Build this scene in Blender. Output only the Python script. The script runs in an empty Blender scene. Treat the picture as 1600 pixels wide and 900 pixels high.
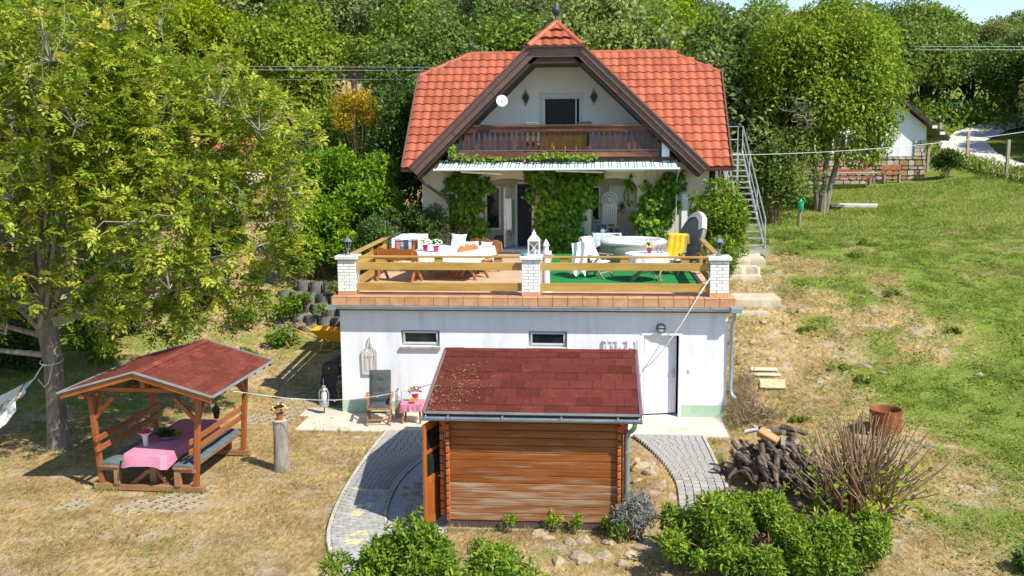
import bpy, math, random
import numpy as np
from mathutils import Vector, Matrix, Euler
R_ = math.radians
rng = np.random.default_rng(7)
random.seed(7)
SC = bpy.context.scene
COL = SC.collection

# ---------------------------------------------------------------- camera, sky, sun, exposure
def camera():
    yaw, pitch, roll = 0.0848712, 0.1465738, -0.0071736
    f = Vector((-math.sin(yaw)*math.cos(pitch), math.cos(yaw)*math.cos(pitch), -math.sin(pitch)))
    r = Vector((math.cos(yaw), math.sin(yaw), 0)); u = r.cross(f)
    c, s = math.cos(roll), math.sin(roll)
    r2, u2 = c*r + s*u, -s*r + c*u
    cd = bpy.data.cameras.new('camera'); o = bpy.data.objects.new('camera', cd); COL.objects.link(o)
    m = Matrix((r2, u2, -f)).transposed().to_4x4(); m.translation = (6.352, -24.43, 6.803)
    o.matrix_world = m
    cd.sensor_width = 36; cd.lens = 1595.5/1600*36; cd.clip_start = .1; cd.clip_end = 1500
    SC.camera = o
camera()
SUN_DIR = Vector((.70, -.50, .98)).normalized()          # towards the sun
W = bpy.data.worlds.new('World'); SC.world = W; W.use_nodes = True
nt = W.node_tree; bg = nt.nodes['Background']; sk = nt.nodes.new('ShaderNodeTexSky'); sk.sky_type = 'NISHITA'
sk.sun_disc = False; sk.sun_elevation = math.asin(SUN_DIR.z); sk.sun_rotation = math.atan2(SUN_DIR.x, SUN_DIR.y)
sk.air_density = 1.0; sk.dust_density = .15; sk.ozone_density = 2.5; sk.altitude = 200
nt.links.new(sk.outputs[0], bg.inputs[0]); bg.inputs[1].default_value = .135
sl = bpy.data.lights.new('sun', 'SUN'); sl.energy = 4.3; sl.angle = R_(.53); sl.color = (1, .95, .86)
so = bpy.data.objects.new('sun', sl); COL.objects.link(so); so.rotation_euler = (-SUN_DIR).to_track_quat('-Z', 'Y').to_euler()
so.location = (20, -20, 30)
SC.view_settings.view_transform = 'Standard'; SC.view_settings.look = 'None'
SC.view_settings.exposure = 0.66; SC.view_settings.gamma = 1
SC.render.engine = 'CYCLES'
SC.cycles.use_denoising = True
SC.cycles.max_bounces = 6; SC.cycles.diffuse_bounces = 3; SC.cycles.glossy_bounces = 3; SC.cycles.transmission_bounces = 4; SC.cycles.transparent_max_bounces = 6

# ---------------------------------------------------------------- materials
def _n(nt, t, **k):
    n = nt.nodes.new(t)
    for a, b in k.items(): setattr(n, a, b)
    return n
def M(name, c, c2=None, sc=5, rough=.75, bump=.15, bsc=None, metal=0, stretch=(1, 1, 1), rnd=.0, lo=.38, hi=.62, spec=.4, c3=None, sc3=1.2, lo3=.55, hi3=.72):
    """procedural surface: two or three colours mixed by noise, fine relief, small change from piece to piece"""
    m = bpy.data.materials.new(name); m.use_nodes = True; nt = m.node_tree; L = nt.links.new
    b = nt.nodes['Principled BSDF']; b.inputs['Roughness'].default_value = rough; b.inputs['Metallic'].default_value = metal
    b.inputs['Specular IOR Level'].default_value = spec
    tc = _n(nt, 'ShaderNodeTexCoord'); mp = _n(nt, 'ShaderNodeMapping'); mp.inputs['Scale'].default_value = stretch
    oi = _n(nt, 'ShaderNodeObjectInfo')
    va = _n(nt, 'ShaderNodeVectorMath', operation='MULTIPLY_ADD'); va.inputs[1].default_value = (17.3, 9.1, 23.7)
    cb = _n(nt, 'ShaderNodeCombineXYZ')
    for i in range(3): L(oi.outputs['Random'], cb.inputs[i])
    L(cb.outputs[0], va.inputs[0]); L(tc.outputs['Object'], mp.inputs[0]); L(mp.outputs[0], va.inputs[2])
    no = _n(nt, 'ShaderNodeTexNoise'); no.inputs['Scale'].default_value = sc; no.inputs['Detail'].default_value = 6; no.inputs['Roughness'].default_value = .6
    L(va.outputs[0], no.inputs['Vector'])
    mr = _n(nt, 'ShaderNodeMapRange'); mr.inputs[1].default_value = lo; mr.inputs[2].default_value = hi; L(no.outputs[0], mr.inputs[0])
    mx = _n(nt, 'ShaderNodeMix', data_type='RGBA'); L(mr.outputs[0], mx.inputs[0])
    c2 = c2 or tuple(x*.8 for x in c)
    mx.inputs[6].default_value = (*c, 1); mx.inputs[7].default_value = (*c2, 1); out = mx.outputs[2]
    if c3:
        n3 = _n(nt, 'ShaderNodeTexNoise'); n3.inputs['Scale'].default_value = sc3; n3.inputs['Detail'].default_value = 5; L(va.outputs[0], n3.inputs['Vector'])
        r3 = _n(nt, 'ShaderNodeMapRange'); r3.inputs[1].default_value = lo3; r3.inputs[2].default_value = hi3; L(n3.outputs[0], r3.inputs[0])
        m3 = _n(nt, 'ShaderNodeMix', data_type='RGBA'); L(r3.outputs[0], m3.inputs[0]); L(out, m3.inputs[6]); m3.inputs[7].default_value = (*c3, 1); out = m3.outputs[2]
    if rnd:
        hs = _n(nt, 'ShaderNodeHueSaturation'); rr = _n(nt, 'ShaderNodeMapRange'); rr.inputs[3].default_value = 1-rnd; rr.inputs[4].default_value = 1+rnd
        L(oi.outputs['Random'], rr.inputs[0]); L(rr.outputs[0], hs.inputs['Value']); L(out, hs.inputs['Color']); out = hs.outputs[0]
    L(out, b.inputs['Base Color'])
    if bump:
        bn = _n(nt, 'ShaderNodeTexNoise'); bn.inputs['Scale'].default_value = bsc or sc*4; bn.inputs['Detail'].default_value = 5; L(va.outputs[0], bn.inputs['Vector'])
        bp = _n(nt, 'ShaderNodeBump'); bp.inputs['Strength'].default_value = bump; bp.inputs['Distance'].default_value = .02; L(bn.outputs[0], bp.inputs['Height']); L(bp.outputs[0], b.inputs['Normal'])
    return m
def LEAF(name, stops, trans=.3, rough=.5, spread=.22, dull=0):
    """leaf: colour read from the leaf's own tint value, light shines through"""
    k = {'walnut': 1.3, 'forest_a': 1.15, 'forest_b': 1.1, 'forest_c': 1.15, 'bush': 1.2, 'garden_leaf': 1.08, 'vine': 1.2, 'shrub_bright': 1.1}.get(name, 1); stops = [(p, tuple(v*k for v in c)) for p, c in stops]
    m = bpy.data.materials.new(name); m.use_nodes = True; nt = m.node_tree; L = nt.links.new
    b = nt.nodes['Principled BSDF']; b.inputs['Roughness'].default_value = rough; b.inputs['Specular IOR Level'].default_value = .25
    a = _n(nt, 'ShaderNodeAttribute', attribute_name='tint'); oi = _n(nt, 'ShaderNodeObjectInfo')
    ad = _n(nt, 'ShaderNodeMath', operation='MULTIPLY_ADD'); ad.inputs[1].default_value = spread; L(oi.outputs['Random'], ad.inputs[0]); L(a.outputs['Fac'], ad.inputs[2])
    sb = _n(nt, 'ShaderNodeMath', operation='SUBTRACT'); sb.inputs[1].default_value = spread/2; L(ad.outputs[0], sb.inputs[0])
    r = _n(nt, 'ShaderNodeValToRGB'); e = r.color_ramp.elements
    while len(e) > 1: e.remove(e[-1])
    e[0].position = stops[0][0]; e[0].color = (*stops[0][1], 1)
    for p, c in stops[1:]:
        q = e.new(p); q.color = (*c, 1)
    L(sb.outputs[0], r.inputs[0]); out = r.outputs[0]
    if dull:   # each tree its own hue, some greyer
        wn = _n(nt, 'ShaderNodeTexWhiteNoise', noise_dimensions='1D'); L(oi.outputs['Random'], wn.inputs['W'])
        hs = _n(nt, 'ShaderNodeHueSaturation'); m1 = _n(nt, 'ShaderNodeMapRange'); m1.inputs[3].default_value = .485; m1.inputs[4].default_value = .515; m2 = _n(nt, 'ShaderNodeMapRange'); m2.inputs[3].default_value = 1-dull; m2.inputs[4].default_value = 1.08
        L(wn.outputs['Value'], m1.inputs[0]); L(oi.outputs['Random'], m2.inputs[0]); L(m1.outputs[0], hs.inputs['Hue']); L(m2.outputs[0], hs.inputs['Saturation']); L(out, hs.inputs['Color']); out = hs.outputs[0]
    L(out, b.inputs['Base Color'])
    t = _n(nt, 'ShaderNodeBsdfTranslucent'); L(out, t.inputs[0])
    ms = _n(nt, 'ShaderNodeMixShader'); ms.inputs[0].default_value = trans; L(b.outputs[0], ms.inputs[1]); L(t.outputs[0], ms.inputs[2])
    L(ms.outputs[0], nt.nodes['Material Output'].inputs[0])
    return m
MT = {}
def defm(k, *a, **kw): MT[k] = M(k, *a, **kw)
defm('stucco_white', (.79, .80, .81), (.74, .75, .765), 1.1, rough=.9, bump=.15, bsc=60, stretch=(3.2, 3.2, .55), c3=(.58, .565, .52), sc3=1.1, lo3=.55, hi3=.90)
defm('stucco_cream', (.68, .62, .50), (.60, .53, .41), 1.3, rough=.9, bump=.3, bsc=40)
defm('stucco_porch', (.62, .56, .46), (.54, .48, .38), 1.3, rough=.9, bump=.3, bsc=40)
defm('stucco_gable', (.82, .83, .84), (.77, .78, .79), 1.0, rough=.9, bump=.15, bsc=50)
defm('plinth_green', (.36, .52, .38), (.48, .60, .47), 3, rough=.85, bump=.2, bsc=40)
defm('roof_tile', (.415, .118, .060), (.355, .096, .047), 2.5, rough=.6, bump=.12, bsc=40, rnd=.20, spec=.25, c3=(.32, .09, .055), sc3=4, lo3=.58, hi3=.75)
defm('ridge_tile', (.43, .11, .058), (.36, .085, .043), 3, rough=.5, bump=.05, rnd=.08)
defm('fascia_brown', (.150, .085, .072), (.12, .068, .058), 4, rough=.45, bump=.06, rnd=.12)
defm('flash_brown', (.21, .135, .115), (.17, .11, .095), 4, rough=.4, bump=.04)
defm('soffit', (.060, .034, .024), (.035, .020, .015), 3, rough=.6, bump=.2, stretch=(1, 8, 1))
defm('balcony_wood', (.085, .030, .018), (.045, .016, .011), 4, rough=.5, bump=.15, stretch=(1, 1, .25), rnd=.25)
defm('balcony_rail', (.15, .055, .030), (.08, .030, .018), 4, rough=.5, bump=.15, stretch=(.2, 1, 1), rnd=.15, c3=(.34, .16, .09), sc3=3)
defm('pine', (.46, .29, .075), (.35, .205, .045), 5, rough=.6, bump=.15, stretch=(.16, 1, 1), rnd=.12, c3=(.27, .14, .035), sc3=7, lo3=.66, hi3=.74)
defm('pine_y', (.46, .29, .075), (.35, .205, .045), 5, rough=.6, bump=.15, stretch=(1, .16, 1), rnd=.12, c3=(.27, .14, .035), sc3=7, lo3=.66, hi3=.74)
defm('coping_tile', (.56, .31, .16), (.47, .235, .11), 5, rough=.55, bump=.1, rnd=.09)
defm('terrace_floor', (.56, .38, .25), (.50, .33, .21), 2, rough=.7, bump=.08)
defm('grout', (.50, .40, .30), None, 10, rough=.9)
defm('brick_white', (.80, .80, .79), (.72, .72, .72), 8, rough=.7, bump=.2, rnd=.05)
defm('mortar', (.27, .28, .28), (.2, .21, .22), 20, rough=.95)
defm('cap_stone', (.74, .72, .68), (.62, .60, .56), 6, rough=.85, bump=.2)
defm('zinc', (.46, .52, .56), (.36, .42, .46), 3, rough=.38, metal=.75, bump=.05)
defm('galv', (.55, .57, .58), (.42, .44, .46), 6, rough=.4, metal=.7, bump=.05)
defm('galv_pipe', (.33, .42, .44), (.26, .34, .36), 3, rough=.4, metal=.35, bump=.04)
defm('shingle', (.150, .036, .025), (.110, .026, .019), 9, spec=.08, rough=.95, bump=.5, bsc=160, rnd=.22, c3=(.165, .042, .032), sc3=2)
defm('shingle_g', (.20, .052, .036), (.15, .038, .028), 9, spec=.08, rough=.95, bump=.5, bsc=160, rnd=.2, c3=(.27, .075, .052), sc3=2)
defm('log_wood', (.20, .052, .008), (.28, .085, .015), 3, rough=.5, bump=.3, bsc=9, stretch=(.4, 1, 4.5), rnd=.10, c3=(.28, .165, .09), sc3=3.6, lo3=.54, hi3=.72)
defm('log_wood_low', (.26, .085, .022), (.31, .15, .06), 3, rough=.65, bump=.3, bsc=9, stretch=(.4, 1, 4.5), rnd=.10, c3=(.38, .28, .185), sc3=3.4, lo3=.46, hi3=.68)
defm('log_end', (.46, .13, .03), (.36, .09, .02), 8, rough=.55, bump=.2, rnd=.12)
defm('door_wood', (.42, .13, .03), (.30, .085, .02), 3, rough=.4, bump=.1, stretch=(1, 1, .2))
defm('cabin_base', (.105, .060, .055), (.085, .05, .045), 5, rough=.8, bump=.15)
defm('gz_wood', (.36, .115, .03), (.27, .08, .02), 4, rough=.55, bump=.2, stretch=(.6, .6, .3), rnd=.15)
defm('gz_wood_y', (.36, .125, .035), (.27, .085, .025), 4, rough=.55, bump=.2, stretch=(1, .2, 1), rnd=.15)
defm('gz_worn', (.38, .21, .10), (.29, .13, .055), 4, rough=.75, bump=.25, stretch=(.4, 1, 1), rnd=.15)
defm('teak', (.36, .165, .065), (.27, .115, .04), 6, rough=.55, bump=.1, rnd=.1)
defm('bench_orange', (.47, .17, .038), (.36, .115, .025), 4, rough=.4, bump=.1, stretch=(.3, 1, 1), rnd=.08)
defm('grey_wood', (.40, .33, .25), (.30, .24, .18), 6, rough=.7, bump=.2, rnd=.12)
defm('bark', (.26, .225, .18), (.14, .115, .09), 7, rough=.95, bump=.9, bsc=14, stretch=(1, 1, .22))
defm('bark_grey', (.34, .31, .27), (.20, .175, .15), 7, rough=.95, bump=.6, bsc=18, stretch=(1, 1, .4))
defm('bark_dark', (.14, .11, .085), (.08, .065, .05), 6, rough=.95, bump=.6, bsc=14, stretch=(1, 1, .3))
defm('stem_brown', (.31, .205, .115), (.20, .125, .07), 8, rough=.8, bump=.2, rnd=.25)
defm('cut_end', (.62, .48, .30), (.50, .36, .20), 12, rough=.8)
defm('log_bark', (.20, .15, .105), (.06, .043, .031), 8, rough=.95, bump=.8, rnd=.35)
defm('log_cut', (.40, .31, .20), (.27, .20, .13), 14, rough=.9, bump=.3, rnd=.3)
defm('split_wood', (.52, .32, .12), (.40, .22, .08), 6, rough=.8, bump=.3, stretch=(.3, 1, 1))
defm('concrete', (.60, .54, .44), (.52, .46, .37), 2.2, rough=.9, bump=.3, bsc=30, c3=(.44, .39, .32), sc3=1, lo3=.6, hi3=.85)
defm('slab', (.60, .52, .36), (.48, .41, .29), 3, rough=.95, bump=.6, bsc=14, rnd=.1)
defm('kerb', (.52, .47, .39), (.42, .38, .31), 5, rough=.95, bump=.3, rnd=.08)
defm('paver', (.42, .40, .36), (.34, .325, .30), 9, rough=.9, bump=.35, bsc=70, rnd=.16)
defm('paver_cream', (.70, .58, .31), (.62, .50, .26), 9, rough=.9, bump=.35, bsc=70, rnd=.1)
defm('paver_bed', (.15, .14, .12), (.11, .10, .085), 20, rough=1)
defm('flag', (.40, .24, .16), (.31, .20, .145), 6, rough=.85, bump=.3, rnd=.22)
defm('flag_mortar', (.40, .40, .40), (.33, .33, .33), 6, rough=.95, bump=.3)
defm('turfpaver', (.42, .365, .26), (.34, .28, .19), 6, rough=.95, bump=.3)
defm('rock', (.44, .34, .215), (.31, .23, .145), 4, rough=.95, bump=.9, bsc=9, rnd=.22, c3=(.27, .24, .19), sc3=2)
defm('planter', (.21, .20, .18), (.13, .125, .115), 5, rough=.95, bump=.5, rnd=.2)
defm('white_paint', (.80, .80, .79), (.75, .75, .74), 5, rough=.45, bump=.04)
defm('white_metal', (.78, .79, .80), (.70, .71, .73), 5, rough=.35, bump=.03)
defm('grey_frame', (.60, .65, .68), (.52, .57, .60), 5, rough=.4, bump=.03)
defm('dark', (.012, .012, .014), (.02, .02, .022), 5, rough=.6, bump=0)
defm('dark_blue', (.030, .030, .055), (.022, .022, .042), 5, rough=.6, bump=.05)
defm('black_metal', (.02, .02, .022), (.035, .033, .032), 6, rough=.4, bump=.1)
defm('finial_dark', (.07, .07, .078), (.05, .05, .055), 6, rough=.5, metal=.3, bump=.1)
defm('lamp_grey', (.22, .25, .27), (.16, .18, .20), 6, rough=.45, metal=.3, bump=.1)
defm('glass', (.03, .035, .035), (.015, .018, .018), 2, rough=.08, bump=0, spec=.5)
defm('frost', (.62, .64, .62), None, 5, rough=.3, bump=0)
defm('cloth_white', (.78, .78, .79), (.72, .72, .74), 8, rough=.95, bump=.25, bsc=12)
defm('cloth_cream', (.74, .70, .62), (.66, .60, .50), 8, rough=.95, bump=.25, bsc=12)
defm('cloth_pink', (.60, .24, .32), (.52, .19, .27), 40, rough=.95, bump=.15, bsc=30)
defm('cloth_yellow', (.80, .56, .035), (.72, .48, .02), 8, rough=.95, bump=.3, bsc=14)
defm('cloth_blue', (.44, .52, .62), (.60, .66, .72), 14, rough=.95, bump=.2)
defm('cloth_navy', (.06, .08, .16), None, 8, rough=.95)
defm('cloth_orange', (.60, .20, .06), None, 8, rough=.95)
defm('cloth_green', (.12, .22, .14), None, 8, rough=.95)
defm('cloth_spots', (.70, .69, .70), (.22, .22, .26), 26, rough=.95, bump=.1, lo=.55, hi=.6)
defm('gingham', (.62, .12, .16), (.70, .55, .56), 22, rough=.95, lo=.47, hi=.53)
defm('cushion', (.075, .088, .092), (.055, .065, .07), 9, rough=.95, bump=.25, bsc=40)
defm('cushion_blue', (.12, .155, .165), (.09, .12, .13), 6, rough=.95, bump=.25, bsc=30)
defm('tub', (.30, .265, .225), (.26, .23, .195), 3, rough=.5, bump=.05)
defm('tub_top', (.72, .71, .68), (.66, .65, .62), 3, rough=.45, bump=.05)
defm('tub_lid', (.22, .20, .185), (.17, .155, .145), 3, rough=.6, bump=.15)
defm('water', (.42, .58, .55), (.50, .64, .60), 3, rough=.05, bump=.3, bsc=8)
defm('carpet', (.012, .23, .045), (.008, .17, .03), 60, rough=.95, bump=.5, bsc=200)
defm('rust', (.30, .095, .035), (.19, .055, .022), 5, rough=.85, bump=.3, c3=(.38, .15, .06), sc3=3)
defm('terracotta', (.40, .15, .07), (.32, .11, .05), 6, rough=.8, bump=.15)
defm('pot_magenta', (.58, .03, .10), (.5, .02, .08), 6, rough=.4, bump=0)
defm('wb_yellow', (.78, .42, .02), (.68, .34, .015), 5, rough=.45, bump=.08)
defm('rubber', (.025, .025, .025), None, 9, rough=.9)
defm('basket', (.06, .035, .025), (.10, .06, .04), 30, rough=.9, bump=.5)
defm('rope', (.62, .62, .60), (.5, .5, .48), 30, rough=.95, bump=.2)
defm('wire', (.30, .31, .32), None, 9, rough=.5, metal=.3)
defm('wire_white', (.72, .72, .72), None, 9, rough=.6)
defm('teal', (.28, .60, .62), None, 9, rough=.4)
defm('green_plastic', (.02, .40, .20), None, 9, rough=.4)
defm('petal_white', (.78, .78, .66), (.66, .72, .42), 20, rough=.8)
defm('petal_yellow', (.80, .50, .02), (.72, .38, .02), 20, rough=.8)
defm('petal_pink', (.62, .10, .30), (.50, .06, .40), 20, rough=.8)
defm('petal_orange', (.75, .25, .04), None, 20, rough=.8)
defm('stone_orange', (.42, .25, .125), (.34, .19, .09), 4, rough=.9, bump=.5, rnd=.25)
defm('stone_pale', (.50, .45, .36), (.42, .37, .29), 4, rough=.9, bump=.5, rnd=.18)
defm('stone_joint', (.20, .16, .14), None, 14, rough=.95)
defm('gravel_road', (.62, .58, .51), (.52, .48, .42), 3, rough=1, bump=.4, bsc=40)
defm('mesh_teal', (.04, .18, .20), (.03, .13, .15), 4, rough=.8)
defm('lattice', (.72, .69, .62), (.64, .60, .52), 9, rough=.8, bump=.1)
defm('hay', (.55, .42, .22), (.45, .33, .16), 20, rough=1)
MT['walnut'] = LEAF('walnut', [(0, (.045, .085, .008)), (.36, (.145, .22, .014)), (.68, (.30, .355, .028)), (1, (.48, .42, .075))], .40)
MT['garden_leaf'] = LEAF('garden_leaf', [(0, (.05, .10, .008)), (.45, (.16, .245, .015)), (.8, (.30, .37, .025)), (1, (.46, .42, .05))], .4)
MT['forest_a'] = LEAF('forest_a', [(0, (.055, .10, .012)), (.5, (.145, .22, .022)), (.85, (.25, .32, .04)), (1, (.36, .34, .07))], .36, .5, .4, .16)
MT['forest_b'] = LEAF('forest_b', [(0, (.075, .105, .02)), (.5, (.19, .235, .05)), (.85, (.33, .35, .11)), (1, (.46, .44, .20))], .36, .5, .4, .16)
MT['forest_c'] = LEAF('forest_c', [(0, (.055, .11, .008)), (.5, (.165, .255, .016)), (.85, (.29, .36, .025)), (1, (.44, .41, .05))], .40, .5, .4, .12)
MT['shrub_bright'] = LEAF('shrub_bright', [(0, (.05, .12, .006)), (.5, (.15, .29, .012)), (.85, (.30, .42, .02)), (1, (.50, .48, .03))], .40)
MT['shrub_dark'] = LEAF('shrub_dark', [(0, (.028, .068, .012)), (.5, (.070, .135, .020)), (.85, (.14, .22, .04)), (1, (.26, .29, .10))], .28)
MT['vine'] = LEAF('vine', [(0, (.030, .090, .008)), (.5, (.085, .195, .014)), (.82, (.20, .33, .025)), (.95, (.34, .42, .04)), (1, (.32, .10, .03))], .36)
MT['bush'] = LEAF('bush', [(0, (.05, .115, .010)), (.45, (.135, .23, .016)), (.8, (.27, .36, .03)), (1, (.46, .40, .08))], .36, .6)
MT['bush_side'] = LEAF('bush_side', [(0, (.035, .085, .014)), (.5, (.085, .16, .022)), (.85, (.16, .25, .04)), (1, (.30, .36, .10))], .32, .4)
MT['spruce'] = LEAF('spruce', [(0, (.05, .085, .085)), (.6, (.13, .19, .19)), (1, (.25, .32, .32))], .1)
MT['yellow_shrub'] = LEAF('yellow_shrub', [(0, (.28, .19, .01)), (.5, (.55, .36, .01)), (1, (.75, .52, .02))], .3)
MT['straw'] = LEAF('straw', [(0, (.18, .12, .05)), (.4, (.36, .26, .11)), (.75, (.54, .41, .20)), (1, (.66, .54, .31))], .2, .8)
MT['grass_green'] = LEAF('grass_green', [(0, (.080, .135, .014)), (.45, (.175, .26, .026)), (.78, (.30, .355, .06)), (1, (.52, .45, .18))], .34, .75)
MT['lavender'] = LEAF('lavender', [(0, (.15, .15, .12)), (.6, (.26, .27, .22)), (1, (.40, .40, .33))], .15, .8)
MT['dry_stem'] = LEAF('dry_stem', [(0, (.16, .11, .06)), (.6, (.30, .22, .12)), (1, (.45, .35, .2))], .15, .8)
# plain striped cloth for the awning
def awning_mat():
    m = bpy.data.materials.new('awning_stripe'); m.use_nodes = True; nt = m.node_tree; L = nt.links.new; b = nt.nodes['Principled BSDF']; b.inputs['Roughness'].default_value = .9
    tc = _n(nt, 'ShaderNodeTexCoord'); sp = _n(nt, 'ShaderNodeSeparateXYZ'); L(tc.outputs['Object'], sp.inputs[0])
    md = _n(nt, 'ShaderNodeMath', operation='MODULO'); ad = _n(nt, 'ShaderNodeMath', operation='ADD'); ad.inputs[1].default_value = 20; L(sp.outputs[0], ad.inputs[0]); L(ad.outputs[0], md.inputs[0]); md.inputs[1].default_value = .27
    r = _n(nt, 'ShaderNodeValToRGB'); r.color_ramp.interpolation = 'CONSTANT'; e = r.color_ramp.elements
    e[0].position = 0; e[0].color = (.80, .80, .78, 1); e[1].position = .10; e[1].color = (.10, .30, .24, 1)
    for p, c in ((.15, (.80, .80, .78, 1)), (.19, (.10, .30, .24, 1)), (.24, (.80, .80, .78, 1))):
        q = e.new(p); q.color = c
    L(md.outputs[0], r.inputs[0]); L(r.outputs[0], b.inputs['Base Color']); return m
MT['awning'] = awning_mat()

# ---------------------------------------------------------------- mesh building
ORG = {}
class MB:
    def __init__(s): s.v = []; s.f = []
    def add(s, vs, fs):
        o = len(s.v); s.v += [tuple(p) for p in vs]; s.f += [tuple(i+o for i in f) for f in fs]; return s
    def box(s, x0, x1, y0, y1, z0, z1, b=0):
        return s.obox(((x0+x1)/2, (y0+y1)/2, (z0+z1)/2), (abs(x1-x0), abs(y1-y0), abs(z1-z0)), None, b)
    def obox(s, c, size, mat=None, b=0):
        hx, hy, hz = size[0]/2, size[1]/2, size[2]/2; c = Vector(c)
        if not b:
            vs = [Vector((x, y, z)) for z in (-hz, hz) for y in (-hy, hy) for x in (-hx, hx)]
            fs = [(0, 2, 3, 1), (4, 5, 7, 6), (0, 1, 5, 4), (2, 6, 7, 3), (0, 4, 6, 2), (1, 3, 7, 5)]
        else:
            b = min(b, hx*.9, hy*.9, hz*.9); vs = []; idx = {}
            for i, sx in enumerate((-1, 1)):
                for j, sy in enumerate((-1, 1)):
                    for k, sz in enumerate((-1, 1)):
                        for a in range(3):
                            idx[(i, j, k, a)] = len(vs)
                            vs.append(Vector((sx*(hx-(b if a != 0 else 0)), sy*(hy-(b if a != 1 else 0)), sz*(hz-(b if a != 2 else 0)))))
            fs = []
            I = lambda i, j, k, a: idx[(i, j, k, a)]
            for i in (0, 1):
                q = [I(i, 0, 0, 0), I(i, 1, 0, 0), I(i, 1, 1, 0), I(i, 0, 1, 0)]; fs.append(q if i else q[::-1])
                q = [I(0, i, 0, 1), I(0, i, 1, 1), I(1, i, 1, 1), I(1, i, 0, 1)]; fs.append(q if i else q[::-1])
                q = [I(0, 0, i, 2), I(1, 0, i, 2), I(1, 1, i, 2), I(0, 1, i, 2)]; fs.append(q if i else q[::-1])
            for i in (0, 1):
                for j in (0, 1):
                    for (A, B) in (((i, j, 0), (i, j, 1)),):
                        q = [I(*A, 0), I(*A, 1), I(*B, 1), I(*B, 0)]; fs.append(q if (i ^ j) else q[::-1])
                    A, B = (i, 0, j), (i, 1, j); q = [I(*A, 0), I(*A, 2), I(*B, 2), I(*B, 0)]; fs.append(q[::-1] if (i ^ j) else q)
                    A, B = (0, i, j), (1, i, j); q = [I(*A, 1), I(*A, 2), I(*B, 2), I(*B, 1)]; fs.append(q if (i ^ j) else q[::-1])
            for i in (0, 1):
                for j in (0, 1):
                    for k in (0, 1):
                        q = [I(i, j, k, 0), I(i, j, k, 1), I(i, j, k, 2)]; fs.append(q if (i+j+k) % 2 else q[::-1])
        if mat is not None: vs = [mat @ v for v in vs]
        return s.add([v+c for v in vs], fs)
    def bar(s, p, q, w, h, b=0, up=(0, 0, 1)):
        p, q = Vector(p), Vector(q); x = (q-p).normalized(); u = Vector(up)
        y = u.cross(x)
        y = y.normalized() if y.length > 1e-4 else Vector((0, 1, 0)); z = x.cross(y)
        return s.obox((p+q)/2, ((q-p).length, w, h), Matrix((x, y, z)).transposed(), b)
    def tube(s, pts, r, n=8, cap=True):
        pts = [Vector(p) for p in pts]; m = len(pts); rs = r if isinstance(r, (list, tuple)) else [r]*m; o = len(s.v); prev = None
        for i, p in enumerate(pts):
            d = (pts[min(i+1, m-1)]-pts[max(i-1, 0)]).normalized()
            if prev is None: a = Vector((0, 0, 1)) if abs(d.z) < .9 else Vector((1, 0, 0)); a = d.cross(a).normalized()
            else: a = (prev-d*prev.dot(d)).normalized()
            prev = a; b = d.cross(a)
            for k in range(n):
                t = 2*math.pi*k/n; s.v.append(tuple(p+(a*math.cos(t)+b*math.sin(t))*rs[i]))
        for i in range(m-1):
            for k in range(n):
                k2 = (k+1) % n; s.f.append((o+i*n+k, o+i*n+k2, o+(i+1)*n+k2, o+(i+1)*n+k))
        if cap: s.f.append(tuple(o+k for k in range(n))[::-1]); s.f.append(tuple(o+(m-1)*n+k for k in range(n)))
        return s
    def lathe(s, prof, c=(0, 0, 0), n=16, mat=None):
        o = len(s.v); c = Vector(c)
        for r, z in prof:
            for k in range(n):
                t = 2*math.pi*k/n; v = Vector((r*math.cos(t), r*math.sin(t), z))
                s.v.append(tuple((mat @ v if mat is not None else v)+c))
        for i in range(len(prof)-1):
            for k in range(n):
                k2 = (k+1) % n; s.f.append((o+i*n+k, o+i*n+k2, o+(i+1)*n+k2, o+(i+1)*n+k))
        s.f.append(tuple(o+k for k in range(n))[::-1]); s.f.append(tuple(o+(len(prof)-1)*n+k for k in range(n)))
        return s
    def prism(s, poly, y0, y1):
        n = len(poly); return s.add([(x, y0, z) for x, z in poly]+[(x, y1, z) for x, z in poly],
            [tuple(range(n)), tuple(range(2*n-1, n-1, -1))]+[(i, i+n, (i+1) % n+n, (i+1) % n) for i in range(n)])
    def prismx(s, poly, x0, x1):
        n = len(poly); return s.add([(x0, y, z) for y, z in poly]+[(x1, y, z) for y, z in poly],
            [tuple(range(n))[::-1], tuple(range(n, 2*n))]+[((i+1) % n, (i+1) % n+n, i+n, i) for i in range(n)])
    def prismz(s, poly, z0, z1):
        n = len(poly); return s.add([(x, y, z0) for x, y in poly]+[(x, y, z1) for x, y in poly],
            [tuple(range(n))[::-1], tuple(range(n, 2*n))]+[(i, (i+1) % n, (i+1) % n+n, i+n) for i in range(n)])
    def ball(s, c, r, n=8, m=6, sq=(1, 1, 1)):
        prof = [(max(.001, r*math.sin(math.pi*i/m)), -r*math.cos(math.pi*i/m)) for i in range(m+1)]
        return s.lathe(prof, c, n, Matrix.Diagonal(sq))
    def mesh(s, name, mat, smooth=False, org=None):
        me = bpy.data.meshes.new(name)
        vs = s.v if org is None else [(a-org[0], b-org[1], c-org[2]) for a, b, c in s.v]
        me.from_pydata(vs, [], s.f); me.materials.append(MT[mat] if isinstance(mat, str) else mat)
        if smooth: me.shade_smooth(); me.set_sharp_from_angle(angle=R_(38))
        me.update(); return me
    def build(s, name, mat, parent=None, smooth=False, local=False):
        org = None if (local or parent is None) else ORG.get(parent.name)
        return link(name, s.mesh(name, mat, smooth, org), parent)
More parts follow.
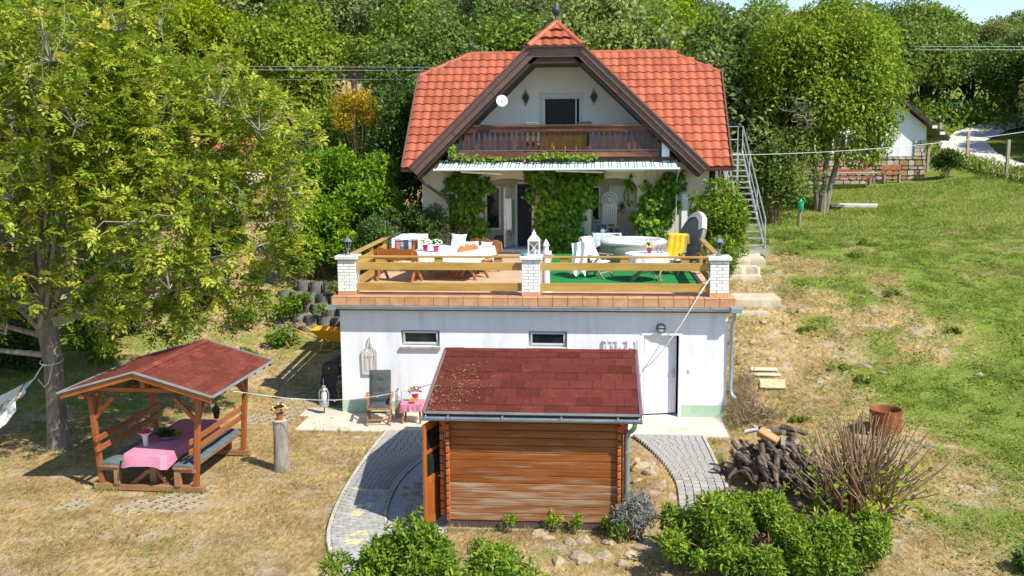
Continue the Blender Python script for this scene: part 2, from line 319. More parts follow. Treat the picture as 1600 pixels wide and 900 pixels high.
def link(name, me, parent=None, loc=None, rot=None, scale=None, world=True):
    o = bpy.data.objects.new(name, me); COL.objects.link(o)
    if parent is not None:
        o.parent = parent
        ORG[o.name] = ORG.get(parent.name, Vector((0, 0, 0)))
    if loc is not None:
        l = Vector(loc); o.location = l-ORG.get(parent.name, Vector((0, 0, 0))) if (parent is not None and world) else l
    if rot is not None: o.rotation_euler = rot
    if scale is not None: o.scale = scale
    return o
def tag(o, label, cat, group=None):
    o['label'] = label; o['category'] = cat
    if group: o['group'] = group
    return o
def thing(name, label, cat, loc=(0, 0, 0), rotz=0, group=None):
    o = bpy.data.objects.new(name, None); COL.objects.link(o); o.location = loc; o.rotation_euler = (0, 0, rotz); o.empty_display_size = .2
    ORG[o.name] = Vector(loc) if rotz == 0 else Vector((0, 0, 0))
    return tag(o, label, cat, group)
def struct(o): o['kind'] = 'structure'; return o
def stuff(o): o['kind'] = 'stuff'; return o
def dup(root, loc, rotz=0, label=None, group=None, scale=None):
    def cp(o, par):
        c = o.copy(); COL.objects.link(c); c.parent = par
        for ch in [x for x in COL.objects if x.parent == o]: cp(ch, c)
        return c
    c = cp(root, None); c.location = loc; c.rotation_euler = (0, 0, rotz)
    if scale: c.scale = scale
    if label: c['label'] = label
    if group: c['group'] = group
    return c
def np_mesh(name, V, F, mat, tint=None, smooth=False):
    V = np.ascontiguousarray(V, dtype=np.float32); F = np.ascontiguousarray(F, dtype=np.int32); k = F.shape[1]
    me = bpy.data.meshes.new(name); me.vertices.add(len(V)); me.vertices.foreach_set('co', V.ravel())
    me.loops.add(F.size); me.loops.foreach_set('vertex_index', F.ravel())
    me.polygons.add(len(F)); me.polygons.foreach_set('loop_start', np.arange(0, F.size, k, dtype=np.int32))
    if smooth: me.polygons.foreach_set('use_smooth', np.ones(len(F), dtype=bool))
    if tint is not None:
        a = me.attributes.new('tint', 'FLOAT', 'FACE'); a.data.foreach_set('value', np.ascontiguousarray(tint, dtype=np.float32))
    me.update(calc_edges=True); me.materials.append(MT[mat]); return me
def unit(a): return a/np.maximum(np.linalg.norm(a, axis=-1, keepdims=True), 1e-9)
def leaf_mesh(name, B, D, N, L, wr, T, mat, droop=.12, six=False):
    """one folded leaf per row: base B, axis D, face normal N, length L, width ratio wr, tint T"""
    D = unit(D); S = unit(np.cross(D, N)); N = np.cross(S, D); L = np.asarray(L)[:, None]
    n = len(B)
    if not six:
        V = np.stack([B, B+D*L*.48+S*L*wr*.5+N*L*.07, B+D*L-N*L*droop, B+D*L*.48-S*L*wr*.5+N*L*.07], 1).reshape(-1, 3)
        F = np.arange(n*4).reshape(n, 4); return np_mesh(name, V, F, mat, T)
    M1 = B+D*L*.45-N*L*.02
    V = np.stack([B, B+D*L*.30+S*L*wr*.46+N*L*.07, B+D*L*.68+S*L*wr*.36+N*L*.03, B+D*L-N*L*droop, B+D*L*.68-S*L*wr*.36+N*L*.03, B+D*L*.30-S*L*wr*.46+N*L*.07], 1).reshape(-1, 3)
    i = np.arange(n)[:, None]*6
    F = np.concatenate([i+np.array([[0, 1, 2, 3]]), i+np.array([[0, 3, 4, 5]])], 0)
    return np_mesh(name, V, F, mat, np.concatenate([T, T]))
def rdir(n, r=rng):
    return unit(r.normal(size=(n, 3)))
def vnoise(x, y, s=0):
    """smooth value noise, 0..1"""
    xi, yi = np.floor(x).astype(np.int64), np.floor(y).astype(np.int64); fx, fy = x-xi, y-yi
    fx, fy = fx*fx*(3-2*fx), fy*fy*(3-2*fy)
    def h(a, b):
        v = np.sin(a*127.1+b*311.7+s*74.7)*43758.5453; return v-np.floor(v)
    return (h(xi, yi)*(1-fx)+h(xi+1, yi)*fx)*(1-fy)+(h(xi, yi+1)*(1-fx)+h(xi+1, yi+1)*fx)*fy
def fbm(x, y, s=0, o=4):
    t, a, w = 0, .5, 0
    for i in range(o): t = t+a*vnoise(x*2**i, y*2**i, s+i); w += a; a *= .5
    return t/w
def sstep(a, b, x): t = np.clip((x-a)/(b-a), 0, 1); return t*t*(3-2*t)
# ---------------------------------------------------------------- ground
HX = np.array([-60, -30, -8, -2, 9.35, 10.2, 13, 18, 26, 60, 120.])
HY = np.array([-30, -14, -6, -2, 0, 1.5, 4.6, 5.7, 7.6, 10, 15, 20, 26, 40, 60, 90, 140, 320.])
HZ = np.array([
 [-.2, -.2, -.3, -.3, -.3, -.3, -.4, -.4, -.4, -.3, 0], [0, 0, -.1, -.05, -.05, -.05, -.15, -.2, -.2, 0, .5], [.4, .2, 0, 0, 0, 0, 0, 0, .2, 1, 2],
 [.9, .6, .05, 0, -.02, .02, .2, .35, .7, 2, 3], [1.2, .9, .2, .0, -.02, .30, .5, .65, 1.1, 2.6, 4], [1.5, 1.2, .4, .12, .3, .72, .9, 1.0, 1.5, 3, 4.5],
 [2.1, 1.9, 1.0, .65, 1.4, 2.1, 2.0, 2.0, 2.4, 4, 5], [2.3, 2.1, 1.3, .85, 1.9, 2.45, 2.3, 2.25, 2.6, 4.2, 5.3], [2.7, 2.5, 1.9, 2.05, 2.5, 2.85, 2.7, 2.65, 3.0, 4.6, 6], [3.2, 3.0, 2.6, 2.8, 2.9, 3.02, 3.0, 3.0, 3.4, 5, 7],
 [3.9, 3.7, 3.55, 3.5, 3.4, 3.4, 3.35, 3.4, 3.95, 5.5, 8], [4.5, 4.3, 4.0, 4.0, 3.8, 3.8, 3.6, 3.62, 4.5, 6, 9], [5.2, 5, 4.6, 4.6, 4.5, 4.5, 4.35, 4.45, 5.05, 6.5, 10],
 [7.5, 7, 6.5, 6.5, 6.4, 6.4, 6.2, 6.1, 6.2, 7.4, 11], [12, 11, 10.5, 10, 9.6, 9.6, 9.2, 8.7, 8.2, 8.6, 12], [19, 18, 17, 16.5, 16, 16, 15.5, 14.5, 13, 12.5, 14],
 [30, 29, 28, 27, 26, 26, 25, 24, 22, 20, 20], [50, 50, 50, 50, 48, 48, 46, 44, 42, 40, 40]])
def hz(x, y):
    x = np.asarray(x, float); y = np.asarray(y, float)
    xc = np.clip(x, HX[0], HX[-1]-1e-6); yc = np.clip(y, HY[0], HY[-1]-1e-6)
    i = np.clip(np.searchsorted(HX, xc, 'right')-1, 0, len(HX)-2); j = np.clip(np.searchsorted(HY, yc, 'right')-1, 0, len(HY)-2)
    fx = (xc-HX[i])/(HX[i+1]-HX[i]); fy = (yc-HY[j])/(HY[j+1]-HY[j])
    fx = fx*.5+.5*fx*fx*(3-2*fx); fy = fy*.6+.4*fy*fy*(3-2*fy)
    z = (HZ[j, i]*(1-fx)+HZ[j, i+1]*fx)*(1-fy)+(HZ[j+1, i]*(1-fx)+HZ[j+1, i+1]*fx)*fy
    rough = np.clip((np.abs(x-4.5)-5.6)/3, 0, 1)*np.clip((y+30)/10, 0, 1)
    flat = (1-sstep(-1.2, .5, y))*(1-sstep(8.8, 11, x))
    rough = rough*(1-.85*flat)
    z = z+rough*((fbm(x*.55, y*.55, 3)-.5)*.28+(fbm(x*2.2, y*2.2, 9, 2)-.5)*.06)
    bed = np.exp(-((x-5.6)/2.6)**2-((y+8.6)/.85)**2)*.16+np.exp(-((x-7.35)/.33)**2-((y+5.2)/1.6)**2)*.22
    return z+bed
def h1(x, y): return float(hz(x, y))
def inside(x, y): return ((x > .15) & (x < 9.35) & (y > .2) & (y < 9.9))
def hterr(x, y):
    z = hz(x, y)
    z = np.where(inside(x, y), np.minimum(z, -.15), z)
    return np.where((x > .5) & (x < 9.9) & (y >= 9.9) & (y < 17.4), np.minimum(z, 2.7), z)
def green(x, y):
    """share of living grass in the ground cover (the rest is dry straw and bare soil)"""
    g = .12+0*x
    right = sstep(9.2, 13.0, x+.15*np.clip(y, -6, 8))
    g = g+right*(.33+.30*sstep(9, 24, y)+.20*sstep(12.5, 16.5, x+.12*y))
    g = g+sstep(-4.2, -6.5, x)*.28*(1-sstep(4, 9, y))*sstep(-6.5, -3.5, y)
    g = g+(1-sstep(-3, 0, x))*sstep(-3.5, -1.0, y)*.20*(1-sstep(8, 12, y))
    g = g-np.exp(-((x-11.0)/1.3)**2)*sstep(-3, 1, y)*(1-sstep(9, 11, y))*.06
    return np.clip(g+(fbm(x*.8, y*.8, 21)-.5)*.95, 0, 1)
def make_ground():
    xl = np.concatenate([np.linspace(-220, -45, 12), np.linspace(-42, -12, 28), np.arange(-11.7, 28, .3), np.linspace(28.5, 70, 34), np.linspace(78, 260, 12)])
    yl = np.concatenate([np.linspace(-80, -16, 12), np.arange(-14, 32, .3), np.linspace(32.5, 100, 46), np.linspace(105, 400, 24)])
    X, Y = np.meshgrid(xl, yl); Z = hterr(X, Y); V = np.stack([X, Y, Z], -1).reshape(-1, 3); nx = len(xl)
    i, j = np.meshgrid(np.arange(nx-1), np.arange(len(yl)-1)); a = (j*nx+i).ravel(); F = np.stack([a, a+1, a+nx+1, a+nx], 1)
    m = bpy.data.materials.new('ground_cover'); m.use_nodes = True; nt = m.node_tree; L = nt.links.new; b = nt.nodes['Principled BSDF']; b.inputs['Roughness'].default_value = 1; b.inputs['Specular IOR Level'].default_value = .1
    tc = _n(nt, 'ShaderNodeTexCoord'); at = _n(nt, 'ShaderNodeAttribute', attribute_name='green')
    def noise(s, d=6, st=None):
        n = _n(nt, 'ShaderNodeTexNoise'); n.inputs['Scale'].default_value = s; n.inputs['Detail'].default_value = d; n.inputs['Roughness'].default_value = .65
        if st:
            mp = _n(nt, 'ShaderNodeMapping'); mp.inputs['Scale'].default_value = st; mp.inputs['Rotation'].default_value = (0, 0, .5); L(tc.outputs['Object'], mp.inputs[0]); L(mp.outputs[0], n.inputs['Vector'])
        else: L(tc.outputs['Object'], n.inputs['Vector'])
        return n.outputs[0]
    def ramp(src, stops):
        r = _n(nt, 'ShaderNodeValToRGB'); e = r.color_ramp.elements; e[0].position, e[0].color = stops[0][0], (*stops[0][1], 1); e[1].position, e[1].color = stops[1][0], (*stops[1][1], 1)
        for p, c in stops[2:]:
            q = e.new(p); q.color = (*c, 1)
        L(src, r.inputs[0]); return r.outputs[0]
    straw = ramp(noise(14, 8, (1, .35, 1)), [(.28, (.16, .105, .05)), (.44, (.34, .235, .10)), (.6, (.50, .37, .175)), (.74, (.60, .48, .27))])
    soil = ramp(noise(5), [(.3, (.34, .245, .155)), (.6, (.54, .435, .31))])
    gr = ramp(noise(18, 9), [(.26, (.075, .095, .018)), (.45, (.145, .205, .027)), (.58, (.225, .275, .048)), (.7, (.36, .32, .13))])
    so = _n(nt, 'ShaderNodeMapRange'); so.inputs[1].default_value = .52; so.inputs[2].default_value = .66; L(noise(1.3, 8), so.inputs[0])
    m0 = _n(nt, 'ShaderNodeMix', data_type='RGBA', blend_type='MULTIPLY'); m0.inputs[0].default_value = 1; L(straw, m0.inputs[6]); L(ramp(noise(.9, 5), [(.32, (.62, .58, .52)), (.62, (1.12, 1.1, 1.05))]), m0.inputs[7])
    m1 = _n(nt, 'ShaderNodeMix', data_type='RGBA'); L(so.outputs[0], m1.inputs[0]); L(m0.outputs[2], m1.inputs[6]); L(soil, m1.inputs[7])
    ad = _n(nt, 'ShaderNodeMath', operation='MULTIPLY_ADD'); ad.inputs[1].default_value = .75; L(noise(3.4, 9), ad.inputs[0]); a2 = _n(nt, 'ShaderNodeMath', operation='MULTIPLY_ADD'); a2.inputs[1].default_value = .75; L(noise(10, 6), a2.inputs[0]); L(at.outputs['Fac'], a2.inputs[2]); L(a2.outputs[0], ad.inputs[2])
    gm = _n(nt, 'ShaderNodeMapRange'); gm.inputs[1].default_value = 1.14; gm.inputs[2].default_value = 1.36; L(ad.outputs[0], gm.inputs[0])
    m2 = _n(nt, 'ShaderNodeMix', data_type='RGBA'); L(gm.outputs[0], m2.inputs[0]); L(m1.outputs[2], m2.inputs[6]); L(gr, m2.inputs[7]); L(m2.outputs[2], b.inputs['Base Color'])
    bp = _n(nt, 'ShaderNodeBump'); bp.inputs['Strength'].default_value = .8; bp.inputs['Distance'].default_value = .06; L(noise(26, 8), bp.inputs['Height']); L(bp.outputs[0], b.inputs['Normal'])
    MT['ground_cover'] = m
    me = np_mesh('ground', V, F, 'ground_cover', smooth=True)
    a = me.attributes.new('green', 'FLOAT', 'POINT'); a.data.foreach_set('value', green(X, Y).ravel().astype(np.float32))
    struct(link('ground', me))
make_ground()

# grass and straw, as many small blades
def blades(name, n, box, dens, mat, h, tint0, seed, lean=.6, hide=None):
    r = np.random.default_rng(seed)
    x = r.uniform(box[0], box[1], n); y = r.uniform(box[2], box[3], n)
    k = r.uniform(size=n) < dens(x, y); x, y = x[k], y[k]
    k = ~((x > -.1) & (x < 9.6) & (y > -.1) & (y < 18)) & ~((x > -.85) & (x < 9.3) & (y > -1.7) & (y < .1)) & ~((x > 3.5) & (x < 7) & (y > -7.5) & (y < -2))
    k &= ~((x > 1.35) & (x < 3.7) & (y > -9.5) & (y < -1.5)) & ~((x > 7.3) & (x < 8.85) & (y > -5.8) & (y < -1.5))
    if hide is not None: k &= ~hide(x, y)
    x, y = x[k], y[k]; n = len(x); z = hz(x, y)-.01; a = r.uniform(0, 2*np.pi, n); w = r.uniform(.3, .6, n)*.018*(h/.07); H = h*r.uniform(.5, 1.4, n)
    P = np.stack([x, y, z], 1); S = np.stack([np.cos(a), np.sin(a), 0*a], 1); d = r.normal(size=(n, 2))*lean
    T = P+np.stack([d[:, 0]*H, d[:, 1]*H, H*.8], 1)
    V = np.stack([P-S*w[:, None], P+S*w[:, None], T], 1).reshape(-1, 3)
    me = np_mesh(name, V, np.arange(n*3).reshape(n, 3), mat, np.clip(tint0+r.normal(size=n)*.28+(fbm(x*.75, y*.75, 41)-.5)*1.1, 0, 1)); return stuff(link(name, me))
pat = lambda x, y, s, f=.9: fbm(x*f, y*f, s)
dry = blades('dry_grass', 210000, (-12, 9.5, -11.5, 2.5), lambda x, y: np.clip((1-green(x, y))*sstep(.34, .55, pat(x, y, 5, 1.1)), .05, 1), 'straw', .06, .5, 1, 1.0)
tag(dry, 'dry straw-coloured grass of the trodden yard', 'grass')
gl = blades('sparse_green_grass', 120000, (-13, 9.5, -11.5, 10), lambda x, y: np.clip((green(x, y)-.16)*1.2, 0, 1)*sstep(.42, .62, pat(x, y, 31, 1.6)), 'grass_green', .075, .5, 2, .8)
tag(gl, 'thin green grass in patches between the walnut tree and the yard', 'grass')
gr = blades('lawn_grass', 420000, (9.3, 24, -11, 14), lambda x, y: np.clip(green(x, y)*1.1, .0, 1)*sstep(.40, .58, pat(x, y, 31, 3.0)), 'grass_green', .085, .5, 3, .9)
tag(gr, 'patchy green grass of the sloping lawn', 'grass')
gs = blades('lawn_straw', 120000, (9.3, 24, -11, 14), lambda x, y: np.clip(.8-green(x, y), .05, 1), 'straw', .07, .45, 4, 1.2)
tag(gs, 'dry straw among the grass of the sloping lawn', 'grass')
gf = blades('meadow_grass', 170000, (9.8, 36, 12, 44), lambda x, y: np.clip(green(x, y)*1.2, 0, 1), 'grass_green', .14, .62, 5, .8, hide=lambda x, y: ((x > 15) & (x < 24) & (y > 25)))
tag(gf, 'sunlit green grass in front of the stone shed', 'grass')

def ground_leaves():
    r = np.random.default_rng(77); n = 90000; x = r.uniform(9.6, 24, n); y = r.uniform(-10.5, 13, n); k = r.uniform(size=n) < np.clip(green(x, y)*1.2, .02, 1)*sstep(.44, .6, fbm(x*2.2, y*2.2, 61)); x, y = x[k], y[k]; n = len(x)
    B = np.stack([x, y, hz(x, y)+r.uniform(.005, .06, n)], 1); D = rdir(n, r)*(1, 1, .35); N = rdir(n, r)*.45+np.array([0, 0, 1.]); T = np.clip(.4+r.normal(size=n)*.2+(fbm(x*1.9, y*1.9, 13)-.5)*.7, 0, 1)
    tag(stuff(link('ground_leaves', leaf_mesh('ground_leaves', B, D, N, r.uniform(.04, .10, n), .5, T, 'bush'))), 'low broad-leaved weeds growing in the sloping lawn', 'weeds')
    n = 26000; x = r.uniform(-12, 1.4, n); y = r.uniform(-11, 7, n); k = r.uniform(size=n) < sstep(.52, .66, fbm(x*1.1, y*1.1, 66))*np.where(x < -3.8, .9, .35); x, y = x[k], y[k]; n = len(x)
    B = np.stack([x, y, hz(x, y)+r.uniform(.005, .05, n)], 1); tag(stuff(link('ground_leaves', leaf_mesh('ground_leaves', B, rdir(n, r)*(1, 1, .35), rdir(n, r)*.45+np.array([0, 0, 1.]), r.uniform(.03, .08, n), .5, np.clip(.5+r.normal(size=n)*.25, 0, 1), 'bush'))), 'scattered low weeds in the dry yard around the picnic shelter', 'weeds')
ground_leaves()
def edge_tufts():
    r = np.random.default_rng(88); segs = [((-.8, -1.68), (1.4, -1.68)), ((8.95, -1.66), (8.95, -5.0)), ((1.38, -1.9), (1.42, -5.2)), ((1.44, -5.2), (1.75, -8.2)), ((1.75, -8.2), (2.3, -9.4)), ((-3.45, -5.98), (-1.15, -6.02)), ((-3.5, -3.5), (-1.15, -3.4)), ((-.35, -4.35), (.05, -4.72)), ((9.5, -.1), (9.6, -1.7)), ((12.35, -2.1), (13.1, -1.9)), ((-.12, .8), (-.12, 5.5)), ((-5.95, -3.6), (-5.3, -3.6)), ((6.95, -7.3), (6.95, -4.5)), ((3.7, -7.55), (6.9, -7.55)), ((9.7, .2), (9.75, 3.5))]
    V = []; Tn = []
    for a, b in segs:
        L_ = math.hypot(b[0]-a[0], b[1]-a[1]); n = int(90*L_); t = r.uniform(0, 1, n); k = fbm(t*L_*1.6+a[0]*3, t*0+a[1], 5, 2) > .42; t = t[k]; n = len(t); x = a[0]+(b[0]-a[0])*t+r.normal(size=n)*.05; y = a[1]+(b[1]-a[1])*t+r.normal(size=n)*.05
        z = hz(x, y)-.01; H_ = r.uniform(.06, .19, n); an = r.uniform(0, 6.28, n); S = np.stack([np.cos(an), np.sin(an), 0*an], 1)*.008; P0 = np.stack([x, y, z], 1); V.append(np.stack([P0-S, P0+S, P0+np.stack([r.normal(size=n)*.5*H_, r.normal(size=n)*.5*H_, H_], 1)], 1).reshape(-1, 3)); Tn.append(np.clip(r.normal(.62, .25, n), 0, 1))
    V = np.concatenate(V); me = np_mesh('edge_grass', V, np.arange(len(V)).reshape(-1, 3), 'grass_green', np.concatenate(Tn)); tag(stuff(link('edge_grass', me)), 'longer grass tufts along the kerbs, posts and walls of the yard', 'grass')
edge_tufts()
# far road
def road():
    c = [(30, 14), (27.5, 19.5), (25.95, 24.5), (25.9, 29), (26.6, 34), (28.2, 40), (32, 47), (40, 55)]
    mb = MB(); pts = []
    for i in range(len(c)-1):
        for t in np.linspace(0, 1, 16)[:-1]: pts.append((c[i][0]+(c[i+1][0]-c[i][0])*t, c[i][1]+(c[i+1][1]-c[i][1])*t))
    vs = []; fs = []
    for i, p in enumerate(pts):
        a = pts[max(0, i-1)]; b = pts[min(len(pts)-1, i+1)]; d = Vector((b[0]-a[0], b[1]-a[1])).normalized(); nrm = Vector((-d.y, d.x))
        for k in range(9):
            o = (k-4)*.33; x, y = p[0]+nrm.x*o, p[1]+nrm.y*o; vs.append((x, y, h1(x, y)+.16))
    for i in range(len(pts)-1):
        for k in range(8): fs.append((i*9+k, (i+1)*9+k, (i+1)*9+k+1, i*9+k+1))
    mb.add(vs, [f[::-1] for f in fs]); struct(mb.build('road', 'gravel_road', smooth=True))
road()

# concrete patio, paved paths with kerbs
pt = struct(MB().box(-.75, 9.35, -1.62, .02, -.1, .03, .01).build('patio', 'concrete'))
struct(MB().box(-1.0, .05, -.4, 1.0, -.1, .026, .01).build('patio_corner', 'concrete'))
def path_edges():
    out = [(1.52, -1.66), (1.47, -3.2), (1.48, -4.6), (1.52, -5.7), (1.62, -6.9), (1.80, -8.0), (2.12, -8.9), (2.6, -9.7)]
    inn = [(3.5, -1.66), (3.0, -2.9), (2.62, -3.7), (2.42, -4.7), (2.38, -5.6), (2.45, -6.7), (2.66, -7.6), (3.1, -8.5)]
    return out, inn
def interp(poly, t):
    t = min(max(t, 0), 1)*(len(poly)-1); i = min(int(t), len(poly)-2); f = t-i
    def g(k): return Vector(poly[max(0, min(len(poly)-1, k))])
    a, b, c, d = g(i-1), g(i), g(i+1), g(i+2)
    return .5*((2*b)+(c-a)*f+(2*a-5*b+4*c-d)*f*f+(-a+3*b-3*c+d)*f**3)
paver_me = {k: MB().obox((0, 0, .015), (1, 1, .07), None, .04).mesh('paver', m) for k, m in (('g', 'paver'), ('c', 'paver_cream'))}
def paved(name, out, inn, rows, cols, cream, n_obj):
    bed = MB(); vs = []; N = 40
    for i in range(N+1):
        t = i/N
        for k in range(5): p = interp(out, t).lerp(interp(inn, t), k/4); vs.append((p.x, p.y, .022))
    fs = [(i*5+k, i*5+k+1, (i+1)*5+k+1, (i+1)*5+k) for i in range(N) for k in range(4)]
    bed.add(vs, [f[::-1] for f in fs]); root = struct(bed.build(name, 'paver_bed'))
    rest = MB(); cnt = 0
    items = []
    for i in range(rows):
        t = (i+.5)/rows; a, b = interp(out, t), interp(inn, t); a2, b2 = interp(out, t+.5/rows), interp(inn, t+.5/rows); a1, b1 = interp(out, t-.5/rows), interp(inn, t-.5/rows)
        nc = max(3, round((b-a).length/.152))
        for k in range(nc):
            u = (k+.5)/nc; p = a.lerp(b, u); l = (a2.lerp(b2, u)-a1.lerp(b1, u)).length; w = (b-a).length/nc
            d = (b-a); ang = math.atan2(d.y, d.x); items.append((p, w-.012, l-.012, ang, cream(i, k, nc)))
    items.sort(key=lambda q: q[0].y)
    for q, (p, w, l, ang, cr) in enumerate(items):
        if q < n_obj:
            o = link('paver', paver_me['c' if cr else 'g'], root, (p.x, p.y, .022+random.uniform(-.004, .006)), (random.uniform(-.02, .02), random.uniform(-.02, .02), ang+random.uniform(-.02, .02)), (w, l, 1))
        else: rest.obox((p.x, p.y, .037), (w, l, .07), Matrix.Rotation(ang, 3, 'Z'), .006)
    if rest.v: stuff(rest.build('paving_rest', 'paver', root))
    return root
def cream_l(i, k, nc):
    j = i % 9; m = nc//2-1
    return (j in (3, 6) and k in (m, m+1)) or (j in (4, 5) and k in (m-1, m+2)) or (j == 5 and k == m)
o_, i_ = path_edges()
paved('paved_path', o_, i_, 50, 6, cream_l, 235)
ro = [(8.70, -1.66), (8.74, -2.6), (8.78, -3.8), (8.82, -5.0), (8.7, -6.4)]; ri = [(7.15, -1.66), (7.45, -2.5), (7.72, -3.6), (7.9, -4.9), (7.85, -6.4)]
paved('paved_path_beside_woodpile', ri, ro, 29, 8, lambda i, k, n: False, 60)
def kerb_line(poly, n, w=.07, h=.09, off=0):
    for i in range(n):
        a, b = interp(poly, i/n), interp(poly, (i+1)/n); d = (b-a).normalized(); nn = Vector((-d.y, d.x))*off
        a, b = a+d*.006+nn, b-d*.006+nn
        yield MB().bar((a.x, a.y, .03), (b.x, b.y, .03), w, h, .01)
kr = struct(MB().box(1.40, 1.47, -1.69, -1.64, -.05, .07).build('kerb', 'kerb'))
for mb in kerb_line([(x-.05, y) for x, y in o_], 16): mb.build('kerb_stone', 'kerb', kr)
for mb in kerb_line([(x+.04, y) for x, y in i_[2:]], 10, .05, .08): mb.build('kerb_stone', 'kerb', kr)
for mb in kerb_line([(x+.05, y) for x, y in ro], 8): mb.build('kerb_stone', 'kerb', kr)
# crazy paving by the cabin door
ap = [(p.x, p.y) for p in [interp(i_, .28+.72*k/12) for k in range(13)]]
apx = [(x+.08, y) for x, y in ap]+[(3.75, -8.5), (3.75, -3.3)]
apron = struct(MB().prismz(apx[::-1], -.1, .028).build('stone_apron', 'flag_mortar'))
fl = 0
for gy in np.arange(-8.3, -3.4, .24):
    for gx in np.arange(2.5, 3.7, .24):
        x, y = gx+random.uniform(-.06, .06)+(.12 if int(gy*100) % 2 else 0), gy+random.uniform(-.06, .06)
        xe = min((abs(q[1]-y), q[0]) for q in ap)[1]
        if x < xe+.24 or x > 3.62: continue
        n = random.choice((5, 6, 7)); rr = random.uniform(.075, .125); a0 = random.uniform(0, 6)
        poly = [(rr*random.uniform(.75, 1.15)*math.cos(a0+2*math.pi*k/n), rr*random.uniform(.75, 1.1)*math.sin(a0+2*math.pi*k/n)) for k in range(n)]
        MB().prismz([(x+a, y+b) for a, b in poly], 0, .036+random.uniform(0, .006)).build('flagstone', 'flag' if random.random() < .72 else 'flag_mortar', apron); fl += 1
# open-cell turf pavers left of the building
def turf():
    mb = MB()
    def cell(x, y):
        z = h1(x, y)+.002
        for a, b, c, d in ((x, y, .30, .05), (x, y+.15, .30, .05)): mb.obox((a, b, z), (c, d, .035), Matrix.Rotation(.5, 3, 'Z'))
        mb.obox((x-.05, y+.07, z), (.05, .15, .035), Matrix.Rotation(.1, 3, 'Z')); mb.obox((x+.1, y+.07, z), (.05, .15, .035), Matrix.Rotation(-.1, 3, 'Z'))
    for y in np.arange(-7.2, 7, .29):
        for x in np.arange(-4.5, -.1, .29):
            inz = (-2.6-.14*y < x < -.15 and y > -1.2) or (-3.9 < x < -1.2 and -7.0 < y < -5.5)
            if inz and vnoise(np.array(x*1.3), np.array(y*1.3), 4) > (.47 if y > -2.5 else .56): cell(x+(.14 if round(y/.29) % 2 else 0), y)
    o = stuff(mb.build('turf_paving', 'turfpaver')); tag(o, 'open-cell concrete turf pavers beside the white building', 'paving')
turf()
# ---------------------------------------------------------------- the house
HF = 3.05
H = thing('house', 'cream house with orange tiled roof, brown front gable and vine-covered arches', 'house', (5.2, 13.5, 3.0))
CL = lambda z: .24+(z-5.87)/.9715          # outer line of the front gable, left and right
CR = lambda z: 9.81-(z-5.85)/.9597
TAN = math.tan(R_(42)); EY, EZ = 9.2, 5.80
def arcade():
    mb = MB(); y0, y1 = 9.8, 10.1
    for a, b in ((.42, 2.5), (4.12, 6.12), (7.62, 9.98)): mb.box(a, b, y0, y1, 2.7, 5.95)
    for a, b in ((2.5, 4.12), (6.12, 7.62)):
        arc = [(a+(b-a)*t, 5.16+.28*math.sqrt(max(0, 1-(2*t-1)**2))) for t in np.linspace(0, 1, 13)]
        mb.prism([(p, q) for p, q in arc[::-1]][::-1]+[(b, 5.95), (a, 5.95)], y0, y1)
    mb.build('front_wall', 'stucco_cream', H)
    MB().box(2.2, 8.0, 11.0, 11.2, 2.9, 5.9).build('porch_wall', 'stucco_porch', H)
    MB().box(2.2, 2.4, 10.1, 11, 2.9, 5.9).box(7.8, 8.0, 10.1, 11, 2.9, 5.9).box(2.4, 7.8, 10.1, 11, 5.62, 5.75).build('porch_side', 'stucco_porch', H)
    s = MB(); s.prismx([(10.1, 2.7), (17.6, 2.7), (17.6, 5.9), (15.6, 7.8), (13.66, 9.0), (11.7, 7.8), (10.1, 6.2)], .42, .7); s.prismx([(10.1, 2.7), (17.6, 2.7), (17.6, 5.9), (15.6, 7.8), (13.66, 9.0), (11.7, 7.8), (10.1, 6.2)], 9.7, 9.98)
    s.box(.7, 9.7, 17.3, 17.6, 2.7, 5.9); s.build('side_wall', 'stucco_cream', H)
    MB().box(.9, 9.5, 9.72, 11.05, 2.75, HF, .01).build('porch_floor', 'cap_stone', H)
arcade()
# gable wall above the balcony
def gable_wall():
    y0, y1 = 10.7, 10.9; zt = 9.3
    L, Rr = lambda z: CL(z)+.62, lambda z: CR(z)-.62; zq, zp = 5.87+.9715*(4.37-.86), 5.85+.9597*(9.19-5.79)
    mb = MB()
    mb.prism([(L(6.0), 6.0), (4.37, 6.0), (4.37, zq)], y0, y1)
    mb.prism([(5.79, 6.0), (Rr(6.0), 6.0), (5.79, zp)], y0, y1)
    mb.box(4.37, 5.79, y0, y1, 8.25, zt); mb.build('gable_wall', 'stucco_gable', H)
    MB().box(4.3, 5.86, 10.9, 12.3, 6.1, 8.4).build('room_interior', 'dark', H)
    d = MB(); d.box(4.37, 4.47, 10.66, 10.8, 6.2, 8.1); d.box(5.69, 5.79, 10.66, 10.8, 6.2, 8.1); d.box(4.37, 5.79, 10.65, 10.8, 8.07, 8.27, .01); w = d.build('balcony_door', 'grey_frame', H)
    MB().box(4.47, 4.53, 10.72, 10.76, 6.2, 8.07).build('door_sash', 'white_paint', w); MB().box(5.56, 5.60, 10.72, 10.76, 6.2, 8.07).build('door_sash', 'white_paint', w)
    MB().box(4.53, 5.56, 10.82, 10.83, 6.2, 8.07).build('pane', 'dark', w)
    MB().box(1.45, 8.75, 8.98, 10.7, 6.02, 6.14).build('balcony_floor', 'soffit', H)
    MB().box(8.38, 8.62, 9.02, 10.7, 6.0, 6.80).build('balcony_cheek', 'stucco_gable', H)
    MB().box(1.40, 1.62, 9.25, 10.7, 6.0, 6.6).build('balcony_cheek', 'stucco_gable', H)
gable_wall()
